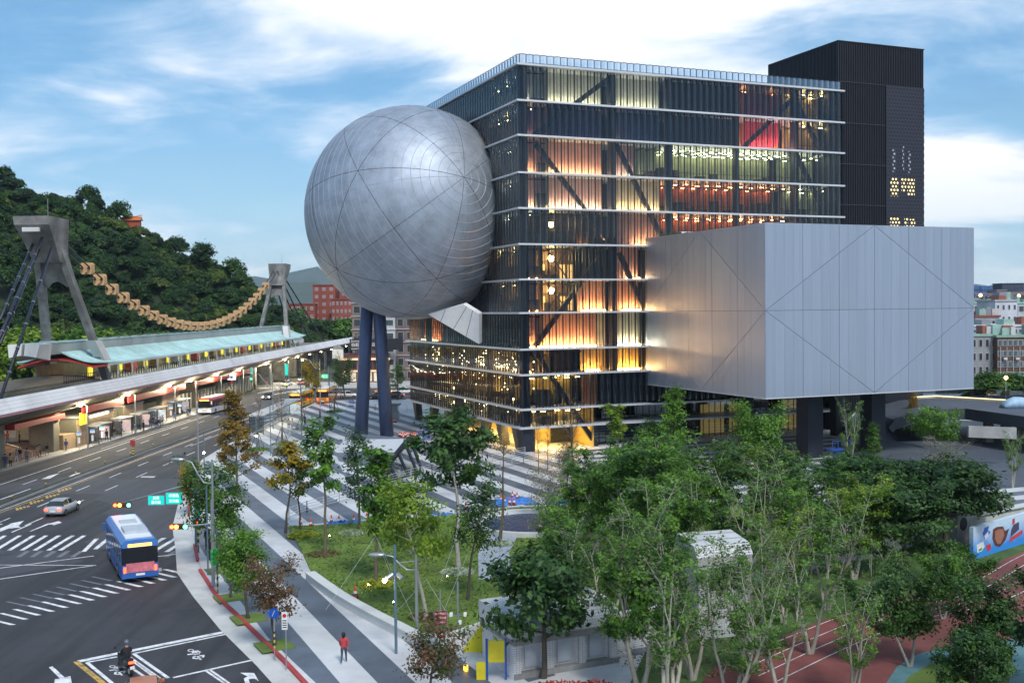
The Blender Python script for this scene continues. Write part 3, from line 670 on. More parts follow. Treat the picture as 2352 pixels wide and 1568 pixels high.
# --- service tower
TX0, TX1, TY1, TZ = 51.75, 68.2, 17.3, 58.35
m_tow = mat('tower_metal', (.017, .018, .028), .45, .3, var=.15)
TW = MB().box(TX0 + .1, TX1 - .1, .35, TY1, .12, TZ).build('service_tower', m_tow, TH)
ribs = MB(); x = TX0
while x < 60.6: ribs.box(x, x + .16, .2, .36, .2, TZ + .03); x += .33
x = 60.7
while x < TX1 - .15: ribs.box(x, x + .16, .2, .36, 52.5, TZ + .03); x += .33
y = .4
while y < TY1: ribs.box(TX0 - .06, TX0 + .11, y, y + .16, 49, TZ + .03); y += .33
for k in range(18): ribs.box(TX1 - .12, TX1 + .05, .3 + k, .46 + k, 1, TZ)
tag(ribs.build('cladding_rib', m_tow, TW), kind='stuff')
for z in (52.4, 46.3, 40.2, 34.1, 28.0): MB().box(TX0 + .02, TX1, .14, .4, z - .06, z + .06).build('tower_joint', m_joint, TW)
MB().box(TX0 - .08, TX1 + .08, .12, TY1, TZ - .02, TZ + .12).build('tower_coping', m_tow, TW)
# perforated screen
mp_ = bpy.data.materials.new('perforated_screen'); mp_.use_nodes = True; t = mp_.node_tree; b = t.nodes['Principled BSDF']
b.inputs['Base Color'].default_value = (.034, .036, .056, 1); b.inputs['Roughness'].default_value = .45; b.inputs['Metallic'].default_value = .3
tcn = t.nodes.new('ShaderNodeTexCoord'); sx_ = t.nodes.new('ShaderNodeSeparateXYZ'); t.links.new(tcn.outputs['Object'], sx_.inputs[0])
zr = math_node(t, 'DIVIDE', sx_.outputs[2], .55); row = math_node(t, 'FLOOR', zr); od = math_node(t, 'MULTIPLY', math_node(t, 'MODULO', row, 2.0), .5)
fx = math_node(t, 'SUBTRACT', math_node(t, 'FRACT', math_node(t, 'ADD', math_node(t, 'DIVIDE', sx_.outputs[0], .62), od)), .5); fz = math_node(t, 'SUBTRACT', math_node(t, 'FRACT', zr), .5)
d2 = math_node(t, 'ADD', math_node(t, 'MULTIPLY', fx, fx), math_node(t, 'MULTIPLY', fz, fz))
hole = math_node(t, 'LESS_THAN', d2, .095)
trn = t.nodes.new('ShaderNodeBsdfTransparent'); mxs = t.nodes.new('ShaderNodeMixShader'); t.links.new(hole, mxs.inputs[0]); t.links.new(b.outputs[0], mxs.inputs[1]); t.links.new(trn.outputs[0], mxs.inputs[2])
t.links.new(mxs.outputs[0], t.nodes['Material Output'].inputs[0])
MB().box(60.7, TX1 - .02, .05, .09, 28.2, 52.3).build('perforated_screen', mp_, TW)
MB().box(60.7, TX1 - .02, .12, .352, 28.2, 52.3).build('screen_recess', m_core, TW)
lit = mat('lit_tower_window', (.5, .4, .2), .5, var=.35, vs_=2.5, emit=(1, .76, .3), estr=1.0)
for (x0, x1, z0, z1) in [(61.6, 63.1, 35.6, 38.4), (63.7, 64.6, 36.2, 38.6), (64.9, 66.3, 35.7, 38.5), (61.5, 63.4, 29.6, 32.4), (64.3, 65.0, 29.8, 32.3), (65.4, 66.4, 29.8, 32.2)]:
    MB().box(x0, x1, .095, .115, z0, z1).build('window', lit, TW)
for (x0, x1, z0, z1) in [(62, 62.5, 39.3, 43), (63.9, 64.2, 39.5, 43.5), (65.1, 65.5, 39.3, 42.6)]:
    MB().box(x0, x1, .095, .115, z0, z1).build('window', mat('dim_tower_window', (.3, .3, .3), .5, emit=(.55, .6, .8), estr=.25), TW)

# --- the globe
def sph_local(px, py, C, Rr):
    a, d, e = ray(px, py); o = Vector((0, 0, CAM_H)); dv = Vector((a, d, e)).normalized(); oc = o - C
    bq = oc.dot(dv); q = bq * bq - oc.dot(oc) + Rr * Rr
    t_ = -bq - math.sqrt(max(q, 0)); return (o + dv * t_ - C).normalized()
GT, GD, GR, GZ = 22.2, 8.0, 15.55, 33.2
GC = Vector((*BW(-GD, GT), GZ))
m_glb = mat('globe_aluminium', (.36, .41, .49), .58, .64, var=.22, vs_=.5, stain=.25)
gl = MB(); gl.ball((0, 0, 0), GR, 96, 64)
GLB = gl.build('globe', m_glb, TH, True, (-GD, GT, GZ))
ax_a = sph_local(1066, 407, GC, GR); ax_e = sph_local(876, 545, GC, GR)
ax_b = (ax_e * math.sqrt(2) - ax_a); ax_b = (ax_b - ax_a * ax_b.dot(ax_a)).normalized(); ax_c = ax_a.cross(ax_b)
rotl = Matrix.Rotation(-YAW, 3, 'Z')
A_, B_, C_ = (rotl @ ax_a, rotl @ ax_b, rotl @ ax_c)
def circle_tube(n_, r_, off=0.0, seg=120, nm='seam', m=m_joint):
    n_ = n_.normalized(); u = n_.orthogonal().normalized(); v = n_.cross(u); rr = math.sqrt(max(0, 1 - off * off)) * (GR + .0)
    MB().tube([n_ * off * GR + (u * math.cos(2 * math.pi * k / seg) + v * math.sin(2 * math.pi * k / seg)) * rr for k in range(seg + 1)], r_, 4, False).build(nm, m, GLB)
for n_ in (A_, B_, C_, A_ + B_, A_ - B_, B_ + C_, B_ - C_, A_ + C_, A_ - C_): circle_tube(n_, .03)
m_pj = mat('panel_joint_bright', (.52, .55, .60), .65, .5, var=0)
for k in range(1, 26): circle_tube(A_, .03, math.cos(R(4.6 * k)), 96, 'panel_joint', m_pj)
for k in range(8):
    n_ = (B_ * math.cos(R(22.5 * k + 11.25)) + C_ * math.sin(R(22.5 * k + 11.25)))
    if k % 2 == 0: circle_tube(n_, .025, 0, 96, 'panel_joint', m_pj)
# legs of the globe, raking outwards
m_leg = mat('leg_blue_grey', (.065, .095, .19), .45, .2, var=.12)
for (pb, pt) in (((829, 1003), (846, 690)), ((889, 1003), (868, 690))):
    bw_ = G(*pb); bl = BL(*bw_); tw = D(pt[0], pt[1], bw_[1] - 1.0); tl = BL(tw[0], tw[1])
    MB().tube([(*bl, .1), (*tl, tw[2] + 2)], [1.02, .92], 24).build('globe_leg', m_leg, TH, True)
# folded white canopy wedge below the globe
def LP(px, py, xl):
    a, d, e = ray(px, py); cx_ = cb * (0 - BX) + sb * (0 - BY); rx = cb * a + sb * d; t_ = (xl - cx_) / rx
    return (xl, -sb * (a * t_ - BX) + cb * (d * t_ - BY), CAM_H + e * t_)
p_tip, p_r1, p_r2 = LP(983, 722, -8.0), LP(1100, 721, -1.4), LP(1100, 790, -.9)
_nw = (Vector(p_r1) - Vector(p_tip)).cross(Vector(p_r2) - Vector(p_tip))
def on_wedge(xl): return (Vector(LP(1064, 699, xl)) - Vector(p_tip)).dot(_nw)
_lo, _hi = -14.0, 4.0
for _k in range(50):
    _m = (_lo + _hi) / 2
    if (on_wedge(_m) > 0) == (on_wedge(_lo) > 0): _lo = _m
    else: _hi = _m
p_top = LP(1064, 699, _lo)
m_wdg = mat('wedge_white', (.80, .81, .83), .45, .1, var=.05)
wd = MB().ext([p_tip, p_r2, p_r1, p_top], (.5, .1, .25)); WDG = wd.build('canopy_wedge', m_wdg, TH)
sm = MB()
for f in (.25, .5, .75):
    a = Vector(p_tip).lerp(Vector(p_r2), f); b = (Vector(p_top).lerp(Vector(p_r1), max(0, (f - .35) / .65)) if f > .35 else Vector(p_tip).lerp(Vector(p_top), f * 2.0))
    sm.bar(a + Vector((-.03, 0, 0)), b + Vector((-.03, 0, 0)), .05)
sm.build('wedge_seam', m_joint, WDG)

# ------------------------------------------------------------------ metro viaduct, station, pylons
XC = -67.5
m_via = mat('viaduct_tile', (.72, .73, .75), .5, var=.08, vs_=.4, stain=.3)
m_pink = mat('viaduct_pink', (.42, .22, .25), .6, var=.15)
m_rc = mat('weathered_concrete', (.25, .25, .245), .85, var=.5, vs_=.5, bump=.3, bs=4, stain=.8)
m_gird = mat('girder_concrete', (.20, .19, .15), .85, var=.25, vs_=.4, stain=.5)
m_roofg = mat('copper_green_roof', (.37, .57, .58), .5, .05, var=.18, vs_=.5, stain=.35)
m_whc = mat('white_painted_concrete', (.62, .63, .62), .6, var=.08, vs_=.5, stain=.35)
m_redb = mat('red_fascia', (.50, .035, .03), .5, var=.15)
m_tan = mat('tan_tile', (.40, .29, .20), .55, var=.15, rnd=.08, stain=.25)
VIA = thing('metro_viaduct', 'elevated metro viaduct with curved white parapet running past the station', 'viaduct')
V0, V1 = 60.0, 520.0
yy = []; y = V0
while y < V1: yy.append((y, min(y + 6.0, V1))); y += 6.0
for a, b in yy:                         # curved parapet units
    pr = [(-58.95, 7.45), (-59.2, 7.9), (-59.45, 8.32), (-59.7, 8.72), (-59.95, 9.08)]
    mb = MB(); ring = lambda yv: [(x, yv, z) for x, z in pr] + [(x - .22, yv, z) for x, z in pr[::-1]]
    mb.loft([ring(a + .02), ring(b - .02)]); mb.build('parapet_unit', m_via, VIA)
for k in range(3): MB().box(-59.2 - .25 * k - .004, -59.2 - .25 * k + .012, V0, V1, 7.88 + .41 * k, 7.905 + .41 * k).build('tile_joint', m_gird, VIA)
MB().add([(-58.97, V0, 7.1), (-58.97, V1, 7.1), (-58.95, V1, 7.45), (-58.95, V0, 7.45), (-59.3, V0, 7.1), (-59.3, V1, 7.1), (-59.3, V1, 7.45), (-59.3, V0, 7.45)], [(0, 1, 2, 3), (4, 7, 6, 5), (0, 4, 5, 1), (3, 2, 6, 7), (0, 3, 7, 4), (1, 5, 6, 2)]).build('parapet_base', m_pink, VIA)
MB().loft([[(-58.98, yv, 7.1), (-60.2, yv, 6.3), (-62.6, yv, 5.5), (-72.4, yv, 5.5), (-74.8, yv, 6.3), (-76, yv, 7.1), (-76, yv, 7.6), (-59.3, yv, 7.6)] for yv in (V0, V1)]).build('girder', m_gird, VIA)
MB().box(-76.2, -75.8, V0, V1, 7.1, 9.0).build('parapet_base', m_via, VIA)
m_rail = mat('rail_bed', (.12, .115, .11), .9)
MB().box(-62.4, -59.4, V0, V1, 7.6, 7.75).build('track_bed', m_rail, VIA)
for x in (-61.6, -60.3): MB().box(x - .05, x + .05, V0, V1, 7.75, 7.92).build('rail', m_blk, VIA)
for y in [131, 147] + [163 + 16.5 * k for k in range(14)]:
    MB().add([(-60.0, y - .9, 6.3), (-60.0, y + .9, 6.3), (-63.4, y + .9, 5.2), (-63.4, y - .9, 5.2), (-62.2, y - .9, 5.5), (-62.2, y + .9, 5.5), (-59.6, y + .9, 6.75), (-59.6, y - .9, 6.75)], [(0, 1, 2, 3), (4, 7, 6, 5), (0, 7, 6, 1), (2, 5, 4, 3), (0, 3, 4, 7), (1, 6, 5, 2)]).build('bracket', m_gird, VIA)
    MB().prism([(-66.2, y - 1), (-65.7, y - 1.3), (-63.3, y - 1.3), (-62.8, y - 1), (-62.8, y + 1), (-63.3, y + 1.3), (-65.7, y + 1.3), (-66.2, y + 1)], .1, 5.6).build('pier', m_rc if y > 230 else m_gird, VIA)

STN = thing('metro_station', 'metro station with green curved tile roof above lit platforms', 'station')
R0, R1 = 158.0, 322.0
MB().box(-74, -62.6, 150, 326, 7.6, 8.75).build('platform', m_conc, STN)
def roof_prof(s, lift=0.0):
    pts = [(1.0, 13.35), (2.2, 12.65), (3.4, 12.05), (4.6, 11.6), (5.6, 11.35 + lift)]
    return [(XC + s * x, z) for x, z in pts]
n_seg = 26
for s in (1, -1):
    rows = []
    for k in range(n_seg + 1):
        t = k / n_seg; yv = R0 + (R1 - R0) * t; e = max(0, 1 - t * n_seg / 2.5) ** 2 + max(0, 1 - (1 - t) * n_seg / 2.5) ** 2
        rows.append([(x, yv, z + e * .55 * (i / 4)) for i, (x, z) in enumerate(roof_prof(s))] + [(x, yv, z - .22 + e * .55 * (i / 4)) for i, (x, z) in list(enumerate(roof_prof(s)))[::-1]])
    rf = MB().loft(rows).build('roof_slope', m_roofg, STN, True)
    rr = MB(); yv = R0 + .1                     # standing tile ridges
    while yv < R1:
        t = (yv - R0) / (R1 - R0); e = max(0, 1 - t * n_seg / 2.5) ** 2 + max(0, 1 - (1 - t) * n_seg / 2.5) ** 2
        rr.tube([(x, yv, z + .03 + e * .55 * (i / 4)) for i, (x, z) in enumerate(roof_prof(s))], .085, 4); yv += .62
    tag(rr.build('tile_rib', m_roofg, rf), kind='stuff')
    rows_e = MB().box(XC + s * 5.6 - .1, XC + s * 5.6 + .1, R0 + 6, R1 - 6, 11.0, 11.3).build('eave_beam', m_whc, STN)
bm = MB().loft([[(XC - .75, yv, 13.1), (XC + .75, yv, 13.1), (XC + 1.1, yv, 14.55), (XC + 1.0, yv, 14.75), (XC - 1.0, yv, 14.75), (XC - 1.1, yv, 14.55)] for yv in (149.5, 318)])
BM_ = bm.build('ridge_beam', m_whc, STN)
MB().box(XC - 1.2, XC + 1.2, 149.2, 318.4, 14.74, 14.9).build('ridge_cap', m_roofg, BM_)
for k in range(28): MB().box(XC - .3 + rng.uniform(-.4, .4), XC + .5, 172 + k * 5.1, 173.2 + k * 5.1, 14.9, 15.1).build('vent_hatch', m_gird, BM_)
for s in (1, -1): MB().add([(XC + s * .2, 147.6, 13.3), (XC + s * 1.9, 147.6, 13.0), (XC + s * 2.2, 148.0, 14.8), (XC + s * .2, 148.0, 14.9), (XC + s * .2, 152, 12.6), (XC + s * 1.9, 152, 12.4), (XC + s * 2.2, 152, 14.8), (XC + s * .2, 152, 14.9)], [(0, 1, 2, 3), (7, 6, 5, 4), (0, 4, 5, 1), (2, 6, 7, 3), (1, 5, 6, 2), (0, 3, 7, 4)]).build('beam_end', m_whc, STN)
# curved red soffit at the near gable
MB().loft([[(XC + x, yv, 11.2 + 1.2 * (1 - (x / 5.6) ** 2)) for x in (-5.6, -4, -2, 0, 2, 4, 5.6)] + [(XC + x, yv, 10.95 + 1.2 * (1 - (x / 5.6) ** 2)) for x in (5.6, 4, 2, 0, -2, -4, -5.6)] for yv in (R0 + .2, R0 + 12)]).build('gable_soffit', m_redb, STN)
m_plit = emis('platform_tube', (1, .93, .72), 9)
y = 166; k = 0
while y < 318:
    MB().box(-63.55, -63.3, y - .12, y + .12, 8.75, 11.4).build('platform_post', m_whc, STN)
    MB().box(-64.6, -64.3, y + .8, y + 5.4, 11.0, 11.08).build('platform_lamp', m_plit, STN)
    MB().box(-63.5, -63.38, y + .5, y + 5.6, 9.75, 9.85).build('platform_barrier', m_blk, STN)
    for q in range(5): MB().box(-63.5, -63.38, y + .5 + q * 1.25, y + .58 + q * 1.25, 8.75, 9.8).build('platform_barrier', m_blk, STN)
    if k % 2 == 0: MB().box(-66.5, -66.3, y + 1.5, y + 3.2, 9.2, 10.6).build('platform_sign', mat('platform_yellow', (.75, .6, .03), .5, emit=(1, .8, .05), estr=.35), STN)
    else: MB().box(-67.5, -66.2, y + 1.2, y + 4, 8.75, 10.4).build('platform_kiosk', mat(['kiosk_red', 'kiosk_grey', 'kiosk_brown'][k % 3], [(.4, .06, .05), (.35, .36, .36), (.2, .12, .06)][k % 3], .5), STN)
    y += 6.4; k += 1
MB().box(-71.4, -71.2, 160, 320, 8.75, 11.2).build('platform_wall', mat('platform_wall', (.34, .30, .2), .7, var=.3, vs_=.5), STN)
# corrugated canopy at the near end of the platform
cn = MB()
for k in range(60): cn.tube([(-73.5, 118 + k * .72, 9.1), (-69, 118.5 + k * .72, 9.75), (-63, 119 + k * .72, 9.3)], .2, 5)
tag(cn.build('corrugated_canopy', mat('canopy_bronze', (.16, .13, .09), .5, .4), STN), kind='stuff')
MB().box(-73.6, -62.8, 117, 163, 8.6, 9.15).build('canopy_deck', m_gird, STN)
fe = MB()
for k in range(20): fe.box(-62.9, -62.84, 150 + k * .8, 150.06 + k * .8, 9.1, 10.2)
fe.box(-62.92, -62.82, 150, 165.5, 10.15, 10.22); fe.box(-62.92, -62.82, 150, 165.5, 9.6, 9.65)
fe.build('fence', m_blk, STN)
# tiled ground-level hall under the viaduct
def tiles(x, y0, y1, z0, z1, tw=2.3, th=1.02, face=1):
    k = y0
    while k < y1 - .3:
        z = z0
        while z < z1 - .3:
            MB().box(x - .06, x + .0 + rng.uniform(0, .008), k + .025, min(k + tw, y1) - .025, z + .025, min(z + th, z1) - .025).build('wall_tile', m_tan, STN); z += th
        k += tw
for (x, y0, y1, zt) in ((-61.6, 151, 165, 4.2), (-62.2, 171, 180, 4.0), (-62.2, 190, 199, 4.2)):
    MB().box(-70, x - .05, y0, y1, .12, zt).build('hall_wall', m_gird, STN); tiles(x, y0, y1, .14, zt)
    MB().box(-70, x + .15, y0 - .2, y1 + .2, zt, zt + .25).build('hall_roof', m_conc, STN)
MB().box(-70, -63.2, 165, 262, .12, 3.4).build('hall_wall', m_gird, STN)
for k in range(24): MB().box(-63.2, -62.95, 200 + k * 2.4, 200.15 + k * 2.4, .14, 3.4).build('hall_pilaster', m_whc, STN)
for (y0, y1) in ((152, 168), (170, 200), (206, 250)): MB().box(-61.3, -61.1, y0, y1, 4.75, 5.75).build('red_fascia', m_redb, STN)
MB().box(-72, -62.0, 133, 148, 4.6, 5.3).build('red_fascia', m_redb, STN)
MB().box(-61.5, -61.42, 155.5, 162.5, 3.9, 4.15).build('wall_lamp', emis('wall_tube', (1, .9, .6), 9), STN)
# entrance stairs, cheek wall, handrails, hall behind
for k in range(8): MB().prism([(-64.2 - k * .42, 128), (-63.2 - k * .42, 147.5), (-95, 150), (-95, 128)], .14 + k * .16 - (.0 if k else .01), .14 + (k + 1) * .16).build('step', mat('stair_stone', (.22, .16, .13), .7, var=.2, vs_=2), STN)
MB().prism([(-62.3, 148), (-61.8, 150.9), (-67, 150.9), (-67, 148)], .14, 2.2).build('cheek_wall', m_tan, STN)
MB().box(-96, -67, 149.5, 151, 1.4, 4.6).build('hall_wall', mat('hall_interior', (.45, .4, .28), .6, var=.3, vs_=.6), STN)
for k in range(9): MB().box(-66 - k * 3, -64.5 - k * 3, 140, 140.4, 4.42, 4.5).build('hall_lamp', emis('hall_tube', (1, .86, .5), 14), STN)
for k in range(5): MB().box(-92 + k * 5, -89.6 + k * 5, 149.3, 149.45, 1.8, 3.6).build('ticket_gate_board', mat('board_%d' % (k % 3), [(.1, .35, .12), (.6, .6, .58), (.35, .05, .05)][k % 3], .5), STN)
hr = MB()
for x in (-71, -66.2): hr.tube([(x + 3.6, 139, 1.1), (x, 139, 2.3), (x - 1, 139, 2.3)], .04, 5); hr.tube([(x + 3.6, 139, .15), (x + 3.6, 139, 1.1)], .04, 5); hr.tube([(x, 139, 1.4), (x, 139, 2.3)], .04, 5)
hr.build('handrail', mat('steel', (.55, .56, .58), .35, .9, var=0), STN)
sg = MB().box(-61.45, -61.25, 151.6, 153.8, 3.2, 4.9).build('exit_sign', mat('exit_yellow', (.8, .62, .03), .5, emit=(1, .75, .05), estr=.6), STN)
tm = text_mesh('1', 1.5); tm.materials.append(mat('ink_black', (.01, .01, .01), .6, var=0))
o = put('exit_number', tm, sg, (-61.2, 152.7, 4.05)); o.rotation_euler = (R(90), 0, R(90))

# pylons, backstays, main cables
m_cable = mat('cable_blue_black', (.02, .025, .045), .45, .3, var=.1)
m_clamp = mat('cable_clamp', (.3, .31, .33), .4, .7, var=0)
def pylon(label, y_foot, sgn, grp='leaning concrete pylons of the station'):
    """sgn=-1 leans towards the camera"""
    T = thing('pylon', label, 'pylon', (XC, y_foot, 0), 0, grp)
    def P3(x, dy, z): return (x, sgn * dy, z)
    for s in (1, -1):
        rows = []
        for (x, dy, z, w_, d_) in ((4.6, 0.0, 7.6, 1.0, 1.5), (3.6, 3.2, 14.5, .95, 1.4), (2.2, 8.0, 24.2, .9, 1.45), (1.55, 10.6, 29.6, .9, 1.9)):
            rows.append([P3(s * x - w_ / 2, dy - d_ / 2, z), P3(s * x + w_ / 2, dy - d_ / 2, z), P3(s * x + w_ / 2, dy + d_ / 2, z), P3(s * x - w_ / 2, dy + d_ / 2, z)])
        MB().loft(rows).build('leg', m_rc, T)
        MB().loft([[P3(s * x - .75, dy - 1.3, z), P3(s * x + .75, dy - 1.3, z), P3(s * x + .75, dy + 1.3, z), P3(s * x - .75, dy + 1.3, z)] for x, dy, z in ((4.35, .9, 11.2), (3.5, 3.2, 14.9))]).build('leg_sleeve', m_whc, T)
    # web with arched opening between the legs
    n_ = 10; arc = [(-1.9 + 3.8 * k / n_, 22.5 + 1.3 * math.sin(math.pi * k / n_)) for k in range(n_ + 1)]
    pl = [(-1.7, 28.6), (-1.9, 24)] + arc[1:-1] + [(1.9, 24), (1.7, 28.6)]
    MB().ext([P3(x, 10.4 - (29 - z) * .46, z) for x, z in pl], (0, .6, 0)).build('web', m_rc, T)
    # flared head
    hd = []
    for (z, hx, a, b) in ((26.5, 1.95, 8.0, 10.9), (29.2, 2.2, 8.6, 13.2), (31.6, 2.5, 8.9, 15.6), (32.8, 2.55, 9.0, 15.8)):
        hd.append([P3(-hx, a, z), P3(hx, a, z), P3(hx, b, z), P3(-hx, b, z)])
    H_ = MB().loft(hd).build('head', m_rc, T)
    MB().box(-1.2, 1.2, *sorted((sgn * 15.6, sgn * 16.0)), 30.6, 31.2).build('anchor_block', m_whc, H_)
    MB().tube([P3(.8, 12, 32.7), P3(.8, 12, 35.6)], .05, 5).build('lightning_rod', m_clamp, H_)
    return T
PY0, PY1 = 167.0, 300.5
pylon('weathered concrete pylon at the near end of the green roof', PY0, -1)
pylon('smaller-looking far concrete pylon beyond the end of the green roof', PY1, 1)
def cable(nm, label, pts, r_, grp, n=8):
    mb = MB().tube(pts, r_, n); o = tag(mb.build(nm, m_cable, None, True), label, 'cable', grp)
    L_ = sum(math.dist(a, b) for a, b in zip(pts, pts[1:])); 
    for k in range(1, int(L_ / 5)):
        t = k * 5 / L_; a, b = Vector(pts[0]), Vector(pts[-1]); p = a.lerp(b, t); d = (b - a).normalized()
        if len(pts) == 2: MB().tube([p - d * .12, p + d * .12], r_ * 1.25, n).build('clamp', m_clamp, o)
ends = [(D(0, 735, 128), (-68.9, 155.2, 29.5)), (D(0, 790, 122), (-67.8, 154.2, 28.2)), (D(-14, 805, 120), (-66.6, 152.6, 29.8)), ((-60.6, 126.5, 9.0), (-65.6, 153.4, 28.4))]
for k, (a, b) in enumerate(ends): cable('backstay', 'blue-black backstay at the near pylon, %s from the left at its top' % ORD[k], [a, b], .2, 'near pylon backstays')
for k, (dx, yb) in enumerate(((-1.6, 338), (-.5, 346), (.7, 341), (1.7, 352))): cable('backstay', 'thin dark backstay behind the far pylon, %s from the left' % ORD[k], [(XC + dx, PY1 + 11.5, 28.6), (XC + dx * 2.2 + 2, yb, 9)], .2, 'far pylon backstays')
YM, ZM = 233.0, 16.0; KQ = (26.15 - 16.0) / (62 ** 2)
def cz(y): return ZM + KQ * (y - YM) ** 2
for s in (-1, 1):
    pts = [(XC + s * .55, 156.0, 28.9)] + [(XC + s * .55, 160 + 147 * k / 40, cz(160 + 147 * k / 40)) for k in range(41)] + [(XC + s * .55, 311, 28.9)]
    tag(MB().tube(pts, .12, 6).build('main_cable', m_cable, None, True), 'dark main cable sagging between the pylons, %s side' % ('road' if s > 0 else 'hill'), 'cable', 'main suspension cables')
m_lant = mat('lantern_ochre', (.60, .36, .17), .6, var=.14, rnd=.06, vs_=2)
def lantern_box():
    mb = MB(); w_, h_ = .9, .92
    prof = [(-w_, -h_ * .75), (-w_ * .75, -h_), (-w_ * .2, -h_), (-w_ * .2, -h_ * .72), (w_ * .2, -h_ * .72), (w_ * .2, -h_), (w_ * .75, -h_), (w_, -h_ * .75), (w_, h_ * .7), (w_ * .75, h_), (-w_ * .75, h_), (-w_, h_ * .7)]
    mb.ext([(x, -.65, z) for x, z in prof], (0, 1.3, 0)); return mb.mesh('lantern_body', m_lant)
lm = lantern_box(); cm_ = MB().tube([(0, -1.2, 0), (0, 1.2, 0)], .17, 8).mesh('cable_sleeve', m_cable)
hm = MB().box(-.03, .03, -.03, .03, -1.9, -.5).mesh('hanger_rod', m_cable)
for k in range(25):
    y = 171 + 124 * k / 24; T = thing('cable_box', 'ochre box strung on the sagging cables, %s from the near pylon' % ORD[k], 'cable box', (XC, y, cz(y)), 0, 'boxes strung along the station cables')
    put('box_body', lm, T)
    for s in (-1, 1):
        put('cable_sleeve', cm_, T, (s * .55, 0, 0)); put('hanger_rod', hm, T, (s * .5, 0, 0))

# ------------------------------------------------------------------ vegetation
def leaf_mat(name, c1, c2, rough=.5, trans=.26, scale=.75):
    m = bpy.data.materials.new(name); m.use_nodes = True; t = m.node_tree; t.nodes.clear()
    tcn = t.nodes.new('ShaderNodeTexCoord'); nz = t.nodes.new('ShaderNodeTexNoise'); nz.inputs['Scale'].default_value = scale; nz.inputs['Detail'].default_value = 3
    t.links.new(tcn.outputs['Object'], nz.inputs['Vector'])
    oi = t.nodes.new('ShaderNodeObjectInfo')
    geo = t.nodes.new('ShaderNodeNewGeometry')
    f = math_node(t, 'ADD', math_node(t, 'MULTIPLY', math_node(t, 'SUBTRACT', nz.outputs[0], .5), 3.6), math_node(t, 'MULTIPLY_ADD', oi.outputs['Random'], .5, -.05))
    f = math_node(t, 'ADD', f, math_node(t, 'MULTIPLY_ADD', geo.outputs['Random Per Island'], .4, .05), clamp=True)
    c = mixcol(t, f, c1, c2)
    p = t.nodes.new('ShaderNodeBsdfPrincipled'); p.inputs['Roughness'].default_value = rough; p.inputs['Specular IOR Level'].default_value = .3; t.links.new(c, p.inputs['Base Color'])
    tr = t.nodes.new('ShaderNodeBsdfTranslucent'); t.links.new(mixcol(t, .5, c, (c2[0] * 1.5, c2[1] * 1.6, c2[2])), tr.inputs[0])
    mx = t.nodes.new('ShaderNodeMixShader'); mx.inputs[0].default_value = trans; t.links.new(p.outputs[0], mx.inputs[1]); t.links.new(tr.outputs[0], mx.inputs[2])
    o = t.nodes.new('ShaderNodeOutputMaterial'); t.links.new(mx.outputs[0], o.inputs[0]); return m
LF = dict(dark=leaf_mat('leaves_dark', (.014, .046, .014), (.08, .17, .035)), mid=leaf_mat('leaves_mid', (.022, .075, .012), (.15, .30, .035)), light=leaf_mat('leaves_light', (.09, .18, .015), (.27, .37, .035)),
          olive=leaf_mat('leaves_olive', (.13, .085, .02), (.26, .17, .03)), rust=leaf_mat('leaves_rust', (.045, .075, .02), (.20, .10, .06)), yellow=leaf_mat('leaves_yellow', (.06, .09, .012), (.5, .33, .02), scale=.35),
          grey=leaf_mat('leaves_grey', (.10, .115, .07), (.25, .24, .17)), forest=leaf_mat('leaves_forest', (.009, .034, .012), (.055, .12, .02), .6, .15, .12), forest2=leaf_mat('leaves_forest_olive', (.03, .065, .012), (.13, .175, .028), .6, .15, .12))
BK = dict(dark=mat('bark_dark', (.07, .06, .05), .9, var=.3, vs_=4), grey=mat('bark_grey', (.30, .29, .26), .85, var=.25, vs_=4), brown=mat('bark_brown', (.14, .11, .08), .9, var=.3, vs_=4), pale=mat('bark_pale', (.38, .36, .30), .85, var=.2, vs_=4))
def fast_mesh(name, V, F4, m, smooth=False):
    me = bpy.data.meshes.new(name); n, k = len(V), len(F4)
    me.vertices.add(n); me.vertices.foreach_set('co', np.asarray(V, 'f').ravel()); me.loops.add(4 * k); me.loops.foreach_set('vertex_index', np.asarray(F4, 'i').ravel())
    me.polygons.add(k); me.polygons.foreach_set('loop_start', np.arange(0, 4 * k, 4, dtype='i')); me.polygons.foreach_set('loop_total', np.full(k, 4, 'i'))
    me.update(calc_edges=True); me.materials.append(m); return me
def leaf_quads(name, cen, size, m, rs, flat=.35, asp=1.9, outward=None):
    n = len(cen); cen = np.asarray(cen, float)
    nrm = rs.normal(size=(n, 3)); nrm[:, 2] = np.abs(nrm[:, 2]) + flat
    if outward is not None: nrm += outward * 1.2
    nrm /= np.linalg.norm(nrm, axis=1)[:, None]
    d = rs.normal(size=(n, 3)); d -= nrm * (d * nrm).sum(1)[:, None]; d /= np.linalg.norm(d, axis=1)[:, None]; e = np.cross(nrm, d)
    s = (size * rs.uniform(.6, 1.35, n))[:, None]
    d = d * s * .5 * asp ** .5; e = e * s * .5 / asp ** .5
    V = np.stack([cen - d, cen - e * 1.0 - nrm * s * .08, cen + d, cen + e - nrm * s * .08], 1).reshape(-1, 3)
    return fast_mesh(name, V, np.arange(4 * n).reshape(-1, 4), m)
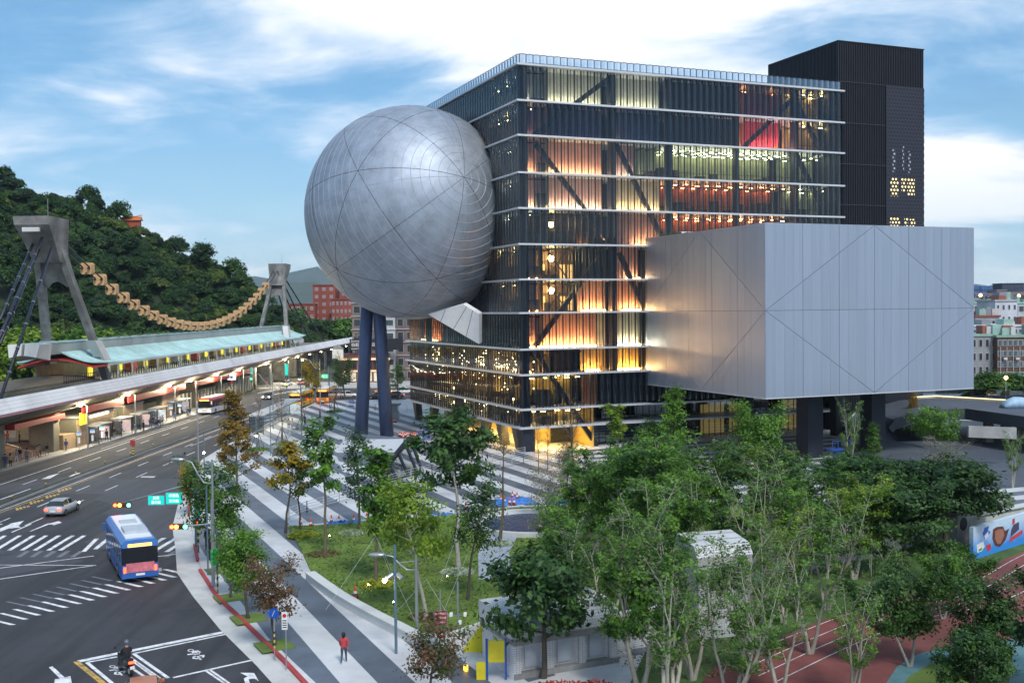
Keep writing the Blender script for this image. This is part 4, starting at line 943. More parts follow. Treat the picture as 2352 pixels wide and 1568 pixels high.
def tree_mesh(seed, H=9.0, th=.35, cr_=3.0, n1=12, n2=5, leaves=5000, lsize=.28, spread=.55, bark='brown', leaf='mid', up=.35, elev=35, r0=.16, prof='round', lean=(0, 0), n3=0, multi=1, bare=0.0, crook=.12, droop=0.0):
    r_ = random.Random(seed); rs = np.random.RandomState(seed); mb = MB(); tips = []
    def bez(p, d, L_, seg, curve, jit):
        pts = [Vector(p)]; d = Vector(d).normalized()
        for i in range(seg):
            d = (d + Vector((r_.uniform(-jit, jit), r_.uniform(-jit, jit), curve + r_.uniform(-jit, jit) * .5))).normalized(); pts.append(pts[-1] + d * L_ / seg)
        return pts, d
    for ms in range(multi):
        a0 = ms * 2.4 + r_.random(); sl_ = 0 if multi == 1 else .28
        d0 = Vector((lean[0] + sl_ * math.cos(a0), lean[1] + sl_ * math.sin(a0), 1)); pts = [Vector((.12 * math.cos(a0), .12 * math.sin(a0), -.1) if multi > 1 else (0, 0, -.1))]
        d = d0.normalized(); sg = 9
        for i in range(sg):
            d = (d + Vector((r_.uniform(-crook, crook), r_.uniform(-crook, crook), .06))).normalized(); pts.append(pts[-1] + d * H * .93 / sg)
        rad = [r0 * (1.25 if i == 0 else 1) * (1 - .82 * i / sg) / (1 if multi == 1 else 1.3) for i in range(sg + 1)]
        mb.tube(pts, rad, 7, False)
        m1 = max(3, n1 // multi)
        for k in range(m1):
            t = th + (1 - th) * ((k + .5) / m1) ** .85; i = min(sg - 1, int(t * sg)); p = pts[i].lerp(pts[i + 1], t * sg - i)
            q = (t - th) / (1 - th)
            wdt = {'round': math.sin(math.pi * min(1, .2 + .75 * q)) ** .7, 'cone': 1.05 - q * .9, 'umb': .45 + .55 * q, 'vase': .35 + .65 * q, 'oval': math.sin(math.pi * (.12 + .8 * q)) ** .6}[prof]
            az = k * 2.39996 + r_.uniform(-.4, .4) + ms; el = R(elev + (q - .4) * 25 + r_.uniform(-12, 12)); L_ = max(.3, cr_ * wdt * r_.uniform(.75, 1.15))
            bp, bd = bez(p, (math.cos(az) * math.cos(el), math.sin(az) * math.cos(el), math.sin(el)), L_, 5, up * .12 - droop * .1, .16)
            rb_ = max(.02, r0 * .42 * (1 - .6 * q)); mb.tube(bp, [rb_ * (1 - .8 * j / 5) for j in range(6)], 5, False)
            for j in range(n2):
                u = .3 + .7 * (j + r_.random()) / n2; ii = min(4, int(u * 5)); sp_ = bp[ii].lerp(bp[ii + 1], u * 5 - ii); az2 = az + r_.choice((-1, 1)) * r_.uniform(.4, 1.3); e2 = r_.uniform(-.1, .9)
                tp, td = bez(sp_, (math.cos(az2) * math.cos(e2), math.sin(az2) * math.cos(e2), math.sin(e2)), cr_ * r_.uniform(.18, .42), 3, up * .1 - droop * .12, .18)
                mb.tube(tp, [rb_ * .4, rb_ * .28, rb_ * .18, .008], 3, False); tips += tp[1:]
                for q3 in range(n3):
                    t3, _ = bez(tp[r_.randint(1, 2)], (math.cos(az2 + r_.uniform(-1.2, 1.2)), math.sin(az2 + r_.uniform(-1.2, 1.2)), r_.uniform(.0, 1)), cr_ * r_.uniform(.1, .25), 2, .05, .2)
                    mb.tube(t3, [.014, .01, .006], 3, False); tips += t3[1:]
            tips.append(bp[-1])
    bark_me = mb.mesh('trunk', BK[bark], True)
    crown = None
    if leaves:
        tp = np.array([tuple(p) for p in tips]); keep = rs.rand(len(tp)) > bare; tp = tp[keep]
        idx = rs.randint(0, len(tp), leaves); cen = tp[idx] + rs.normal(size=(leaves, 3)) * spread * np.array([1, 1, .65])
        if droop: cen[:, 2] -= np.abs(rs.normal(size=leaves)) * droop
        ctr = tp.mean(0); ow = cen - ctr; ow /= np.linalg.norm(ow, axis=1)[:, None] + 1e-6
        crown = leaf_quads('crown', cen, lsize, LF[leaf], rs, outward=ow)
    return bark_me, crown
TREES = {}
def tree_kind(key, **kw):
    if key not in TREES: TREES[key] = tree_mesh(**kw)
    return TREES[key]
def plant_tree(nm, label, key, loc, rz=0, sc=1.0, group=None, z=.12, leaf=None):
    tr, cw = TREES[key]
    T = thing(nm, label, 'tree', (loc[0], loc[1], z), rz, group); T.scale = (sc, sc, sc) if isinstance(sc, (int, float)) else sc
    put('trunk', tr, T)
    if cw is not None:
        c = put('crown', cw, T)
        if leaf: c.material_slots[0].link = 'OBJECT'; c.material_slots[0].material = LF[leaf]
    return T

# wooded hill
RIDGE = [(-900, 300), (-500, 335), (-200, 385), (0, 418), (40, 430), (80, 452), (120, 470), (165, 480), (215, 478), (255, 498), (285, 522), (325, 540), (350, 552), (385, 572), (415, 582), (440, 604), (480, 626), (510, 640), (535, 652), (570, 670), (600, 695), (640, 720), (700, 742), (760, 755)]
def ridge_y(x):
    for (a, b), (c, d) in zip(RIDGE, RIDGE[1:]):
        if a <= x <= c: return b + (d - b) * (x - a) / (c - a)
    return RIDGE[-1][1]
def hill_pt(x, t):
    f = (x + 900) / 1660; yf, yr = 215 + 150 * f ** 1.5, 430 - 30 * f
    if x > 600: yf += (x - 600) * .3
    rx, ry, rz_ = D(x, ridge_y(x), yr)
    if t <= 1:
        a, d, e = ray(x, 700); Y = yf + (yr - yf) * t; s_ = t ** .8
        bump_ = 2.2 * math.sin(Y * .09 + x * .02) * math.sin(math.pi * min(t, 1)) + 3 * math.sin(x * .031 + t * 5) * math.sin(math.pi * t)
        return (a / d * Y, Y, 1.0 + (rz_ - 1.0) * s_ + bump_)
    a, d, e = ray(x, 700); Y = yr + (t - 1) * 260
    return (a / d * Y, Y, rz_ - (t - 1) * 55)
xs = [-900 + 40 * k for k in range(42)]; ts = [0, .08, .16, .25, .35, .45, .55, .65, .75, .85, .93, 1, 1.1, 1.4, 2.2]
hv = [hill_pt(x, t) for x in xs for t in ts]; nt_ = len(ts)
hill = MB().add(hv, [(i * nt_ + j, (i + 1) * nt_ + j, (i + 1) * nt_ + j + 1, i * nt_ + j + 1) for i in range(len(xs) - 1) for j in range(nt_ - 1)]).build('hill', mat('hill_soil', (.02, .035, .014), .95, var=.3, vs_=.1), None, True)
tag(hill, kind='structure')
def crown_blob(seed, n=2600, rx=4.2, rz_=3.4, ls=.55, leaf='forest'):
    rs = np.random.RandomState(seed); cl_ = []
    for k in range(16):
        v = rs.normal(size=3); v /= np.linalg.norm(v); v[2] = abs(v[2]) * .9 - .1
        cl_.append((v * np.array([rx, rx, rz_]) * rs.uniform(.45, .8), rs.uniform(.28, .5)))
    cen, ow = [], []
    for k in range(n):
        c, r_ = cl_[rs.randint(16)]; v = rs.normal(size=3); v /= np.linalg.norm(v)
        if v[2] < -.3: v[2] *= -.6
        cen.append(c + v * np.array([rx, rx, rz_]) * r_ * rs.uniform(.8, 1.08) + np.array([0, 0, rz_ * .55])); ow.append(v)
    return leaf_quads('forest_crown', np.array(cen), ls, LF[leaf], rs, flat=.5, asp=1.4, outward=np.array(ow) * 1.5)
fc = bpy.data.collections.new('forest_crowns')
protos = []
for k in range(7):
    o = bpy.data.objects.new('forest_crown', crown_blob(40 + k, rz_=(3.4, 4.4, 2.8, 3.4, 3.0, 5.2, 3.6)[k], leaf='forest2' if k == 4 else 'forest')); fc.objects.link(o); protos.append(o)
fp, fs_ = [], []
rf = random.Random(12)
for k in range(3600):
    x = rf.uniform(-420, 752); t = rf.random() ** .9
    p = Vector(hill_pt(x, t)); sc_ = rf.uniform(.4, 1.25) * (1.1 if t > .8 else 1)
    if all((p.x - q[0]) ** 2 + (p.y - q[1]) ** 2 > (3.7 * (sc_ + q[3]) * .5) ** 2 for q in fp): fp.append((p.x, p.y, p.z, sc_))
fm = bpy.data.meshes.new('forest'); fm.from_pydata([(a, b, c) for a, b, c, d in fp], [], [])
at = fm.attributes.new('size', 'FLOAT', 'POINT'); at.data.foreach_set('value', [q[3] for q in fp])
forest = tag(put('forest', fm), 'dense green forest covering the hillside behind the station', 'forest', kind='stuff')
ng = bpy.data.node_groups.new('forest_scatter', 'GeometryNodeTree')
ng.interface.new_socket('Geometry', in_out='INPUT', socket_type='NodeSocketGeometry'); ng.interface.new_socket('Geometry', in_out='OUTPUT', socket_type='NodeSocketGeometry')
gi, go = ng.nodes.new('NodeGroupInput'), ng.nodes.new('NodeGroupOutput')
ip = ng.nodes.new('GeometryNodeInstanceOnPoints'); ci = ng.nodes.new('GeometryNodeCollectionInfo'); ci.inputs[0].default_value = fc; ci.inputs[1].default_value = True; ci.inputs[2].default_value = True
na = ng.nodes.new('GeometryNodeInputNamedAttribute'); na.data_type = 'FLOAT'; na.inputs[0].default_value = 'size'
rv = ng.nodes.new('FunctionNodeRandomValue'); rv.data_type = 'FLOAT_VECTOR'; rv.inputs[0].default_value = (-.15, -.15, 0); rv.inputs[1].default_value = (.15, .15, 6.28)
mh = ng.nodes.new('GeometryNodeMeshToPoints')
ng.links.new(gi.outputs[0], mh.inputs[0]); ng.links.new(mh.outputs[0], ip.inputs[0]); ng.links.new(ci.outputs[0], ip.inputs[2]); ip.inputs[3].default_value = True
ng.links.new(rv.outputs[0], ip.inputs[5]); ng.links.new(na.outputs[0], ip.inputs[6]); ng.links.new(ip.outputs[0], go.inputs[0])
md = forest.modifiers.new('scatter', 'NODES'); md.node_group = ng

# ------------------------------------------------------------------ plaza things: lawn, pond, walls, planting
lawn_poly = [(-19.8, 93.4), (-17.2, 93.8), (-12.4, 95.9), (-7.2, 97.2), (0, 101), (12, 104), (24, 100), (24, 80), (8, 67), (-2, 63.2), (-6.0, 61.7), (-8.3, 65), (-11.1, 69.4), (-14.1, 75), (-16.8, 84)]
lawn = tag(MB().prism(lawn_poly, .0, .24).build('lawn', m_grass), kind='structure')
ribbon(MB(), lawn_poly[:6], -.12, .22, .1, .3).build('lawn_edging', m_pave, lawn)
rs = np.random.RandomState(3); cen = []
def inside(p, poly):
    c = False
    for (x1, y1), (x2, y2) in zip(poly, poly[1:] + poly[:1]):
        if (y1 > p[1]) != (y2 > p[1]) and p[0] < (x2 - x1) * (p[1] - y1) / (y2 - y1) + x1: c = not c
    return c
while len(cen) < 16000:
    p = (rs.uniform(-20, 14), rs.uniform(61, 104))
    if inside(p, lawn_poly): cen.append((p[0], p[1], .27 + rs.uniform(0, .03)))
LF['lawn'] = leaf_mat('grass_blades', (.07, .13, .02), (.17, .24, .04), .8, .2, .25)
gm = leaf_quads('grass', np.array(cen), .16, LF['lawn'], rs, flat=1.6, asp=2.5)
tag(put('grass', gm), 'short mown grass on the lawn beside the plaza', 'grass', kind='stuff')
wl = [(-14.4, 74.9), (-12.9, 72.0), (-11.4, 69.2), (-10, 66.9), (-8.6, 64.7), (-6.3, 61.3), (-5.0, 59.4)]
LW = tag(ribbon(MB(), wl, -.3, .3, .12, .62).build('low_wall', m_whc), 'long low white wall edging the lawn beside the striped pavement', 'wall')
ribbon(MB(), wl, -.36, .36, .62, .7).build('coping', m_whc, LW)
PC = (1.6, 92.8)
circ = lambda r_, n=40: [(PC[0] + r_ * math.cos(2 * math.pi * k / n), PC[1] + r_ * math.sin(2 * math.pi * k / n)) for k in range(n)]
PD = thing('pond', 'round pond with white rim and rippling dark water beside the lawn', 'pond', (0, 0, 0))
rim = MB(); a, b = circ(5.5), circ(4.95)
rim.add([(*p, .1) for p in a] + [(*p, .62) for p in a] + [(*p, .62) for p in b] + [(*p, .1) for p in b], [(i + 40 * j, (i + 1) % 40 + 40 * j, (i + 1) % 40 + 40 * (j + 1), i + 40 * (j + 1)) for i in range(40) for j in range(3)])
rim.build('rim', m_whc, PD)
MB().prism(circ(5.0), .1, .36).build('gravel_bed', mat('pond_gravel', (.55, .58, .62), .8, var=.3, vs_=6, bump=.5, bs=30), PD)
m_wat = mat('pond_water', (.025, .05, .12), .12, var=.35, vs_=2, bump=1.0, bs=2.2)
MB().prism(circ(4.2), .2, .42).build('water', m_wat, PD)
ch = MB(); ribbon(ch, [(-.9, 88.2), (-1.6, 82), (-1.3, 74)], -1.2, 1.2, .1, .3); tag(ch.build('path', mat('blue_grey_path', (.33, .37, .44), .6, var=.15), None), kind='structure')
def bed(nm, label, px, py, rx_px, leaf, n=900, h=.3, ls=.2, cat='shrub bed', group='low planting beds on the lawn', rr=None):
    c = G(px, py, .25); rr = rr or rx_px * c[1] / FPX; rs = np.random.RandomState(int(px + py))
    an = rs.uniform(0, 6.283, n); ra = rr * np.sqrt(rs.rand(n)); z = h * rs.rand(n) * (1.1 - (ra / rr) ** 2)
    cen = np.stack([ra * np.cos(an), ra * np.sin(an) * .95, .03 + z], 1)
    T = tag(put(nm, leaf_quads(nm, cen, ls, leaf if not isinstance(leaf, str) else LF[leaf], rs, flat=.3), None, (c[0], c[1], .24)), label, cat, group); return T
LF['lime'] = leaf_mat('leaves_lime', (.17, .23, .02), (.48, .5, .06), scale=1.5); LF['silver'] = leaf_mat('leaves_silver', (.22, .30, .18), (.52, .58, .45), scale=2)
bed('shrub_bed', 'yellow-green shrub bed at the lawn corner by the cones', 696, 1229, 36, 'lime', 1600)
bed('shrub_bed', 'pale silver shrub bed round the dark oval tree', 812, 1224, 34, 'silver', 1300, .22, .15)
bed('shrub_bed', 'yellow-green shrub bed round the staked slim tree', 865, 1342, 42, 'lime', 1700, .3, .17)
bed('shrub_bed', 'pale silver shrub bed round a tall trunk on the lawn', 1052, 1314, 41, 'silver', 1500, .22, .15)
bed('shrub_bed', 'yellow-green shrub bed in the middle of the lawn', 998, 1249, 34, 'lime', 1300)
bed('shrub_bed', 'silver shrub bed just below the pond rim', 1150, 1250, 34, 'silver', 1000, .25, .16)
LF['litter'] = leaf_mat('leaf_litter', (.10, .085, .04), (.22, .17, .08), scale=3)
bed('leaf_litter', 'brown leaf litter round the foot of a slim lawn tree', 742, 1272, 40, 'litter', 700, .06, .14, 'leaf litter')
bed('leaf_litter', 'brown leaf litter round the pale forked trunk', 978, 1417, 42, 'litter', 700, .06, .13, 'leaf litter')
bed('leaf_litter', 'scattered brown leaves in the park under the grey-limbed trees', 1560, 1500, 60, 'litter', 900, .05, .13, 'leaf litter', rr=4)

# --- folded stone entrance with glass front
FP = thing('folded_entrance', 'folded striped stone entrance with black framed glass front on the plaza', 'entrance', (0, 0, 0))
P1 = Vector((*G(768, 1034), .13)); P2 = Vector(D(809, 995, 148)); P3 = Vector(D(941, 1006, 127.5)); P4 = Vector((*G(866, 1096, .5), .5)); P5 = Vector((*G(800, 1119), .13))
mst = bpy.data.materials.new('striped_stone'); mst.use_nodes = True; t = mst.node_tree; b = t.nodes['Principled BSDF']; b.inputs['Roughness'].default_value = .5
tcn = t.nodes.new('ShaderNodeTexCoord'); vm = t.nodes.new('ShaderNodeVectorMath'); vm.operation = 'DOT_PRODUCT'; t.links.new(tcn.outputs['Object'], vm.inputs[0]); vm.inputs[1].default_value = (.85, .50, .25)
st_ = math_node(t, 'GREATER_THAN', math_node(t, 'FRACT', math_node(t, 'DIVIDE', math_node(t, 'ADD', vm.outputs['Value'], 200.7), 5.6)), .5)
nz = t.nodes.new('ShaderNodeTexNoise'); nz.inputs['Scale'].default_value = 1.2; nz.inputs['Detail'].default_value = 6; t.links.new(tcn.outputs['Object'], nz.inputs['Vector'])
c0 = mixcol(t, st_, (.60, .61, .63), (.115, .125, .16)); t.links.new(mixcol(t, .25, c0, nz.outputs['Color'], 'OVERLAY'), b.inputs['Base Color'])
for nm, pl in (('stone_slab', [P1, P5, P4]), ('stone_slab', [P1, P4, P2]), ('stone_slab', [P2, P4, P3])):
    MB().ext([p - Vector((0, 0, .35)) for p in pl], (0, 0, .35)).build(nm, mst, FP)
B0, B1 = Vector((*G(880, 1114), .13)), Vector((*G(973, 1086), .13))
fr = MB().bar(P4, P3, .42, .5).build('top_beam', m_blk, FP)
MB().bar(B0 + Vector((0, 0, .1)), B1 + Vector((0, 0, .1)), .2, .2).build('base_beam', m_blk, FP)
for f in (.06, .33, .62, .86, 1.0): MB().bar(P4.lerp(P3, f), B0.lerp(B1, min(1, f * .95 + .03)), .24, .3).build('mullion', m_blk, FP)
MB().add([P4, P3, B1, B0], [(0, 1, 2, 3)]).build('glass_pane', glass('entrance_glass', (.80, .86, .88), .10), FP)
hl = MB(); c = B0.lerp(B1, .5) + Vector((-.6, 1.6, 0))
for k in range(3): hl.tube([c + Vector((k * 1.2, k * .9, 0)), c + Vector((k * 1.2, k * .9, 1)), c + Vector((k * 1.2 - 1.2, k * .9 + 1.6, 1)), c + Vector((k * 1.2 - 1.2, k * .9 + 1.6, 0))], .04, 5)
hl.build('handrail', mat('steel', (.55, .56, .58), .35, .9, var=0), FP)

# --- railings
m_galv = mat('galvanised_rail', (.58, .60, .62), .4, .6, var=.1)
def railing(label, pts, h=1.05, bars=4, step=2.3, z=.12, m=None, nm='railing'):
    T = thing(nm, label, 'railing', (0, 0, 0), 0, 'metal railings on the plaza'); m = m or m_galv
    for a, b in zip(pts, pts[1:]):
        L_ = math.dist(a, b); n = max(1, round(L_ / step)); A, B = Vector((*a, z)), Vector((*b, z))
        for k in range(n + 1): 
            p = A.lerp(B, k / n); MB().box(p.x - .04, p.x + .04, p.y - .04, p.y + .04, z, z + h + .05).build('post', m, T)
        for q in range(bars):
            zz_ = Vector((0, 0, h * (q + 1) / bars)); MB().bar(A + zz_, B + zz_, .045).build('rail', m, T)
LW_ = lambda pts: [BW(*p) for p in pts]
railing('long front railing across the plaza between lawn and folded entrance', LW_([(-37.0, -32.4), (-34.8, -29.7), (-29, -24.8), (-24.7, -22), (-16.4, -17.3), (-4.2, -9.9), (4, -5)]))
railing('railing along the glass foot of the folded entrance', LW_([(-23.4, -17.6), (-16.6, -11.9), (-1.0, -2.9)]))
railing('railing beside the street trees along the road', [G(665, 1003), G(700, 990), G(745, 968)], .9)
railing('railing across the far plaza behind the globe legs', [G(795, 942), G(862, 945), G(1010, 950), G(1050, 955)], 1.2)
railing('low railing beyond the bus stop towards the far crossing', [G(625, 1040), G(655, 1015), G(668, 1004)], .8)
railing('railing under the box beside the lit doors', LW_([(27, -4), (38, -4)]), 1.0)

# --- traffic cones
m_cone = mat('cone_orange', (.72, .07, .02), .5, var=.1); m_cblk = mat('cone_base', (.03, .03, .03), .7)
c_body = MB().lathe([(.17, .04), (.045, .72), (.03, .74)], 10).mesh('cone_body', m_cone, True); c_base = MB().box(-.2, .2, -.2, .2, 0, .045).mesh('cone_foot', m_cblk); c_band = MB().lathe([(.128, .30), (.094, .46)], 10).mesh('cone_band', m_white)
Z4 = lambda a, b: (611.5 + .28 * a, 893.8 + .28 * b)
def cone(px, label, group, z=.12):
    p = G(px[0], px[1], z); T = thing('traffic_cone', label, 'traffic cone', (p[0], p[1], z), rng.uniform(0, 3), group)
    put('cone_body', c_body, T); put('cone_foot', c_base, T); put('cone_band', c_band, T); T.scale = (1.05, 1.05, 1.05)
edge = [(283, 1115), (365, 1130), (535, 1098), (597, 1102), (720, 1095), (825, 1082), (905, 1048), (995, 1033), (1082, 1030)]
for k, p in enumerate(edge): cone(Z4(*p), 'orange traffic cone along the lawn edge, %s from the left' % ORD[k], 'cones along the lawn edge')
tarp_c = [(1926, 925), (1955, 940), (1998, 950), (2020, 895), (2033, 950), (2058, 905)]
for k, p in enumerate(tarp_c): cone(Z4(*p), 'orange traffic cone round the blue tarpaulin, %s from the left' % ORD[k], 'cones round the blue tarpaulin')
cone(Z4(1637, 985), 'lone orange cone between two lawn trees near the tarpaulin', 'single cones'); cone(Z4(1022, 848), 'orange cone standing at the front railing of the entrance', 'single cones'); cone(Z4(1047, 271), 'left of two orange cones beside the globe leg', 'single cones'); cone(Z4(1063, 272), 'right of two orange cones beside the globe leg', 'single cones'); cone((816.5, 1372), 'orange cone on the lawn beside a black floodlight', 'single cones', .24)
rk = random.Random(4)
for k in range(16): cone(Z4(1095 + k * 9.5 + rk.uniform(-3, 3), 392 + rk.uniform(-8, 16)), 'orange cone in the crowded cluster behind the folded entrance, %s from the left' % ORD[k], 'clustered cones behind the entrance')
# blue tarpaulins
m_tarp = mat('tarp_blue', (.06, .2, .55), .35, var=.2, vs_=2)
def tarp(label, px, py, w_, d_, seed, z=.13):
    r_ = np.random.RandomState(seed); c = G(px, py, .12); n, m_ = 22, 12; V = []
    for i in range(n):
        for j in range(m_):
            u, v = i / (n - 1) - .5, j / (m_ - 1) - .5; e = max(0, 1 - (2 * u) ** 4) * max(0, 1 - (2 * v) ** 4)
            V.append((u * w_ + r_.normal() * .06, v * d_ + r_.normal() * .06, .02 + e * (.1 + .38 * abs(math.sin(i * 1.3 + j * .9 + seed)) * r_.rand())))
    F_ = [(i * m_ + j, (i + 1) * m_ + j, (i + 1) * m_ + j + 1, i * m_ + j + 1) for i in range(n - 1) for j in range(m_ - 1)]
    tag(MB().add(V, F_).build('tarpaulin', m_tarp, None, False, (c[0], c[1], z), .3), label, 'tarpaulin', 'crumpled blue tarpaulins')
tarp('crumpled bright blue tarpaulin near the round pond', 1180, 1152, 4.0, 3.6, 1); tarp('flat blue tarpaulin along the lawn edge', 790, 1204, 4.0, .5, 2); tarp('blue tarpaulin strip under the lawn trees', 1010, 1186, 3, .7, 3); tarp('blue tarpaulin behind the grey twiggy bush', 1290, 1158, 3, 2.5, 4)
# blue rack stacks and green bin by the cone cluster
m_brack = mat('rack_blue', (.02, .08, .35), .5, var=.1)
for k, (px, py) in enumerate(((966, 1012), (980, 1010), (808, 934))):
    c = G(px, py, .12); T = thing('blue_barrier_stack', ['blue barrier stack left of the dark plaza tree', 'blue barrier stack beside the dark plaza tree', 'blue barrier stack by the far globe leg'][k], 'barrier stack', (c[0], c[1], .12), 0, 'stacked blue barriers')
    for q in range(6): 
        MB().box(-.5 + q * .19, -.42 + q * .19, -.5, -.42, 0, 1.5).build('upright', m_brack, T)
    MB().box(-.5, .55, -.5, -.44, 1.4, 1.5).build('crossbar', m_brack, T); MB().box(-.5, .55, -.5, -.44, .2, .3).build('crossbar', m_brack, T)
c = G(957, 1030, .12); T = thing('net_bundle', 'green netting bundle beside the cone cluster', 'netting', (c[0], c[1], .12))
MB().ball((0, 0, .35), .55, 9, 6, (1, .8, .65)).build('netting', mat('net_green', (.02, .3, .16), .8, var=.4, vs_=6, bump=.8), T)
MB().ball((.6, -.3, .2), .4, 8, 5, (1, .8, .5)).build('netting', mat('net_green', (.02, .3, .16), .8), T)

# ------------------------------------------------------------------ park edge: school buildings, walls, track
def tile_mat(name, c=(.66, .67, .70), s=1.0):
    m = bpy.data.materials.new(name); m.use_nodes = True; t = m.node_tree; b = t.nodes['Principled BSDF']; b.inputs['Roughness'].default_value = .35
    tcn = t.nodes.new('ShaderNodeTexCoord'); sp_ = t.nodes.new('ShaderNodeSeparateXYZ'); t.links.new(tcn.outputs['Object'], sp_.inputs[0])
    cm = t.nodes.new('ShaderNodeCombineXYZ'); t.links.new(math_node(t, 'ADD', sp_.outputs[0], math_node(t, 'MULTIPLY', sp_.outputs[1], .7)), cm.inputs[0]); t.links.new(sp_.outputs[2], cm.inputs[1])
    br = t.nodes.new('ShaderNodeTexBrick'); br.offset = 0; br.inputs['Scale'].default_value = 1; br.inputs['Brick Width'].default_value = .16 * s; br.inputs['Row Height'].default_value = .12 * s; br.inputs['Mortar Size'].default_value = .012 * s
    br.inputs['Color1'].default_value = (*c, 1); br.inputs['Color2'].default_value = (c[0] * .9, c[1] * .9, c[2] * .9, 1); br.inputs['Mortar'].default_value = (.34, .35, .36, 1); t.links.new(cm.outputs[0], br.inputs['Vector'])
    nz = t.nodes.new('ShaderNodeTexNoise'); nz.inputs['Scale'].default_value = .8; nz.inputs['Detail'].default_value = 6; t.links.new(tcn.outputs['Object'], nz.inputs['Vector'])
    t.links.new(mixcol(t, ramp(t, nz.outputs[0], [(.4, 0), (.75, .45)]), br.outputs[0], (.3, .3, .3)), b.inputs['Base Color'])
    bn = t.nodes.new('ShaderNodeBump'); bn.inputs['Strength'].default_value = .4; bn.inputs['Distance'].default_value = .02; t.links.new(br.outputs['Fac'], bn.inputs['Height']); bn.invert = True; t.links.new(bn.outputs[0], b.inputs['Normal'])
    return m
m_tile = tile_mat('white_mosaic_tile')
a, b = Vector((.2, 54.2, 0)), Vector((5.5, 56.7, 0)); ang = math.atan2(b.y - a.y, b.x - a.x); L_ = (b - a).length
SB = thing('school_block', 'low white tiled school block with rounded roof and recessed panels', 'building', tuple(a), ang)
MB().box(-.3, L_, .35, 4, .1, 2.2).build('wall', m_tile, SB)
for k in range(4): MB().add([(k * 1.9 - .3, 0, .1), (k * 1.9 + .1, 0, .1), (k * 1.9 + .25, .36, .1), (k * 1.9 - .45, .36, .1), (k * 1.9 - .3, 0, 1.9), (k * 1.9 + .1, 0, 1.9), (k * 1.9 + .25, .36, 1.9), (k * 1.9 - .45, .36, 1.9)], [(0, 1, 5, 4), (1, 2, 6, 5), (3, 0, 4, 7), (4, 5, 6, 7), (0, 3, 2, 1), (2, 3, 7, 6)]).build('pier', m_tile, SB)
for k in range(3): MB().box(k * 1.9 + .45, k * 1.9 + 1.3, .28, .36, .55, 1.75).build('panel', mat('grey_blue_panel', (.42, .45, .5), .5, var=.1), SB)
MB().box(-.4, L_, -.2, 4.1, 1.9, 2.25).build('fascia', m_rc, SB)
MB().loft([[(x, -.25 + .05, 2.25), (x, -.1, 2.7), (x, .5, 3.1), (x, 1.6, 3.3), (x, 4, 3.3), (x, 4, 2.25)] for x in (-.5, L_ + .1)]).build('roof', m_tile, SB)
MB().box(-.3, L_, -.1, .35, .1, .4).build('plinth', m_rc, SB)
lk = MB().prism([(5.3, 58.2), (9.4, 60.2), (9.4, 60.7), (5.3, 58.7)], .1, 2.2); tag(lk.build('tiled_wall', m_tile), 'white tiled wall linking the low block and the tall block', 'wall')
SBT = thing('school_tower', 'tall white tiled block with barred window behind the grey branches', 'building', (10.4, 60.2, 0), .27)
MB().box(0, 3.3, 0, 3.0, .1, 4.8).build('wall', m_tile, SBT); MB().loft([[(x, -.06, 4.8), (x, .3, 5.4), (x, 2.7, 5.7), (x, 3.1, 4.8)] for x in (-.1, 3.4)]).build('roof', m_tile, SBT); MB().box(-.05, 3.35, -.08, 3.05, 4.35, 4.82).build('fascia', m_conc, SBT)
MB().box(.7, 2.7, -.03, .1, 2.9, 4.2).build('window', mat('dark_pane', (.02, .022, .03), .2, var=0), SBT)
gb = MB()
for k in range(11): gb.box(.72 + k * .19, .75 + k * .19, -.1, -.05, 2.9, 4.2)
for k in range(5): gb.box(.7, 2.7, -.1, -.05, 3.0 + k * .28, 3.03 + k * .28)
gb.build('window_bars', m_blk, SBT)
BWL = tag(MB().prism([(13.4, 70.6), (15.6, 72.2), (37.9, 88.0), (52, 97), (52, 97.5), (37.6, 88.5), (15.3, 72.7), (13.1, 71)], .1, 1.5).build('boundary_wall', m_lconc), 'long concrete boundary wall running through the park towards the mural', 'wall')
cpn = MB().prism([(13.3, 70.4), (15.7, 72.0), (38.0, 87.8), (52, 96.8), (52, 97.7), (37.5, 88.7), (15.2, 72.9), (13, 71.2)], 1.5, 1.62).build('coping', m_whc, BWL)
# mural wall with a generic painted sea scene
ma, mb_ = Vector((33.85, 78.5, 0)), Vector((45.5, 88.2, 0)); mang = math.atan2((mb_ - ma).y, (mb_ - ma).x); mL = (mb_ - ma).length
MW = thing('mural_wall', 'bright blue mural wall with painted ship beside the running track', 'wall', tuple(ma), mang)
mm_ = bpy.data.materials.new('mural_sea_paint'); mm_.use_nodes = True; t = mm_.node_tree; b = t.nodes['Principled BSDF']; b.inputs['Roughness'].default_value = .5
tcn = t.nodes.new('ShaderNodeTexCoord'); sp_ = t.nodes.new('ShaderNodeSeparateXYZ'); t.links.new(tcn.outputs['Object'], sp_.inputs[0]); nz = t.nodes.new('ShaderNodeTexNoise'); nz.inputs['Scale'].default_value = 1.3; t.links.new(tcn.outputs['Object'], nz.inputs['Vector'])
f = math_node(t, 'ADD', math_node(t, 'DIVIDE', sp_.outputs[2], 2.6), math_node(t, 'MULTIPLY', math_node(t, 'SUBTRACT', nz.outputs[0], .5), .5))
t.links.new(mixcol(t, ramp(t, f, [(.25, 0), (.85, 1)]), (.03, .24, .68), (.50, .66, .80)), b.inputs['Base Color'])
MB().box(0, mL, 0, .3, .1, 2.55).build('painted_face', mm_, MW)
def fig(nm, pts, col, y=-.012): MB().ext([(x, 0, z) for x, z in pts], (0, y, 0)).build(nm, mat('mural_' + nm, col, .6, var=.12, vs_=4), MW)
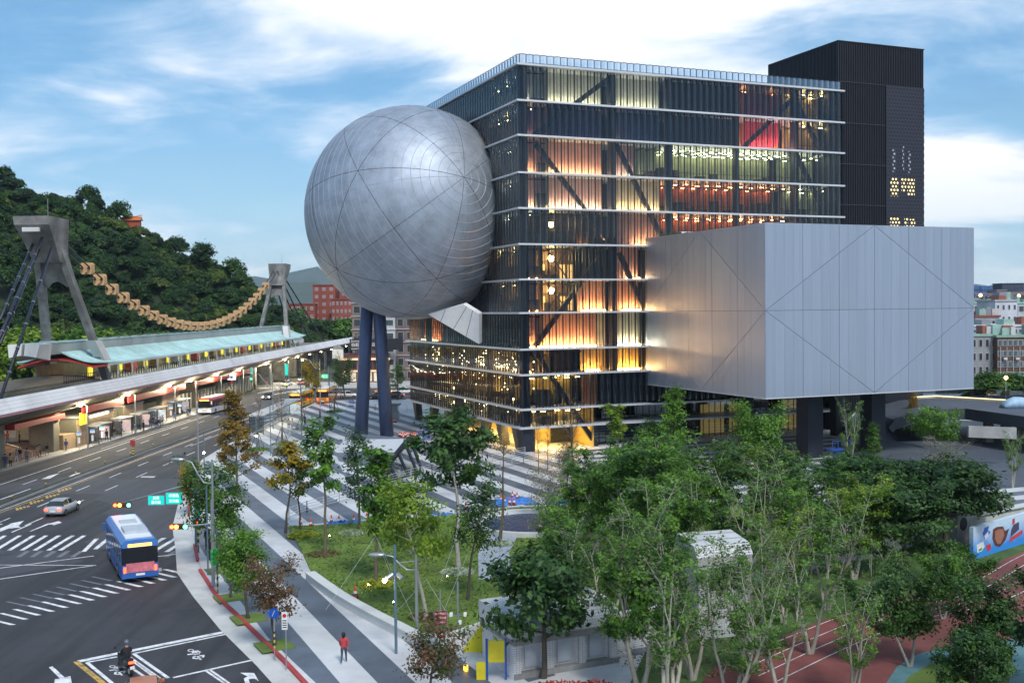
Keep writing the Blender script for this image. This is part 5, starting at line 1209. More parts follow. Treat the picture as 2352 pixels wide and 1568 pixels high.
fig('painted_hull', [(3.0, 2.0), (2.9, 1.3), (3.3, .7), (4.1, .5), (5.0, .9), (5.6, 1.7), (4.9, 1.6), (4.6, 2.0), (3.6, 2.1)], (.10, .03, .02)); fig('painted_planks', [(3.3, 1.8), (3.3, 1.2), (3.7, .8), (4.2, .75), (4.8, 1.3), (4.6, 1.8), (3.8, 1.9)], (.32, .14, .1), -.018)
fig('painted_wave', [(1.4, 1.9), (1.7, 2.3), (2.4, 2.35), (2.2, 2.0), (2.6, 1.9), (2.1, 1.5), (1.7, 1.45)], (.03, .12, .5)); fig('painted_sail', [(1.6, 1.7), (2.2, 1.95), (2.3, 1.6), (1.8, 1.4)], (.75, .77, .8), -.018); fig('painted_boat', [(.5, 1.2), (1.5, 1.3), (1.7, .9), (1.2, .6), (.6, .6)], (.7, .72, .7)); fig('painted_red', [(1.9, .9), (2.6, 1.0), (2.7, .6), (2.2, .4)], (.55, .03, .03)); fig('painted_green', [(.8, .8), (1.3, .9), (1.25, .7), (.8, .65)], (.03, .25, .08), -.018)
fig('painted_engine', [(5.8, 1.0), (7.2, 1.4), (7.2, 2.0), (6.3, 1.9), (5.9, 1.5)], (.05, .05, .09)); fig('painted_chimney', [(6.1, 1.9), (6.5, 2.0), (6.5, 2.4), (6.1, 2.35)], (.5, .04, .04)); fig('painted_keel', [(5.6, .6), (7.8, 1.0), (7.8, 1.3), (5.8, .95)], (.5, .05, .06), -.018)
CH = thing('concrete_duct', 'weathered concrete duct block behind the mural wall', 'concrete block', (34.0, 80.5, 0), mang)
MB().box(-.4, 1.6, .3, 2.2, .1, 3.2).build('block', m_rc, CH); MB().box(1.6, 9, .4, 2.0, 2.5, 3.3).build('beam', m_rc, CH); MB().tube([(.5, .25, 2.3), (.5, .5, 2.3)], .5, 14).build('round_opening', m_core, CH)
# running track and inner field
m_trk = mat('track_red', (.20, .06, .055), .85, var=.3, vs_=.3, stain=.6)
trk = [(1645, 1525), (1750, 1490), (1816, 1452), (1870, 1430), (1975, 1395), (2090, 1365), (2194, 1347), (2258, 1302), (2352, 1266), (2560, 1190), (2760, 1568), (2100, 1700), (1500, 1700)]
park = tag(MB().prism([(2, 40), (8.2, 62), (14, 70), (38, 88), (75, 112), (80, 30)], .05, .16).build('park_lawn', m_grass2), kind='structure')
TRK = tag(MB().sheet([G(x, y, .17) for x, y in trk], .17).build('running_track', m_trk), kind='structure')
tl = MB()
for off in (0, 1.1, 2.2, 3.3):
    kp = [Vector(G(x, y, .175)) for x, y in (trk[0], trk[2], trk[4], trk[6], trk[8], trk[9])]; pts = []
    for i in range(len(kp) - 1):
        p0, p1, p2, p3 = kp[max(i - 1, 0)], kp[i], kp[i + 1], kp[min(i + 2, len(kp) - 1)]
        for j in range(8):
            u = j / 8; pts.append(.5 * ((2 * p1) + (p2 - p0) * u + (2 * p0 - 5 * p1 + 4 * p2 - p3) * u * u + (3 * p1 - p0 - 3 * p2 + p3) * u ** 3))
    q = offs([(p.x, p.y) for p in pts], .35 + off)
    for a, b in zip(q, q[1:]): line(tl, a, b, .06, .176)
tl.build('lane_line', m_white, TRK)
fld = [(2035, 1568), (2060, 1530), (2110, 1500), (2200, 1480), (2300, 1468), (2420, 1460), (2420, 1700), (2035, 1700)]
MB().sheet([G(x, y, .18) for x, y in fld], .18).build('field_border', mat('court_teal', (.09, .2, .22), .7, var=.2), TRK)
MB().sheet([G(x + 28, y + 22, .185) for x, y in fld[:5]] + [G(2300, 1700, .185), G(2060, 1700, .185)], .185).build('field', m_grass, TRK)
# yellow ramp wall and parking sign
RW = thing('ramp_wall', 'bright yellow ramp wall with white parapet at the car park exit', 'wall')
MB().ext([D(x, y, 58.6) for x, y in ((1050, 1512), (1114, 1424), (1200, 1409), (1190, 1470), (1116, 1496))], (0, .35, 0)).build('yellow_face', mat('ramp_yellow', (.66, .60, .02), .55, var=.08), RW)
MB().ext([D(x, y, 59.6) for x, y in ((985, 1470), (1098, 1432), (1114, 1424), (1050, 1512), (1000, 1525))], (0, .3, 0)).build('white_parapet', m_whc, RW)
MB().ext([D(x, y, 58.4) for x, y in ((1050, 1512), (1116, 1496), (1122, 1526), (1040, 1545))], (0, .3, 0)).build('plinth', m_rc, RW)
MB().ext([D(x, y, 58.2) for x, y in ((1112, 1415), (1235, 1392), (1235, 1408), (1114, 1426))], (0, .6, 0)).build('cap', m_rc, RW)
RPS = thing('height_frame', 'yellow and blue height frame at the car park ramp', 'frame', (*G(1135, 1560, .12), .12))
MB().box(-.3, .55, 0, .1, .9, 2.0).build('yellow_board', mat('ramp_yellow2', (.75, .62, .02), .5), RPS); MB().box(-.42, -.3, -.03, .1, 0, 2.1).build('blue_post', m_brack, RPS); MB().box(.55, .66, -.03, .1, 0, 2.1).build('blue_post', m_brack, RPS); MB().box(-.9, -.4, 0, .1, 0, .9).build('yellow_board', mat('ramp_yellow2', (.75, .62, .02), .5), RPS)
c = D(1070, 1545, 55.5); T = thing('warning_lamp', 'glowing red and amber warning lamp by the ramp', 'lamp', (c[0], c[1], .12)); MB().lathe([(.06, 0), (.06, c[2] - .6)], 8).build('post', m_rc, T); MB().lathe([(.16, c[2] - .6), (.18, c[2] - .1), (.12, c[2])], 10).build('red_lens', mat('lens_red', (.6, .03, .02), .3, var=0, emit=(1, .08, .03), estr=1.6), T); MB().lathe([(.12, c[2]), (.12, c[2] + .3)], 10).build('amber_lens', mat('lens_amber', (.7, .3, .02), .3, var=0, emit=(1, .55, .05), estr=1.6), T)
m_sgnr = mat('sign_dark_red', (.28, .025, .03), .45, var=.06); m_ink = mat('sign_white', (.8, .8, .8), .5, var=0); m_pole = mat('pole_grey', (.30, .33, .36), .45, .5, var=.1)
c = D(1012, 1420, 58.0); SGN = thing('parking_sign', 'dark red car park exit sign on a post above the ramp', 'sign', (c[0], c[1], .12), .12)
MB().tube([(0, .06, 0), (0, .06, 3.6)], .04, 6).build('post', m_pole, SGN)
zb = c[2] - .12
bd = MB().box(-.34, .34, 0, .05, zb - .42, zb + .42).build('board', m_sgnr, SGN); MB().box(-.37, .37, .01, .06, zb - .45, zb + .45).build('board_frame', m_pole, SGN)
for k, (s_, z_) in enumerate((('停車場出口', zb + .27), ('行人請注意', zb + .04), ('汽車出入', zb - .2))):
    tm = text_mesh(s_, .125); tm.materials.append(m_ink); o = put('lettering', tm, bd, (0, -.008, z_)); o.rotation_euler = (R(90), 0, 0)
NE = MB().tube([(0, -.02, zb - .85), (0, .03, zb - .85)], .26, 8).build('stop_plate', mat('sign_red', (.55, .02, .02), .45, var=0), SGN); MB().box(-.18, .18, -.04, -.021, zb - .9, zb - .8).build('stop_bar', m_ink, NE)
c = D(1052, 1412, 61.0); T = thing('camera_post', 'slim post with three white security cameras on the lawn', 'camera post', (c[0], c[1], .24)); MB().tube([(0, 0, 0), (0, 0, 3.2)], .06, 6).build('post', m_pole, T); MB().bar((-.4, 0, c[2] - .25), (.4, 0, c[2] - .25), .05).build('crossarm', m_pole, T)
for x, z_ in ((-.4, -.15), (.4, -.15), (.1, -.6)): MB().box(x - .07, x + .1, -.3, .1, c[2] + z_ - .08, c[2] + z_ + .06).build('camera_head', m_ink, T)

tag(MB().sheet([G(x, y, .13) for x, y in ((1905, 1060), (1930, 1000), (2040, 962), (2352, 968), (2600, 975), (2600, 1160), (2352, 1118), (2200, 1120), (2020, 1125))], .13).build('driveway', m_asph2), kind='structure')
# ------------------------------------------------------------------ elevated driveway on the right
RP = thing('driveway_ramp', 'curved elevated driveway with dark fascia beside the theatre box', 'ramp')
outer = [(2600, 945, 4.5), (2352, 925, 4.5), (2150, 913, 4.5), (2060, 918, 4.2), (1985, 933, 3.2), (1950, 965, 2.0), (1960, 1010, .8), (2010, 1045, .15)]
inner = [(2600, 985, 4.5), (2352, 962, 4.5), (2215, 943, 4.5), (2130, 947, 4.3), (2055, 966, 3.2), (2040, 988, 2.0), (2062, 1012, .8), (2130, 1035, .15)]
O_ = [Vector((*G(x, y, z), z)) for x, y, z in outer]; I_ = [Vector((*G(x, y, z), z)) for x, y, z in inner]
MB().loft([[o, i, i - Vector((0, 0, 1.1)), o - Vector((0, 0, 1.1))] for o, i in zip(O_, I_)]).build('deck', m_asph2, RP)
m_fas = mat('fascia_dark', (.06, .07, .085), .5, var=.12)
MB().loft([[i + Vector((.0, -.05, .35)), i + Vector((0, -.3, .35)), i + Vector((0, -.3, -1.15)), i + Vector((0, -.05, -1.15))] for i in I_[:7]]).build('fascia', m_fas, RP)
MB().loft([[o + Vector((0, .3, .3)), o + Vector((0, .05, .3)), o + Vector((0, .05, -.2)), o + Vector((0, .3, -.2))] for o in O_[:6]]).build('kerb_wall', m_lconc, RP)
MB().loft([[o + Vector((0, .25, 1.7)), o + Vector((0, .2, 1.7)), o + Vector((0, .2, .3)), o + Vector((0, .25, .3))] for o in O_[:4]]).build('glass_balustrade', glass('balustrade_glass', (.6, .68, .72), .2), RP)
kl = MB()
for a, b in zip(O_[:4], O_[1:4]): kl.bar(a + Vector((0, -.05, .3)), b + Vector((0, -.05, .3)), .12, .06)
kl.build('kerb_light', emis('kerb_glow', (1, .75, .4), 2.0), RP)
for x, y in ((2270, 1015), (2310, 1012), (2345, 1018)):
    c = G(x, y, .12); MB().box(c[0] - .5, c[0] + .5, c[1] - .5, c[1] + .5, .1, 3.6).build('pier', m_rc, RP)
for (ax_, ay_, bx_, by_) in ((2100, 1012, 2130, 1002),): pass
cw = MB().ext([D(x, y, 124) for x, y in ((2225, 978), (2335, 982), (2335, 1008), (2225, 1004))], (0, .4, 0)).build('back_wall', m_conc, RP)
c = G(1925, 1075, .12); T = thing('scissor_lift', 'blue scissor lift parked under the theatre box', 'lift', (c[0], c[1], .12), .3)
MB().box(-1.1, 1.1, -.6, .6, .25, .8).build('chassis', m_brack, T)
for k in range(3): 
    MB().bar((-1, -.5, .8 + k * .45), (1, -.5, 1.25 + k * .45), .1).build('scissor_arm', m_brack, T); MB().bar((1, -.5, .8 + k * .45), (-1, -.5, 1.25 + k * .45), .1).build('scissor_arm', m_brack, T)
MB().box(-1.2, 1.2, -.65, .65, 2.15, 2.3).build('platform', m_brack, T)
for x in (-1.15, -.4, .4, 1.15): MB().box(x - .03, x + .03, -.63, -.57, 2.3, 3.3).build('guard_post', m_brack, T)
MB().box(-1.2, 1.2, -.64, -.58, 3.25, 3.32).build('guard_rail', m_brack, T)
for x in (-.75, .75): MB().tube([(x, -.66, .25), (x, .66, .25)], .25, 12).build('wheel', m_cblk, T)

# ------------------------------------------------------------------ trees in view
tree_kind('slim', seed=1, H=9.5, th=.5, cr_=1.7, n1=9, n2=3, leaves=1500, lsize=.27, spread=.28, bark='brown', leaf='mid', elev=45, r0=.13, prof='umb', bare=.35)
tree_kind('slim2', seed=21, H=9, th=.35, cr_=1.9, n1=9, n2=3, leaves=1700, lsize=.26, spread=.3, bark='dark', leaf='mid', elev=35, r0=.12, prof='round', bare=.35, crook=.2)
tree_kind('oval', seed=2, H=8.2, th=.25, cr_=1.9, n1=18, n2=4, leaves=1700, lsize=.2, spread=.32, bark='dark', leaf='dark', elev=50, r0=.12, prof='oval', bare=.2)
tree_kind('staked', seed=3, H=10, th=.35, cr_=1.3, n1=14, n2=3, leaves=2200, lsize=.28, spread=.28, bark='brown', leaf='mid', elev=40, r0=.14, prof='oval', bare=.25)
tree_kind('forked', seed=4, H=9.5, th=.42, cr_=2.7, n1=14, n2=5, leaves=3300, lsize=.24, spread=.42, bark='pale', leaf='light', elev=40, r0=.15, prof='round', bare=.2, crook=.15)
tree_kind('darkbig', seed=5, H=12.5, th=.5, cr_=3.6, n1=16, n2=5, leaves=4600, lsize=.32, spread=.36, bark='grey', leaf='dark', elev=30, r0=.2, prof='round', bare=.4, crook=.18)
tree_kind('fine', seed=6, H=9.5, th=.4, cr_=2.1, n1=14, n2=5, leaves=3600, lsize=.17, spread=.4, bark='dark', leaf='dark', elev=45, r0=.13, prof='oval', bare=.1)
tree_kind('bare', seed=7, H=9, th=.55, cr_=2.4, n1=14, n2=5, leaves=0, bark='brown', elev=52, r0=.12, prof='umb', n3=2)
tree_kind('barelow', seed=27, H=9, th=.35, cr_=2.2, n1=16, n2=4, leaves=350, lsize=.16, spread=.25, bark='brown', leaf='olive', elev=55, r0=.12, prof='vase', n3=2)
tree_kind('barepole', seed=8, H=10, th=.86, cr_=1.5, n1=8, n2=4, leaves=120, lsize=.15, spread=.2, bark='brown', leaf='olive', elev=40, r0=.17, prof='vase', n3=1)
tree_kind('pyramid', seed=9, H=13, th=.14, cr_=2.9, n1=34, n2=5, leaves=5200, lsize=.26, spread=.22, bark='brown', leaf='olive', elev=32, r0=.16, prof='cone', up=.2, bare=.2, crook=.05)
tree_kind('street', seed=10, H=9, th=.35, cr_=4.2, n1=16, n2=6, leaves=5200, lsize=.26, spread=.45, bark='brown', leaf='mid', elev=35, r0=.24, prof='umb', n3=2, bare=.42, crook=.18)
tree_kind('streetb', seed=11, H=6.8, th=.42, cr_=2.5, n1=13, n2=5, leaves=4600, lsize=.22, spread=.4, bark='dark', leaf='mid', elev=30, r0=.17, prof='umb', bare=.15, crook=.2)
tree_kind('rusty', seed=12, H=6.3, th=.45, cr_=2.7, n1=13, n2=6, leaves=3300, lsize=.19, spread=.36, bark='dark', leaf='rust', elev=25, r0=.15, prof='umb', bare=.25, crook=.22, n3=1)
tree_kind('broom', seed=13, H=12.5, th=.28, cr_=5.2, n1=26, n2=8, leaves=13500, lsize=.27, spread=.3, bark='pale', leaf='mid', elev=52, r0=.34, prof='vase', n3=2, multi=3, bare=.18, up=.5)
tree_kind('broom2', seed=14, H=11.5, th=.3, cr_=4.8, n1=24, n2=8, leaves=10500, lsize=.26, spread=.28, bark='pale', leaf='mid', elev=55, r0=.32, prof='vase', n3=2, multi=4, bare=.3, up=.5)
tree_kind('broomthin', seed=15, H=11, th=.25, cr_=4.4, n1=22, n2=7, leaves=3400, lsize=.22, spread=.25, bark='pale', leaf='mid', elev=58, r0=.3, prof='vase', n3=3, multi=4, bare=.58, up=.5)
tree_kind('ficus', seed=16, H=9.5, th=.3, cr_=4.6, n1=20, n2=7, leaves=13000, lsize=.31, spread=.42, bark='dark', leaf='dark', elev=28, r0=.3, prof='round', bare=.1)
tree_kind('ficus2', seed=17, H=8.5, th=.35, cr_=3.6, n1=16, n2=6, leaves=8500, lsize=.28, spread=.5, bark='grey', leaf='dark', elev=25, r0=.22, prof='umb', bare=.25, crook=.2, multi=2)
tree_kind('bigleaf', seed=18, H=8.0, th=.35, cr_=3.7, n1=15, n2=6, leaves=4200, lsize=.36, spread=.46, bark='dark', leaf='dark', elev=28, r0=.22, prof='round', bare=.25, crook=.25)
tree_kind('rounded', seed=19, H=8.2, th=.3, cr_=4.4, n1=18, n2=6, leaves=11000, lsize=.27, spread=.55, bark='grey', leaf='mid', elev=30, r0=.25, prof='umb', bare=.15)
tree_kind('conifer', seed=20, H=9.5, th=.12, cr_=2.0, n1=30, n2=4, leaves=4200, lsize=.2, spread=.26, bark='brown', leaf='mid', elev=30, r0=.13, prof='cone', bare=.15, crook=.05)
tree_kind('twiggy', seed=22, H=5.2, th=.15, cr_=3.4, n1=22, n2=7, leaves=2600, lsize=.15, spread=.45, bark='pale', leaf='grey', elev=35, r0=.12, prof='vase', n3=3, multi=3)
tree_kind('crownwide', seed=23, H=8.0, th=.6, cr_=4.6, n1=14, n2=6, leaves=7500, lsize=.26, spread=.42, bark='brown', leaf='mid', elev=14, r0=.17, prof='umb', bare=.15)
def T_(nm, label, key, bx, by, topy, rz=0, group=None, z=.12, leaf=None, wide=1.0):
    """base pixel and top pixel row give position and height"""
    p = G(bx, by, z); a, d, e = ray(bx, topy); top = CAM_H + e * p[1] / d; h = top - z
    tr, cw = TREES[key]; zm = max(v.co.z for v in tr.vertices); 
    if cw: zm = max(zm, float(np.percentile([v.co.z for v in cw.vertices], 99)))
    s_ = h / zm; return plant_tree(nm, label, key, p, rz, (s_ * wide, s_ * wide, s_), group, z, leaf)
g1 = 'young trees on the lawn'; g2 = 'street trees along the red kerb'; g3 = 'trees along the road pavement'; g4 = 'trees in the park beside the running track'; g5 = 'trees in front of the theatre box'
T_('lawn_tree', 'slim sparse tree rising from brown litter on the left lawn', 'slim', 746, 1272, 960, .4, g1, .24)
T_('lawn_tree', 'dark oval tree in front of the folded entrance', 'oval', 822, 1219, 985, 1, g1, .24)
T_('lawn_tree', 'staked slim tree in the yellow-green bed near the folded entrance', 'staked', 863, 1342, 1030, 2, g1, .24)
T_('lawn_tree', 'yellow-green forked tree with pale trunk in the middle of the lawn', 'forked', 979, 1416, 1100, .2, g1, .24)
T_('lawn_tree', 'tall dark-crowned tree in front of the theatre corner', 'darkbig', 1054, 1308, 945, 1.2, g1, .24)
T_('lawn_tree', 'fine-leaved dark slim tree right of the forked tree', 'fine', 1075, 1377, 1098, .5, g1, .24)
T_('lawn_tree', 'nearly leafless pole-like trunk at the pond rim', 'barepole', 1148, 1240, 985, 0, g1, .24)
T_('lawn_tree', 'autumn-tinted small tree behind the forked tree', 'forked', 905, 1300, 1150, 2.2, g1, .24, 'olive', .8)
T_('street_tree', 'dark twisted tree with a yellow patch by the lawn corner', 'slim2', 656, 1220, 1015, 0, g1, .24, 'yellow', 1.1)
T_('street_tree', 'dark sparse tree right of the yellow-patched tree', 'slim2', 690, 1215, 1050, 2, g1, .24, 'dark', 1.1)
T_('street_tree', 'large spreading tree over the traffic lights, half green half twiggy', 'street', 510, 1300, 1045, 1.0, g2)
T_('street_tree', 'green street tree with dark trunk, nearest the corner lights', 'streetb', 530, 1372, 1195, .3, g2)
T_('street_tree', 'green street tree in the middle planting square', 'streetb', 571, 1420, 1215, 2.4, g2)
T_('street_tree', 'street tree with rusty seed clusters in the lowest planting square', 'rusty', 630, 1482, 1275, 0, g2)
T_('street_tree', 'yellowing green tree beside the street lamp arm', 'street', 440, 1180, 1052, 2.5, g2, .12, 'yellow', .8)
T_('street_tree', 'tall brownish pyramid-shaped tree beside the road', 'pyramid', 545, 1128, 890, 0, g3)
T_('street_tree', 'bare tree with props, nearest of the row by the bus stop', 'barelow', 648, 1020, 862, .4, g3)
T_('street_tree', 'bare tree with props between the road and the pyramid tree', 'bare', 592, 1032, 880, 1.4, g3)
T_('street_tree', 'bare propped tree behind the bus stop canopy', 'bare', 768, 945, 812, 2.4, g3)
T_('street_tree', 'thin leafless tree in front of the orange bus', 'barelow', 694, 985, 850, 3, g3)
T_('street_tree', 'yellow and green tree over the queueing traffic', 'street', 722, 925, 822, .7, g3, .12, 'yellow', .85)
T_('street_tree', 'dark leafy tree just left of the globe legs', 'street', 792, 918, 815, 2.2, g3, .12, 'dark', 1.0)
T_('street_tree', 'bare sapling between the globe legs', 'bare', 855, 915, 835, 0, g3)
T_('street_tree', 'bushy round tree right of the globe legs', 'oval', 912, 918, 835, 0, g3, .12, 'mid', 1.5)
T_('plaza_tree', 'leafless spreading tree in front of the glass corner', 'bare', 1327, 1143, 893, .5, g5, wide=1.15)
T_('plaza_tree', 'thin bare tree left of the corner column', 'barelow', 1238, 1088, 938, 1.5, g5, wide=.7)
T_('plaza_tree', 'second thin bare tree before the corner column', 'barelow', 1258, 1082, 945, 3.5, g5, wide=.7)
T_('plaza_tree', 'grey weeping twiggy tree beside the pond', 'twiggy', 1260, 1190, 1060, 0, g5)
T_('plaza_tree', 'grey-green airy tree on the plaza right of the bare tree', 'fine', 1300, 1150, 1020, 2, g5, .12, 'grey', 1.3)
T_('plaza_tree', 'light green tree against the dark glass below the box', 'slim', 1425, 1075, 928, 2, g5, .12, 'light', 1.35)
T_('plaza_tree', 'pointed conifer in front of the box corner', 'conifer', 1538, 1100, 888, 0, g5)
T_('plaza_tree', 'round green tree under the box corner', 'rounded', 1735, 1110, 922, 0, g5)
T_('plaza_tree', 'airy grey-limbed tree beside the dark box column', 'broomthin', 1955, 1095, 912, 0, g5, wide=.65)
T_('plaza_tree', 'small dark conifer in front of the ramp', 'conifer', 2007, 1075, 972, 1, g5)
T_('plaza_tree', 'small brownish tree on the upper ramp planter', 'rounded', 2094, 1000, 896, 1, g5, .12, 'olive', .35)
T_('plaza_tree', 'flat-topped broad tree in front of the driveway', 'crownwide', 2150, 1075, 934, 0, g5)
T_('plaza_tree', 'pale brown twiggy shrub-like tree right of the conifer', 'twiggy', 2170, 1100, 1000, 2, g5, wide=1.25)
T_('plaza_tree', 'thin twiggy tree at the right edge by the driveway', 'broomthin', 2325, 1120, 985, 3, g5, wide=.7)
T_('plaza_tree', 'leafy tree behind the light green tree', 'oval', 1490, 1090, 960, 0, g5, wide=1.3)
# grove in front of the theatre
grove = [('broom', 1460, 1330, 985, 0, 'broad green broom-shaped tree behind the white school block'), ('broom2', 1590, 1300, 1000, 1, 'green broom-shaped tree below the box left face'), ('broom', 1750, 1310, 1020, 2, 'green broom-shaped tree in the middle of the grove'), ('broom2', 1860, 1290, 1040, 3.3, 'green broom-shaped tree below the box corner'),
         ('ficus', 2010, 1260, 1048, 0, 'dense dark glossy tree below the box right face'), ('ficus', 2170, 1275, 1052, 1.8, 'largest dense dark tree near the mural'), ('broom', 1370, 1270, 1055, 4, 'green wispy tree behind the dark big-leaved tree'), ('ficus', 1960, 1190, 1040, 4, 'dense dark tree behind the broom-shaped trees'), ('broom2', 1660, 1200, 1010, 5, 'green tree close to the plaza stripes'),
         ('broom2', 1300, 1380, 1140, 2, 'fine-leaved tree left of the leaning grey trunks'), ('rounded', 2105, 1200, 1060, 0, 'dark round tree behind the largest dark tree'), ('ficus', 1480, 1230, 1010, 2, 'dark leafy tree hidden behind the grove front')]
grove += [('broom', 1420, 1200, 1000, 1.1, 'green tree at the left end of the grove by the lit lobby'), ('broom2', 1780, 1230, 1015, 2.7, 'green tree between the round tree and the grove'), ('broom', 1560, 1390, 1080, 5.2, 'green broom-shaped tree just above the tall tiled block'), ('broom2', 1850, 1370, 1100, 1.9, 'green tree above the boundary wall'), ('ficus', 2080, 1330, 1110, 3.1, 'dense dark tree leaning over the boundary wall'), ('broom', 1960, 1330, 1085, .6, 'green tree between the dark glossy trees'), ('broom2', 1330, 1240, 1090, .4, 'green tree just right of the pond')]
for key, x, y, ty, rz_, lb in grove: T_('grove_tree', lb, key, x, y, ty, rz_, g4, leaf=rng.choice((None, None, 'dark', 'light', 'dark')) if key != 'ficus' else None, wide=1.25)
fore = [('broom2', 1470, 1590, 1190, 0.3, 'leaning grey-limbed tree in the centre foreground', 'mid'), ('broomthin', 1590, 1560, 1230, 1.3, 'thin-leaved grey tree in front of the tall tiled block', None), ('broomthin', 1730, 1540, 1190, 2.2, 'sparse grey-branched tree left of the running track', None), ('broomthin', 1860, 1500, 1180, .9, 'pale many-stemmed tree at the track edge', None), ('broomthin', 1680, 1640, 1290, 4, 'low tangle of bare grey branches at the bottom edge', None),
        ('ficus2', 2090, 1530, 1310, 0, 'dark leafy tree in the middle of the running track view', None), ('ficus2', 2290, 1560, 1320, 2, 'dark leafy tree at the right foreground', None), ('ficus', 2230, 1640, 1440, 1, 'dense tree at the bottom right corner', None), ('ficus2', 2400, 1600, 1340, 4, 'leafy tree cut by the right edge', None), ('broomthin', 1960, 1600, 1330, 3, 'thin forked trunks on the running track side', None), ('ficus2', 2165, 1420, 1260, 3, 'green tree in front of the mural wall', 'mid'), ('broomthin', 2020, 1430, 1230, 5, 'twiggy tree above the boundary wall', None), ('broomthin', 1800, 1430, 1150, .2, 'yellow-topped twiggy tree in the grove', 'light')]
fore += [('broomthin', 1500, 1440, 1090, 2.9, 'pale-branched thin tree rising above the white roofs', None), ('broomthin', 1640, 1400, 1060, 4.4, 'pale-branched thin tree behind the tall tiled block', None), ('broomthin', 1770, 1360, 1040, 5.5, 'pale-branched thin tree amid the bright green crowns', None), ('broomthin', 1390, 1500, 1160, 1.7, 'pale-branched thin tree beside the dark big-leaved tree', None), ('broomthin', 1900, 1400, 1110, 3.9, 'pale-branched thin tree in front of the dark glossy crowns', None), ('broomthin', 1540, 1640, 1260, 5.9, 'grey tangle of stems at the bottom centre', None), ('broomthin', 1790, 1600, 1270, .7, 'grey stems in front of the red track corner', None)]
for key, x, y, ty, rz_, lb, lf in fore: T_('park_tree', lb, key, x, y, ty, rz_, g4, .16, lf)
T_('park_tree', 'dark big-leaved tree in front of the white school block', 'bigleaf', 1248, 1556, 1255, .6, g4)
T_('park_tree', 'small tree with reddish leaves at the bottom beside the sign', 'rusty', 985, 1640, 1415, 1, g4, wide=1.0)
T_('park_tree', 'reddish seedling tree beside the yellow ramp wall', 'barelow', 1040, 1610, 1430, 3, g4, leaf='rust', wide=.9)
LF['red'] = leaf_mat('leaves_red', (.25, .03, .03), (.5, .07, .05), scale=1)
bed('red_shrub', 'red-leaved low shrubs in front of the school block', 1290, 1600, 30, 'red', 500, .5, .16, 'shrub', 'red-leaved shrubs', 2.2); bed('red_shrub', 'red-leaved shrub at the bottom edge by the leaning trunk', 1370, 1585, 20, 'red', 300, .4, .15, 'shrub', 'red-leaved shrubs', 1.2)
# planting squares and props at street trees
for k, (x, y) in enumerate(((529, 1372), (571, 1420), (630, 1482), (505, 1310))):
    c = G(x, y, .12); tag(MB().box(-.95, .95, -1.0, 1.0, 0, .03).build('planting_square', m_grass, None, False, (c[0], c[1], .122), .5), kind='structure')
pm = MB()
for a in range(4): pm.tube([(1.0 * math.cos(a * 1.57), 1.0 * math.sin(a * 1.57), 0), (.08 * math.cos(a * 1.57), .08 * math.sin(a * 1.57), 2.4)], .05, 5)
pmm = pm.mesh('tree_prop', BK['brown'])
for k, (x, y) in enumerate(((648, 1020), (592, 1032), (768, 945), (694, 985))):
    c = G(x, y, .12); tag(put('tree_prop', pmm, None, (c[0], c[1], .12)), 'four-legged timber prop round bare roadside tree, %s from the left' % ORD[[1, 0, 3, 2][k]], 'tree prop', 'timber props of the roadside trees')
    bed('planter_bed', 'small green bed at the foot of bare roadside tree, %s from the left' % ORD[[1, 0, 3, 2][k]], x, y, 14, 'mid', 400, .3, .22, 'shrub bed', 'beds at the roadside trees', 1.5)
# guy wires of the staked trees
m_wire = mat('guy_wire', (.6, .62, .6), .4, .5, var=0)
gw = [((863, 1230), (748, 1400)), ((863, 1230), (905, 1340)), ((863, 1230), (960, 1440)), ((979, 1330), (895, 1420)), ((979, 1330), (1035, 1420)), ((1054, 1215), (1010, 1340)), ((1075, 1270), (1020, 1400)), ((746, 1180), (712, 1240)), ((746, 1180), (770, 1250))]
for k, ((x0, y0), (x1, y1)) in enumerate(gw):
    q = G(x1, y1, .24); base_y = {863: 1342, 979: 1416, 1054: 1308, 1075: 1377, 746: 1272}[x0]; p = D(x0, y0, G(x0, base_y, .24)[1])
    tag(MB().tube([p, (q[0], q[1], .24)], .012, 4).build('guy_wire', m_wire), 'thin guy wire of a young lawn tree, %s counted from the staked tree' % ORD[k], 'wire', 'guy wires of the lawn trees')
# trees at the foot of the hill and beyond the station
tree_kind('valley', seed=31, H=9, th=.2, cr_=4.4, n1=16, n2=6, leaves=5000, lsize=.55, spread=.7, bark='dark', leaf='mid', elev=30, r0=.25, prof='round')
valley = [(20, 842, 735, 'light'), (70, 838, 725, 'light'), (175, 835, 728, 'mid'), (215, 828, 735, 'light'), (265, 820, 740, 'mid'), (320, 810, 738, 'dark'), (375, 800, 742, 'mid'), (430, 795, 745, 'dark'), (690, 790, 728, 'dark'), (715, 785, 722, 'mid'), (745, 785, 720, 'dark'), (775, 783, 718, 'mid'), (800, 783, 716, 'dark'), (680, 775, 690, 'dark'), (0, 850, 790, 'dark'), (45, 855, 800, 'mid'), (2262, 885, 838, 'mid'), (2300, 890, 845, 'dark'), (2335, 888, 840, 'mid'), (2280, 905, 865, 'dark'), (2345, 900, 850, 'dark'), (2250, 870, 840, 'dark')]
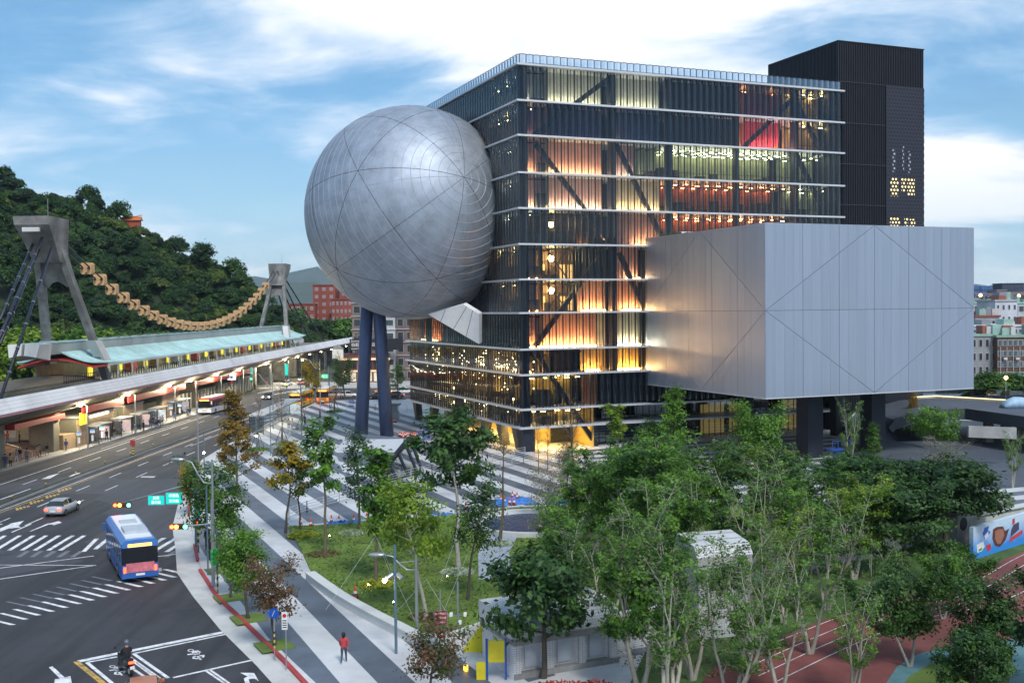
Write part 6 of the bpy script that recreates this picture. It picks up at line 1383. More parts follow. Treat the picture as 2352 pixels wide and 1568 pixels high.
for k, (x, y, ty, lf) in enumerate(valley):
    Y = max(222, 85 * 2461 / (1176 - x)) if x < 500 else (430 if x < 1000 else 175); p = D(x, ty, Y); tr, cw = TREES['valley']; zm = max(v.co.z for v in cw.vertices); s_ = max(.7, (p[2] - .1) / zm) if x > 500 else max(.9, min(1.6, (p[2]) / zm))
    where = 'behind the station' if x < 500 else ('beyond the far end of the station' if x < 1000 else 'behind the driveway')
    plant_tree('background_tree', '%s tree %s, %s from left in row' % ({'light': 'bright green', 'mid': 'mid green', 'dark': 'dark green'}[lf], where, ORD[k if x < 500 else (k - 8 if x < 1000 else k - 16)]), 'valley', (p[0], p[1]), k * 1.3, (s_, s_, s_), 'trees ' + where, 0, lf)
p = D(462, 560, 392); plant_tree('ridge_tree', 'lone dark feathery tree sticking out of the ridge line', 'valley', (p[0], p[1]), 1, .95, None, p[2] - 9.5, 'forest')

# ------------------------------------------------------------------ street lamps, signals, signs
m_lp = mat('lamp_pole', (.33, .36, .39), .4, .55, var=.08)
e_lamp = emis('lamp_glow', (1, .86, .52), 60); e_lamp2 = emis('lamp_glow_small', (1, .75, .42), 40)
def head_lamp(p, w_=35, col=(1, .85, .55), nm='lamp_light'):
    l = bpy.data.lights.new(nm, 'POINT'); l.energy = w_; l.color = col; l.shadow_soft_size = .15; return l
lit_l = head_lamp(0, 1300)
LX = -59.3
for k, y in enumerate((149, 168, 188, 200.5, 218, 236, 262, 284, 301, 319, 338, 357, 372, 389)):
    T = thing('street_lamp', 'grey road lamp with a short arm beside the viaduct, %s from the near end' % ORD[k], 'street lamp', (LX, y, .1), 0, 'lamps along the viaduct pavement')
    MB().tube([(0, 0, 0), (0, 0, .5), (0, 0, 6.1)], [.13, .1, .07], 8).build('pole', m_lp, T)
    MB().bar((0, 0, 6.1), (-.75, 0, 6.2), .09).build('arm', m_lp, T)
    h = MB().box(-1.25, -.6, -.14, .14, 6.14, 6.27).build('lamp_head', m_lp, T)
    MB().ball((-.95, 0, 6.1), .17, 8, 6, (1.3, .9, .7)).build('bulb', e_lamp, h)
    if k < 9: put('lamp_light', lit_l, T, (-.95, -.1, 5.75))
def curved_lamp(nm, label, bx, by, h, arm, side=-1, z=.12, lit=False, grp='curved-arm street lamps'):
    c = G(bx, by, z); T = thing(nm, label, 'street lamp', (c[0], c[1], z), 0, grp)
    MB().tube([(0, 0, 0), (0, 0, h)], [.11, .07], 8).build('pole', m_lp, T)
    pts = [(0, 0, h * .78)] + [(side * arm * t, 0, h * .78 + (h * .26) * math.sin(t * 1.5)) for t in (.1, .25, .45, .7, .9)]
    MB().tube([(0, 0, h * .80), (side * arm * .25, 0, h * .81), (side * arm * .42, 0, h * .88), (side * arm * .6, 0, h * .98), (side * arm * .85, 0, h * 1.0)], .055, 6).build('arm', m_lp, T, True)
    MB().bar((0, 0, h * .92), (side * arm * .45, 0, h * .9), .05).build('stay', m_lp, T)
    MB().ball((side * arm, 0, h * 1.005), .34, 10, 6, (1.5, .6, .38)).build('lamp_head', m_lp, T)
    if lit: MB().ball((side * arm, 0, h * .985), .16, 8, 5).build('bulb', e_lamp2, T)
    return T
curved_lamp('street_lamp', 'curved-arm lamp post at the white wall end of the lawn', 958, 1452, 4.6, 2.3)
curved_lamp('street_lamp', 'grey curved lamp rising beside the median at the road bend', 456, 1075, 8.0, 3.2, -1, lit=False)
curved_lamp('street_lamp', 'curved lamp reaching out of the yellowing corner tree', 492, 1330, 8.5, 2.4, -1)
curved_lamp('street_lamp', 'tall curved lamp over the queueing traffic', 736, 935, 9.5, 3.4, -1, lit=True)
curved_lamp('street_lamp', 'curved lamp over the far crossing near the metro sign', 628, 985, 9, 3.6, -1)
def post(nm, label, cat, bx, by, h, r_=.07, m=None, z=.12, grp=None):
    c = G(bx, by, z); T = thing(nm, label, cat, (c[0], c[1], z), 0, grp); MB().tube([(0, 0, 0), (0, 0, h)], r_, 8).build('pole', m or m_lp, T); return T
m_bp = mat('pole_blue_grey', (.12, .20, .26), .45, .3, var=.1)
T = post('light_pole', 'tall teal pole with two spotlights in front of the lawn', 'light pole', 910, 1500, 6.0, .08, m_bp)
for x, lit in ((-.45, 1), (.4, 0)):
    MB().tube([(x * .3, 0, 4.4), (x, -.2, 4.2)], .13, 8).build('spotlight', m_lp, T)
    if lit: MB().ball((x - .1, -.3, 4.12), .12, 8, 5).build('spot_bulb', e_lamp2, T)
for k, (bx, by, h, lb) in enumerate(((590, 1075, 6.3, 'slim dark pole by the median with a small amber light'), (470, 1110, 5.5, 'slim grey pole in front of the pyramid tree'), (622, 1045, 7, 'thin grey pole between the bare roadside trees'), (758, 960, 8, 'thin grey pole beside the bus stop canopy'), (692, 1000, 8, 'thin pole with camera near the bus stop canopy'), (478, 1320, 6.4, 'grey pole behind the corner signal'))):
    T = post('light_pole', lb, 'pole', bx, by, h, .06, m_bp, grp='slim poles along the road')
    if k in (0, 1): MB().ball((0, -.05, h * .62), .11, 8, 5).build('bulb', e_lamp2, T)
# signals
G_SIG = mat('signal_green_case', (.02, .22, .09), .45, var=.05); G_SIG2 = mat('signal_bright_case', (.03, .55, .12), .45, var=.05)
e_red = emis('signal_red', (1, .04, .01), 14); e_amb = emis('signal_amber', (1, .35, .03), 10); e_grn = emis('signal_go', (.05, 1, .55), 9)
m_off = mat('signal_off', (.05, .03, .02), .3, var=0)
def sig_h(T, x, y, z, lenses, w_=.34):
    c = MB().box(x - w_ * len(lenses) / 2, x + w_ * len(lenses) / 2, y - .1, y + .1, z - .19, z + .19).build('signal_head', mat('signal_dark_case', (.12, .03, .02), .5, var=0), T)
    for k, e in enumerate(lenses):
        xx_ = x - w_ * (len(lenses) - 1) / 2 + w_ * k; MB().tube([(xx_, y - .14, z), (xx_, y - .1, z)], .14, 12).build('lens', e, c)
def sign_board(T, x, y, z, w_, h_, lines, m_b, m_t, size, nm='sign_board', both=False):
    b = MB().box(x - w_ / 2, x + w_ / 2, y - .03, y + .03, z - h_ / 2, z + h_ / 2).build(nm, m_b, T)
    MB().box(x - w_ / 2 - .03, x + w_ / 2 + .03, y - .015, y + .04, z - h_ / 2 - .03, z + h_ / 2 + .03).build('sign_frame', m_lp, b)
    for k, s_ in enumerate(lines):
        tm = text_mesh(s_, size); tm.materials.append(m_t); o = put('lettering', tm, b, (x, y - .045, z + h_ / 2 - (k + .55) * h_ / (len(lines) + .1))); o.rotation_euler = (R(90), 0, 0)
    return b
m_teal = mat('road_sign_teal', (.0, .42, .36), .45, var=.05, emit=(0, .75, .62), estr=.35); m_lit = mat('sign_letter_white', (.85, .9, .88), .5, var=0, emit=(.9, 1, .95), estr=.5)
c = G(452, 1255, .12); T = thing('traffic_signal', 'mast arm with red lights and two teal direction signs over the road', 'traffic signal', (c[0], c[1], .12), -.02)
MB().tube([(0, 0, 0), (0, 0, 6.9)], [.16, .11], 8).build('pole', m_bp, T)
a0 = D(452, 1125, c[1]); a1 = D(262, 1160, c[1]); zA = a0[2] - .12
MB().tube([(0, 0, zA - .6), (-.4, 0, zA + .35), (-1.2, 0, zA + .3), (a1[0] - c[0] + .2, 0, a1[2] - .1)], .07, 8).build('mast_arm', m_lp, T, True)
sig_h(T, D(281, 1157, c[1])[0] - c[0], -.1, a1[2] - .1, [e_red, e_amb, m_off, e_grn], .37)
for (x0, x1, y0, y1, ln, sz) in ((341, 378, 1138, 1158, ['劍潭', '基河路'], .26), (382, 419, 1131, 1156, ['承德路', '文林路'], .28)):
    p0, p1 = D(x0, y0, c[1]), D(x1, y1, c[1]); sign_board(T, (p0[0] + p1[0]) / 2 - c[0], -.12, (p0[2] + p1[2]) / 2 - .12, p1[0] - p0[0], p0[2] - p1[2], ln, m_teal, m_lit, sz)
c = G(490, 1345, .12); T = thing('traffic_signal', 'corner signal pole with horizontal red light head over the kerb', 'traffic signal', (c[0], c[1], .12))
MB().tube([(0, 0, 0), (0, 0, .45), (0, 0, 6.0)], [.17, .12, .09], 8).build('pole', m_lp, T); p0 = D(412, 1208, c[1]); p1 = D(489, 1202, c[1])
MB().tube([(0, 0, p1[2] - .12), (p0[0] - c[0] + .3, 0, p0[2] - .12)], .06, 8).build('mast_arm', m_lp, T)
sig_h(T, p0[0] - c[0], -.08, p0[2] - .12, [e_red, e_amb, m_off, e_grn], .31)
c = G(456, 1268, .12); T = thing('pedestrian_signal', 'green pedestrian signal with red standing figure on striped post', 'pedestrian signal', (c[0], c[1], .12)); m_stry = mat('hazard_yellow', (.75, .5, .02), .5, var=.1)
MB().tube([(0, 0, 0), (0, 0, 2.8)], .08, 8).build('pole', m_bp, T)
for k in range(5): MB().tube([(0, 0, .6 + k * .26), (0, 0, .73 + k * .26)], .095, 8).build('hazard_band', m_stry if k % 2 == 0 else m_blk, T)
hb = MB().box(-.22, .22, -.15, .15, 1.9, 2.5).build('signal_head', G_SIG, T); MB().box(-.13, .13, -.19, -.15, 2.15, 2.45).build('red_figure', e_red, hb); MB().box(-.2, .2, -.12, .12, 3.0, 3.9).build('signal_head', G_SIG, T); MB().tube([(0, 0, 2.8), (0, 0, 3.9)], .05, 6).build('pole', m_bp, T)
c = G(500, 1362, .12); T = thing('vertical_signal', 'bright green three-lens signal housing seen from behind on striped post', 'traffic signal', (c[0], c[1], .12))
MB().tube([(0, 0, 0), (0, 0, 4.5)], .06, 8).build('pole', m_bp, T)
for k in range(5): MB().tube([(0, 0, .3 + k * .22), (0, 0, .42 + k * .22)], .075, 8).build('hazard_band', m_stry if k % 2 == 0 else m_blk, T)
hb = MB().box(-.22, .16, -.2, .1, 1.95, 3.05).build('signal_head', G_SIG2, T)
for k in range(3): MB().tube([(-.2, -.22, 2.15 + k * .35), (-.32, -.3, 2.13 + k * .35)], .16, 10).build('visor', G_SIG2, hb)
m_blue = mat('sign_blue', (.01, .08, .42), .45, var=.05)
c = G(631, 1512, .12); T = thing('round_sign', 'round blue sign on a black and yellow post by the kerb', 'sign', (c[0], c[1], .12)); MB().tube([(0, 0, 0), (0, 0, 2.7)], .04, 8).build('pole', m_lp, T)
for k in range(6): MB().tube([(0, 0, .6 + k * .16), (0, 0, .7 + k * .16)], .05, 8).build('hazard_band', m_stry if k % 2 == 0 else m_blk, T)
pl = MB().tube([(0, -.05, 2.5), (0, -.02, 2.5)], .28, 20).build('plate', m_blue, T); MB().bar((-.08, -.06, 2.36), (.05, -.06, 2.66), .05, .02).build('plate_mark', m_ink, pl)
c = G(658, 1535, .12); T = thing('notice_sign', 'white rectangular parking notice on a thin post', 'sign', (c[0], c[1], .12)); MB().tube([(0, 0, 0), (0, 0, 3.1)], .035, 8).build('pole', m_lp, T)
nb = MB().box(-.2, .1, -.05, -.03, 2.1, 3.05).build('plate', mat('notice_white', (.75, .76, .76), .5, var=.04), T); MB().tube([(-.05, -.07, 2.85), (-.05, -.05, 2.85)], .1, 14).build('red_ring', mat('sign_red', (.55, .02, .02), .45, var=0), nb)
for k in range(4): MB().box(-.16, .06, -.058, -.05, 2.2 + k * .12, 2.25 + k * .12).build('text_row', mat('ink_black', (.01, .01, .01), .6, var=0), nb)
m_bsign = mat('bus_stop_blue', (.12, .36, .62), .5, var=.05, emit=(.2, .5, .8), estr=.15)
for k, (x, y) in enumerate(((182, 1036), (213, 1030), (235, 1022), (280, 1000), (393, 968), (413, 962))):
    c = G(x, y, .14); T = thing('bus_stop_sign', 'blue and white bus stop flag on a pole, %s along the pavement' % ORD[k], 'bus stop sign', (c[0], c[1], .14), .3, 'bus stop flags beside the station'); MB().tube([(0, 0, 0), (0, 0, 2.7)], .035, 6).build('pole', m_lp, T)
    MB().box(-.32, .32, -.04, .04, 2.2, 2.5).build('flag', m_ink, T); MB().box(-.32, .32, -.045, .045, 2.5, 2.72).build('flag_top', m_bsign, T); MB().box(-.14, .14, -.04, .04, 1.1, 1.9).build('timetable', m_ink, T)
# metro totem and crossing signals
c = G(533, 917, .12); T = thing('metro_totem', 'white square metro sign with blue emblem on a pole', 'sign', (c[0], c[1], .12)); MB().tube([(0, 0, 0), (0, 0, 4.2)], .1, 8).build('pole', mat('totem_white', (.7, .7, .7), .5, var=0), T)
bd = MB().box(-.9, .9, -.12, .12, 4.2, 5.4).build('sign_box', mat('totem_face', (.85, .87, .9), .5, var=0, emit=(.9, .95, 1), estr=.5), T); MB().add([(-.5, -.14, 4.8), (0, -.14, 4.5), (.5, -.14, 4.8), (0, -.14, 5.1)], [(0, 1, 2, 3)]).build('emblem', m_blue, bd); MB().box(-.3, .3, -.15, .15, 3.4, 3.9).build('red_panel', mat('sign_red', (.55, .02, .02), .45, var=0), T)
for k, (x, y, h) in enumerate(((659, 915, 7.5), (578, 900, 6.5))):
    c = G(x, y, .12); T = thing('far_signal', 'distant green-lit signal pole beyond the crossing, %s from the left' % ORD[1 - k], 'traffic signal', (c[0], c[1], .12), 0, 'signals at the far crossing'); MB().tube([(0, 0, 0), (0, 0, h)], .09, 6).build('pole', m_bp, T); MB().box(-.3, .3, -.1, .1, h - 2.4, h).build('street_name_sign', m_teal, T); MB().box(-.2, .2, -.2, .1, 2.4, 3.4).build('signal_head', G_SIG, T); MB().ball((0, -.22, 3.1), .15, 8, 5).build('lens', e_amb if k == 0 else e_grn, T)
c = G(755, 912, .12); T = thing('road_sign', 'green lit lane sign hung beside the traffic queue', 'sign', (c[0], c[1], .12)); MB().tube([(0, 0, 0), (0, 0, 7)], .09, 6).build('pole', m_bp, T); sign_board(T, -.9, -.1, 4.6, 1.7, .9, ['出口'], mat('sign_green_lit', (0, .4, .2), .5, emit=(0, .7, .3), estr=.5), m_lit, .7)
# bus shelters
m_shg = glass('shelter_glass', (.55, .6, .6), .15); m_shf = mat('shelter_frame', (.05, .055, .06), .4, .5, var=0)
def shelter(label, x, y, L_=5.5, lit=True, w_=1.5, h=2.6, grp='bus shelters beside the station', rz=0, m_r=None):
    T = thing('bus_shelter', label, 'bus shelter', (x, y, .14), rz, grp)
    MB().box(-w_ - .2, .25, -.2, L_ + .2, h, h + .16).build('roof', m_r or m_conc, T)
    for yy_ in (0, L_): 
        for xx_ in (-w_ + .1, 0): MB().box(xx_ - .05, xx_ + .05, yy_ - .05, yy_ + .05, 0, h).build('post', m_shf, T)
    MB().box(-w_, -w_ + .03, .1, L_ - .1, .3, h - .2).build('back_glass', m_shg, T); MB().box(-w_ + .1, -.1, .0, .05, .3, h - .2).build('side_panel', m_shg, T)
    MB().box(-w_ + .25, -w_ + .65, .6, L_ - .8, .42, .5).build('bench', m_shf, T); MB().box(-w_ + .1, -.15, L_ - .12, L_ - .05, .4, 2.1).build('advert_panel', mat('advert_%d' % (int(y) % 3), [(.45, .5, .55), (.5, .2, .15), (.2, .3, .35)][int(y) % 3], .4, var=.5, vs_=2, emit=(.8, .85, .9), estr=.25), T)
    if lit: MB().box(-w_ * .7, -w_ * .5, .5, L_ - .5, h - .06, h).build('tube_lamp', emis('shelter_tube', (1, .95, .8), 8), T)
for k, (y, L_) in enumerate(((154.5, 4.5), (163.5, 4.5), (172, 5), (180, 5))): shelter('glass bus shelter beside the station, %s from the near end' % ORD[k], -59.9, y, L_)
shelter('bus shelter with pale roof behind the white bus', -61.0, 196, 6, False)
c = G(742, 972); shelter('long pale-roofed bus canopy along the plaza edge', -38.3, 164, 30, True, 2.2, 2.9, 'plaza bus canopy', 0, m_lconc)
# kiosk on the far plaza, wheelie cabinets
c = G(903, 960, .12); T = thing('ticket_booth', 'small grey booth with windows on the far plaza', 'booth', (c[0], c[1], .12)); MB().box(-1, 1, -1, 1, 0, 1.1).build('base', m_conc, T); MB().box(-.9, .9, -.9, .9, 1.1, 2.3).build('window_band', mat('booth_glass', (.2, .28, .3), .15, var=0), T); MB().box(-1.3, 1.3, -1.3, 1.3, 2.3, 2.55).build('roof', m_rc, T)
# things left on the lawn
c = G(808, 1374, .24); T = thing('floodlight', 'black floodlight on a low stand lying on the lawn', 'floodlight', (c[0], c[1], .24)); MB().box(-.6, .2, -.2, .2, .08, .22).build('bar_stand', m_blk, T); MB().box(-.1, .45, -.45, -.1, .05, .3).build('lamp_body', m_blk, T); MB().box(-.05, .4, -.5, -.45, .08, .27).build('lens', m_cone, T)
for k, (x, y) in enumerate(((846, 1350), (757, 1236), (1107, 1252), (1027, 1330), (904, 1390))):
    c = G(x, y, .24); T = thing('ground_spotlight', 'tiny lit ground spotlight on the lawn, %s of five' % ORD[k], 'ground light', (c[0], c[1], .24), 0, 'ground spotlights on the lawn'); MB().tube([(0, 0, 0), (0, 0, .2)], .04, 6).build('spike', m_blk, T); MB().ball((0, 0, .25), .04, 8, 5).build('bulb', e_lamp2, T)
for k, y in enumerate((100, 108, 116, 124, 133, 141, 150)):
    T = thing('median_stud', 'small yellow reflector post on the median, %s from the near end' % ORD[k], 'reflector', (-50.85 + (k > 4) * .3, y, .26), 0, 'reflectors on the median'); MB().tube([(0, 0, 0), (0, 0, .28)], .04, 6).build('stem', m_blk, T); MB().box(-.06, .06, -.05, .05, .28, .42).build('reflector', m_stry, T)
c = G(306, 1046, .2); T = thing('keep_right_sign', 'red signal box on a black and yellow post at the median', 'sign', (c[0], c[1], .2)); MB().tube([(0, 0, 0), (0, 0, 1.3)], .08, 8).build('pole', m_blk, T); MB().box(-.3, .3, -.12, .12, 1.3, 2.1).build('red_box', mat('box_red', (.35, .04, .04), .5), T)
for k in range(3): MB().tube([(0, 0, .2 + k * .36), (0, 0, .38 + k * .36)], .1, 8).build('hazard_band', m_stry, T)

# ------------------------------------------------------------------ vehicles
m_tyre = mat('tyre', (.015, .015, .016), .8, var=0); m_rim = mat('wheel_rim', (.4, .41, .42), .3, .9, var=0); m_vgl = mat('vehicle_glass', (.012, .016, .022), .08, var=0, spec=.8)
e_tail = emis('tail_lamp', (1, .03, .01), 9); e_headl = emis('head_lamp', (1, .93, .75), 14)
def wheel(T, x, y, r_, w_):
    wv = MB().tube([(x, y - w_ / 2, r_), (x, y + w_ / 2, r_)], r_, 18).build('wheel', m_tyre, T); s_ = 1 if y > 0 else -1
    MB().tube([(x, y + s_ * (w_ / 2 - .02), r_), (x, y + s_ * (w_ / 2 + .015), r_)], r_ * .62, 14).build('rim', m_rim, wv)
def car(label, x, y, rz, col, head=True, tail=True, grp='cars on the roads', roofsign=False, nm='car'):
    T = thing(nm, label, 'car', (x, y, .02), rz, grp); mc = mat('car_paint_%02x%02x%02x' % tuple(int(c * 255) for c in col), col, .3, .1, var=.03, coat=.6)
    st_ = [(-2.2, .78, .45, .88), (-2.12, .82, .30, .95), (-1.5, .88, .22, 1.0), (-.6, .90, .2, .98), (.6, .90, .2, .96), (1.3, .88, .22, .90), (1.95, .84, .28, .78), (2.22, .72, .42, .62)]
    rings = [[(X, -w_, zb), (X, -w_ * 1.0, zb + (zt - zb) * .55), (X, -w_ * .93, zt), (X, 0, zt + .03), (X, w_ * .93, zt), (X, w_, zb + (zt - zb) * .55), (X, w_, zb), (X, 0, zb - .02)] for X, w_, zb, zt in st_]
    MB().loft(rings).build('body', mc, T, True)
    cab = [(-1.85, .70, .96, 1.0), (-1.25, .66, .95, 1.40), (-.3, .64, .95, 1.46), (.35, .64, .95, 1.40), (1.15, .70, .88, .93)]
    MB().loft([[(X, -.82, zb), (X, -w_, zt), (X, 0, zt + .03), (X, w_, zt), (X, .82, zb)] for X, w_, zb, zt in cab]).build('glazing', m_vgl, T)
    MB().loft([[(X, -w_ - .02, zt - .05), (X, -w_ + .04, zt + .02), (X, 0, zt + .06), (X, w_ - .04, zt + .02), (X, w_ + .02, zt - .05)] for X, w_, zt in ((-1.32, .66, 1.38), (-.3, .64, 1.46), (.4, .64, 1.39))]).build('roof', mc, T)
    for px_ in (-.45,):
        for s in (-1, 1): MB().add([(px_ - .05, s * .835, .95), (px_ + .05, s * .835, .95), (px_ + .05, s * .66, 1.42), (px_ - .05, s * .66, 1.42)], [(0, 1, 2, 3)]).build('pillar', mc, T)
    for X in (-1.35, 1.35):
        for s in (-1, 1): wheel(T, X, s * .80, .32, .2)
    for s in (-1, 1):
        MB().box(2.02, 2.2, s * .62 - .14, s * .62 + .14, .56, .70).build('headlight', e_headl if head else m_rim, T); MB().box(-2.22, -2.1, s * .64 - .14, s * .64 + .14, .66, .82).build('taillight', e_tail if tail else mat('tail_off', (.3, .02, .02), .4, var=0), T); MB().box(.75, .9, s * .92 - .08, s * .92 + .08, .92, 1.04).build('mirror', mc, T)
    MB().box(-2.25, -2.2, -.26, .26, .5, .62).build('number_plate', m_ink, T); MB().box(2.19, 2.24, -.26, .26, .4, .5).build('number_plate', m_ink, T)
    if roofsign: MB().box(-.3, -.1, -.25, .25, 1.5, 1.65).build('taxi_sign', mat('taxi_lamp', (.8, .6, .1), .5, emit=(1, .7, .1), estr=1.2), T)
    return T
def bus(label, x, y, rz, c_body, c_top, L_=11.0, W=2.5, H=3.05, disp=True, roof=(.75, .76, .77), lit=True, grp='buses', rearlit=True):
    T = thing('bus', label, 'bus', (x, y, .02), rz, grp); k1 = mat('bus_body_%02x%02x%02x' % tuple(int(c * 255) for c in c_body), c_body, .35, .05, var=.04, coat=.4); k2 = mat('bus_top_%02x%02x%02x' % tuple(int(c * 255) for c in c_top), c_top, .35, .05, var=.04, coat=.4); w_ = W / 2; l = L_ / 2
    def ring(X, z0, z1, wi): return [(X, -wi, z0), (X, -wi, z1), (X, wi, z1), (X, wi, z0)]
    MB().loft([ring(-l, .35, 1.3, w_ - .06), ring(-l + .12, .3, 1.3, w_), ring(l - .15, .3, 1.3, w_), ring(l, .38, 1.3, w_ - .1)]).build('lower_body', k1, T)
    MB().loft([ring(-l, 1.3, 2.5, w_ - .08), ring(-l + .12, 1.3, 2.5, w_ - .02), ring(l - .15, 1.3, 2.5, w_ - .02), ring(l - .05, 1.3, 2.5, w_ - .1)]).build('window_band', m_vgl, T)
    MB().loft([[(X, -w_ + a, 2.5), (X, -w_ + a, 2.78), (X, -w_ + .25 + a, H - .02), (X, 0, H), (X, w_ - .25 - a, H - .02), (X, w_ - a, 2.78), (X, w_ - a, 2.5)] for X, a in ((-l, .06), (-l + .15, 0), (l - .2, 0), (l - .05, .08))]).build('upper_body', k2, T)
    MB().box(-l + .6, l - .7, -w_ + .35, w_ - .35, H - .01, H + .06).build('roof', mat('bus_roof', roof, .5, var=.05), T)
    n = 6
    for s in (-1, 1):
        for k in range(n + 1): X = -l + .4 + (L_ - 1.2) * k / n; MB().box(X - .06, X + .06, s * (w_ - .02) - .015, s * (w_ - .02) + .015, 1.3, 2.5).build('window_pillar', k2, T)
        MB().box(-l + .8, l - 1.4, s * (w_ - .3) - .04, s * (w_ - .3) + .04, 2.35, 2.45).build('cabin_lamp', emis('bus_cabin', (1, .85, .6), 2.5 if lit else 1), T)
        MB().box(l - .1, l + .14, s * (w_ + .12) - .08, s * (w_ + .12) + .08, 1.9, 2.5).build('mirror', k1, T)
        MB().box(l - .06, l + .02, s * .9 - .18, s * .9 + .18, .62, .85).build('headlight', e_headl, T); MB().box(-l - .02, -l + .06, s * 1.0 - .12, s * 1.0 + .12, .75, 1.15).build('taillight', e_tail, T)
        for X in (-l + 2.6, l - 2.6): wheel(T, X, s * (w_ - .12), .48, .28)
    MB().box(l - .08, l - .0, -w_ + .12, w_ - .12, 1.2, 2.45).build('windscreen', m_vgl, T); 
    MB().box(l - .14, l - .03, -w_ + .2, w_ - .2, 2.5, 2.82).build('display_panel', m_blk, T)
    if disp:
        dm = MB(); rd = random.Random(int(x * 7))
        for k in range(9): dm.box(l - .03, l + .0, -.85 + k * .19, -.72 + k * .19, 2.58, 2.76)
        dm.build('led_display', emis('led_orange', (1, .30, .03), 9), T)
    if rearlit: MB().box(-l - .015, -l + .03, -.8, .8, 2.55, 2.75).build('rear_display', emis('led_rear', (1, .25, .04), 5), T)
    MB().box(-l - .01, -l + .04, -w_ + .2, w_ - .2, 1.45, 2.4).build('rear_window', m_vgl, T); MB().box(-l - .02, -l + .02, -.3, .3, .5, .65).build('number_plate', m_ink, T)
    return T
PI2 = math.pi / 2
bus('white bus with red window band stopped beside the viaduct pavement', -56.9, 203.5, -PI2 - .05, (.72, .72, .74), (.42, .03, .04), 10.5)
pA, pB = Vector(G(322, 1335)), Vector(G(240, 1200)); dd = (pB - pA).normalized(); pc = pA + dd * 5.0
bus('blue city bus turning across the near junction', pc.x, pc.y, math.atan2(dd.y, dd.x), (.03, .13, .45), (.05, .2, .55), 10.5, roof=(.10, .26, .55))
BB = [o for o in bpy.data.objects if o.name.startswith('bus') and 'blue city' in str(o.get('label'))][0]
MB().box(-5.28, -5.25, -.95, .95, .75, 1.4).build('rear_advert', mat('advert_pink', (.62, .18, .22), .5, var=.4, vs_=2), BB); MB().box(-3.4, -1.2, -.8, .8, 3.1, 3.35).build('roof_unit', mat('bus_roof_unit', (.45, .5, .56), .5), BB); MB().box(.8, 2.0, -.6, .6, 3.1, 3.22).build('roof_hatch', mat('bus_roof_unit', (.45, .5, .56), .5), BB)
for q in range(7): MB().box(-4.9 + q * 1.45, -4.88 + q * 1.45, -1.262, 1.262, .32, 1.3).build('panel_seam', m_blk, BB)
c = G(745, 928); bus('orange bus with glowing tail lamps queueing behind the bare trees', c[0] - .5, c[1] + 6, PI2, (.62, .22, .02), (.65, .28, .03), 10.5)
c = G(682, 940); bus('yellow bus with white roof overtaking at the bus canopy', c[0] - .5, c[1] + 7, PI2 - .03, (.62, .45, .03), (.62, .40, .04), 10.5, roof=(.72, .72, .7))
carl = [('silver car with red tail lamps waiting by the yellow lane line', G(118, 1190), PI2, (.45, .47, .5)), ('white taxi-like car far up the road beside the yellow bus', G(650, 935), PI2, (.6, .6, .6)), ('dark red car behind the yellow bus', G(700, 908), PI2, (.25, .02, .02)), ('white car at the far crossing under the trees', G(655, 888), PI2, (.7, .7, .7)), ('grey car following at the far crossing', G(690, 885), PI2, (.2, .21, .23)),
        ('white car crossing behind the globe legs, left one', G(800, 913), 0.0, (.72, .72, .73)), ('black car behind the left globe leg', G(868, 916), math.pi, (.02, .02, .022)), ('yellow taxi in the row behind the globe legs', G(885, 905), 0, (.65, .4, .02)), ('black car right of the globe legs', G(905, 914), math.pi, (.03, .03, .035)), ('white car beyond the black cars on the far street', G(930, 905), 0, (.7, .7, .7)), ('dark car approaching on the station side lane', (-53, 232), -PI2, (.05, .05, .06)), ('orange sedan seen at the near bottom edge of the road', (-17.9, 51.0), PI2 + .35, (.5, .16, .05))]
for k, (lb, p, rz_, col) in enumerate(carl): car(lb, p[0], p[1] + (2.5 if rz_ == PI2 else 0), rz_, col, roofsign='taxi in' in lb)
p = G(2352 - 12, 936, 4.5); T = thing('covered_car', 'car under a pale blue sheet on the upper driveway', 'covered car', (p[0], p[1], 4.5)); MB().loft([[(X, -.95, 0), (X, -.9, z * .6), (X, -.6, z), (X, .6, z), (X, .9, z * .6), (X, .95, 0)] for X, z in ((-2.3, .5), (-1.6, 1.05), (-.5, 1.5), (.5, 1.45), (1.3, 1.0), (2.2, .6))]).build('sheet', mat('sheet_blue', (.35, .52, .68), .6, var=.2, vs_=2, bump=.5, bs=3), T, True)

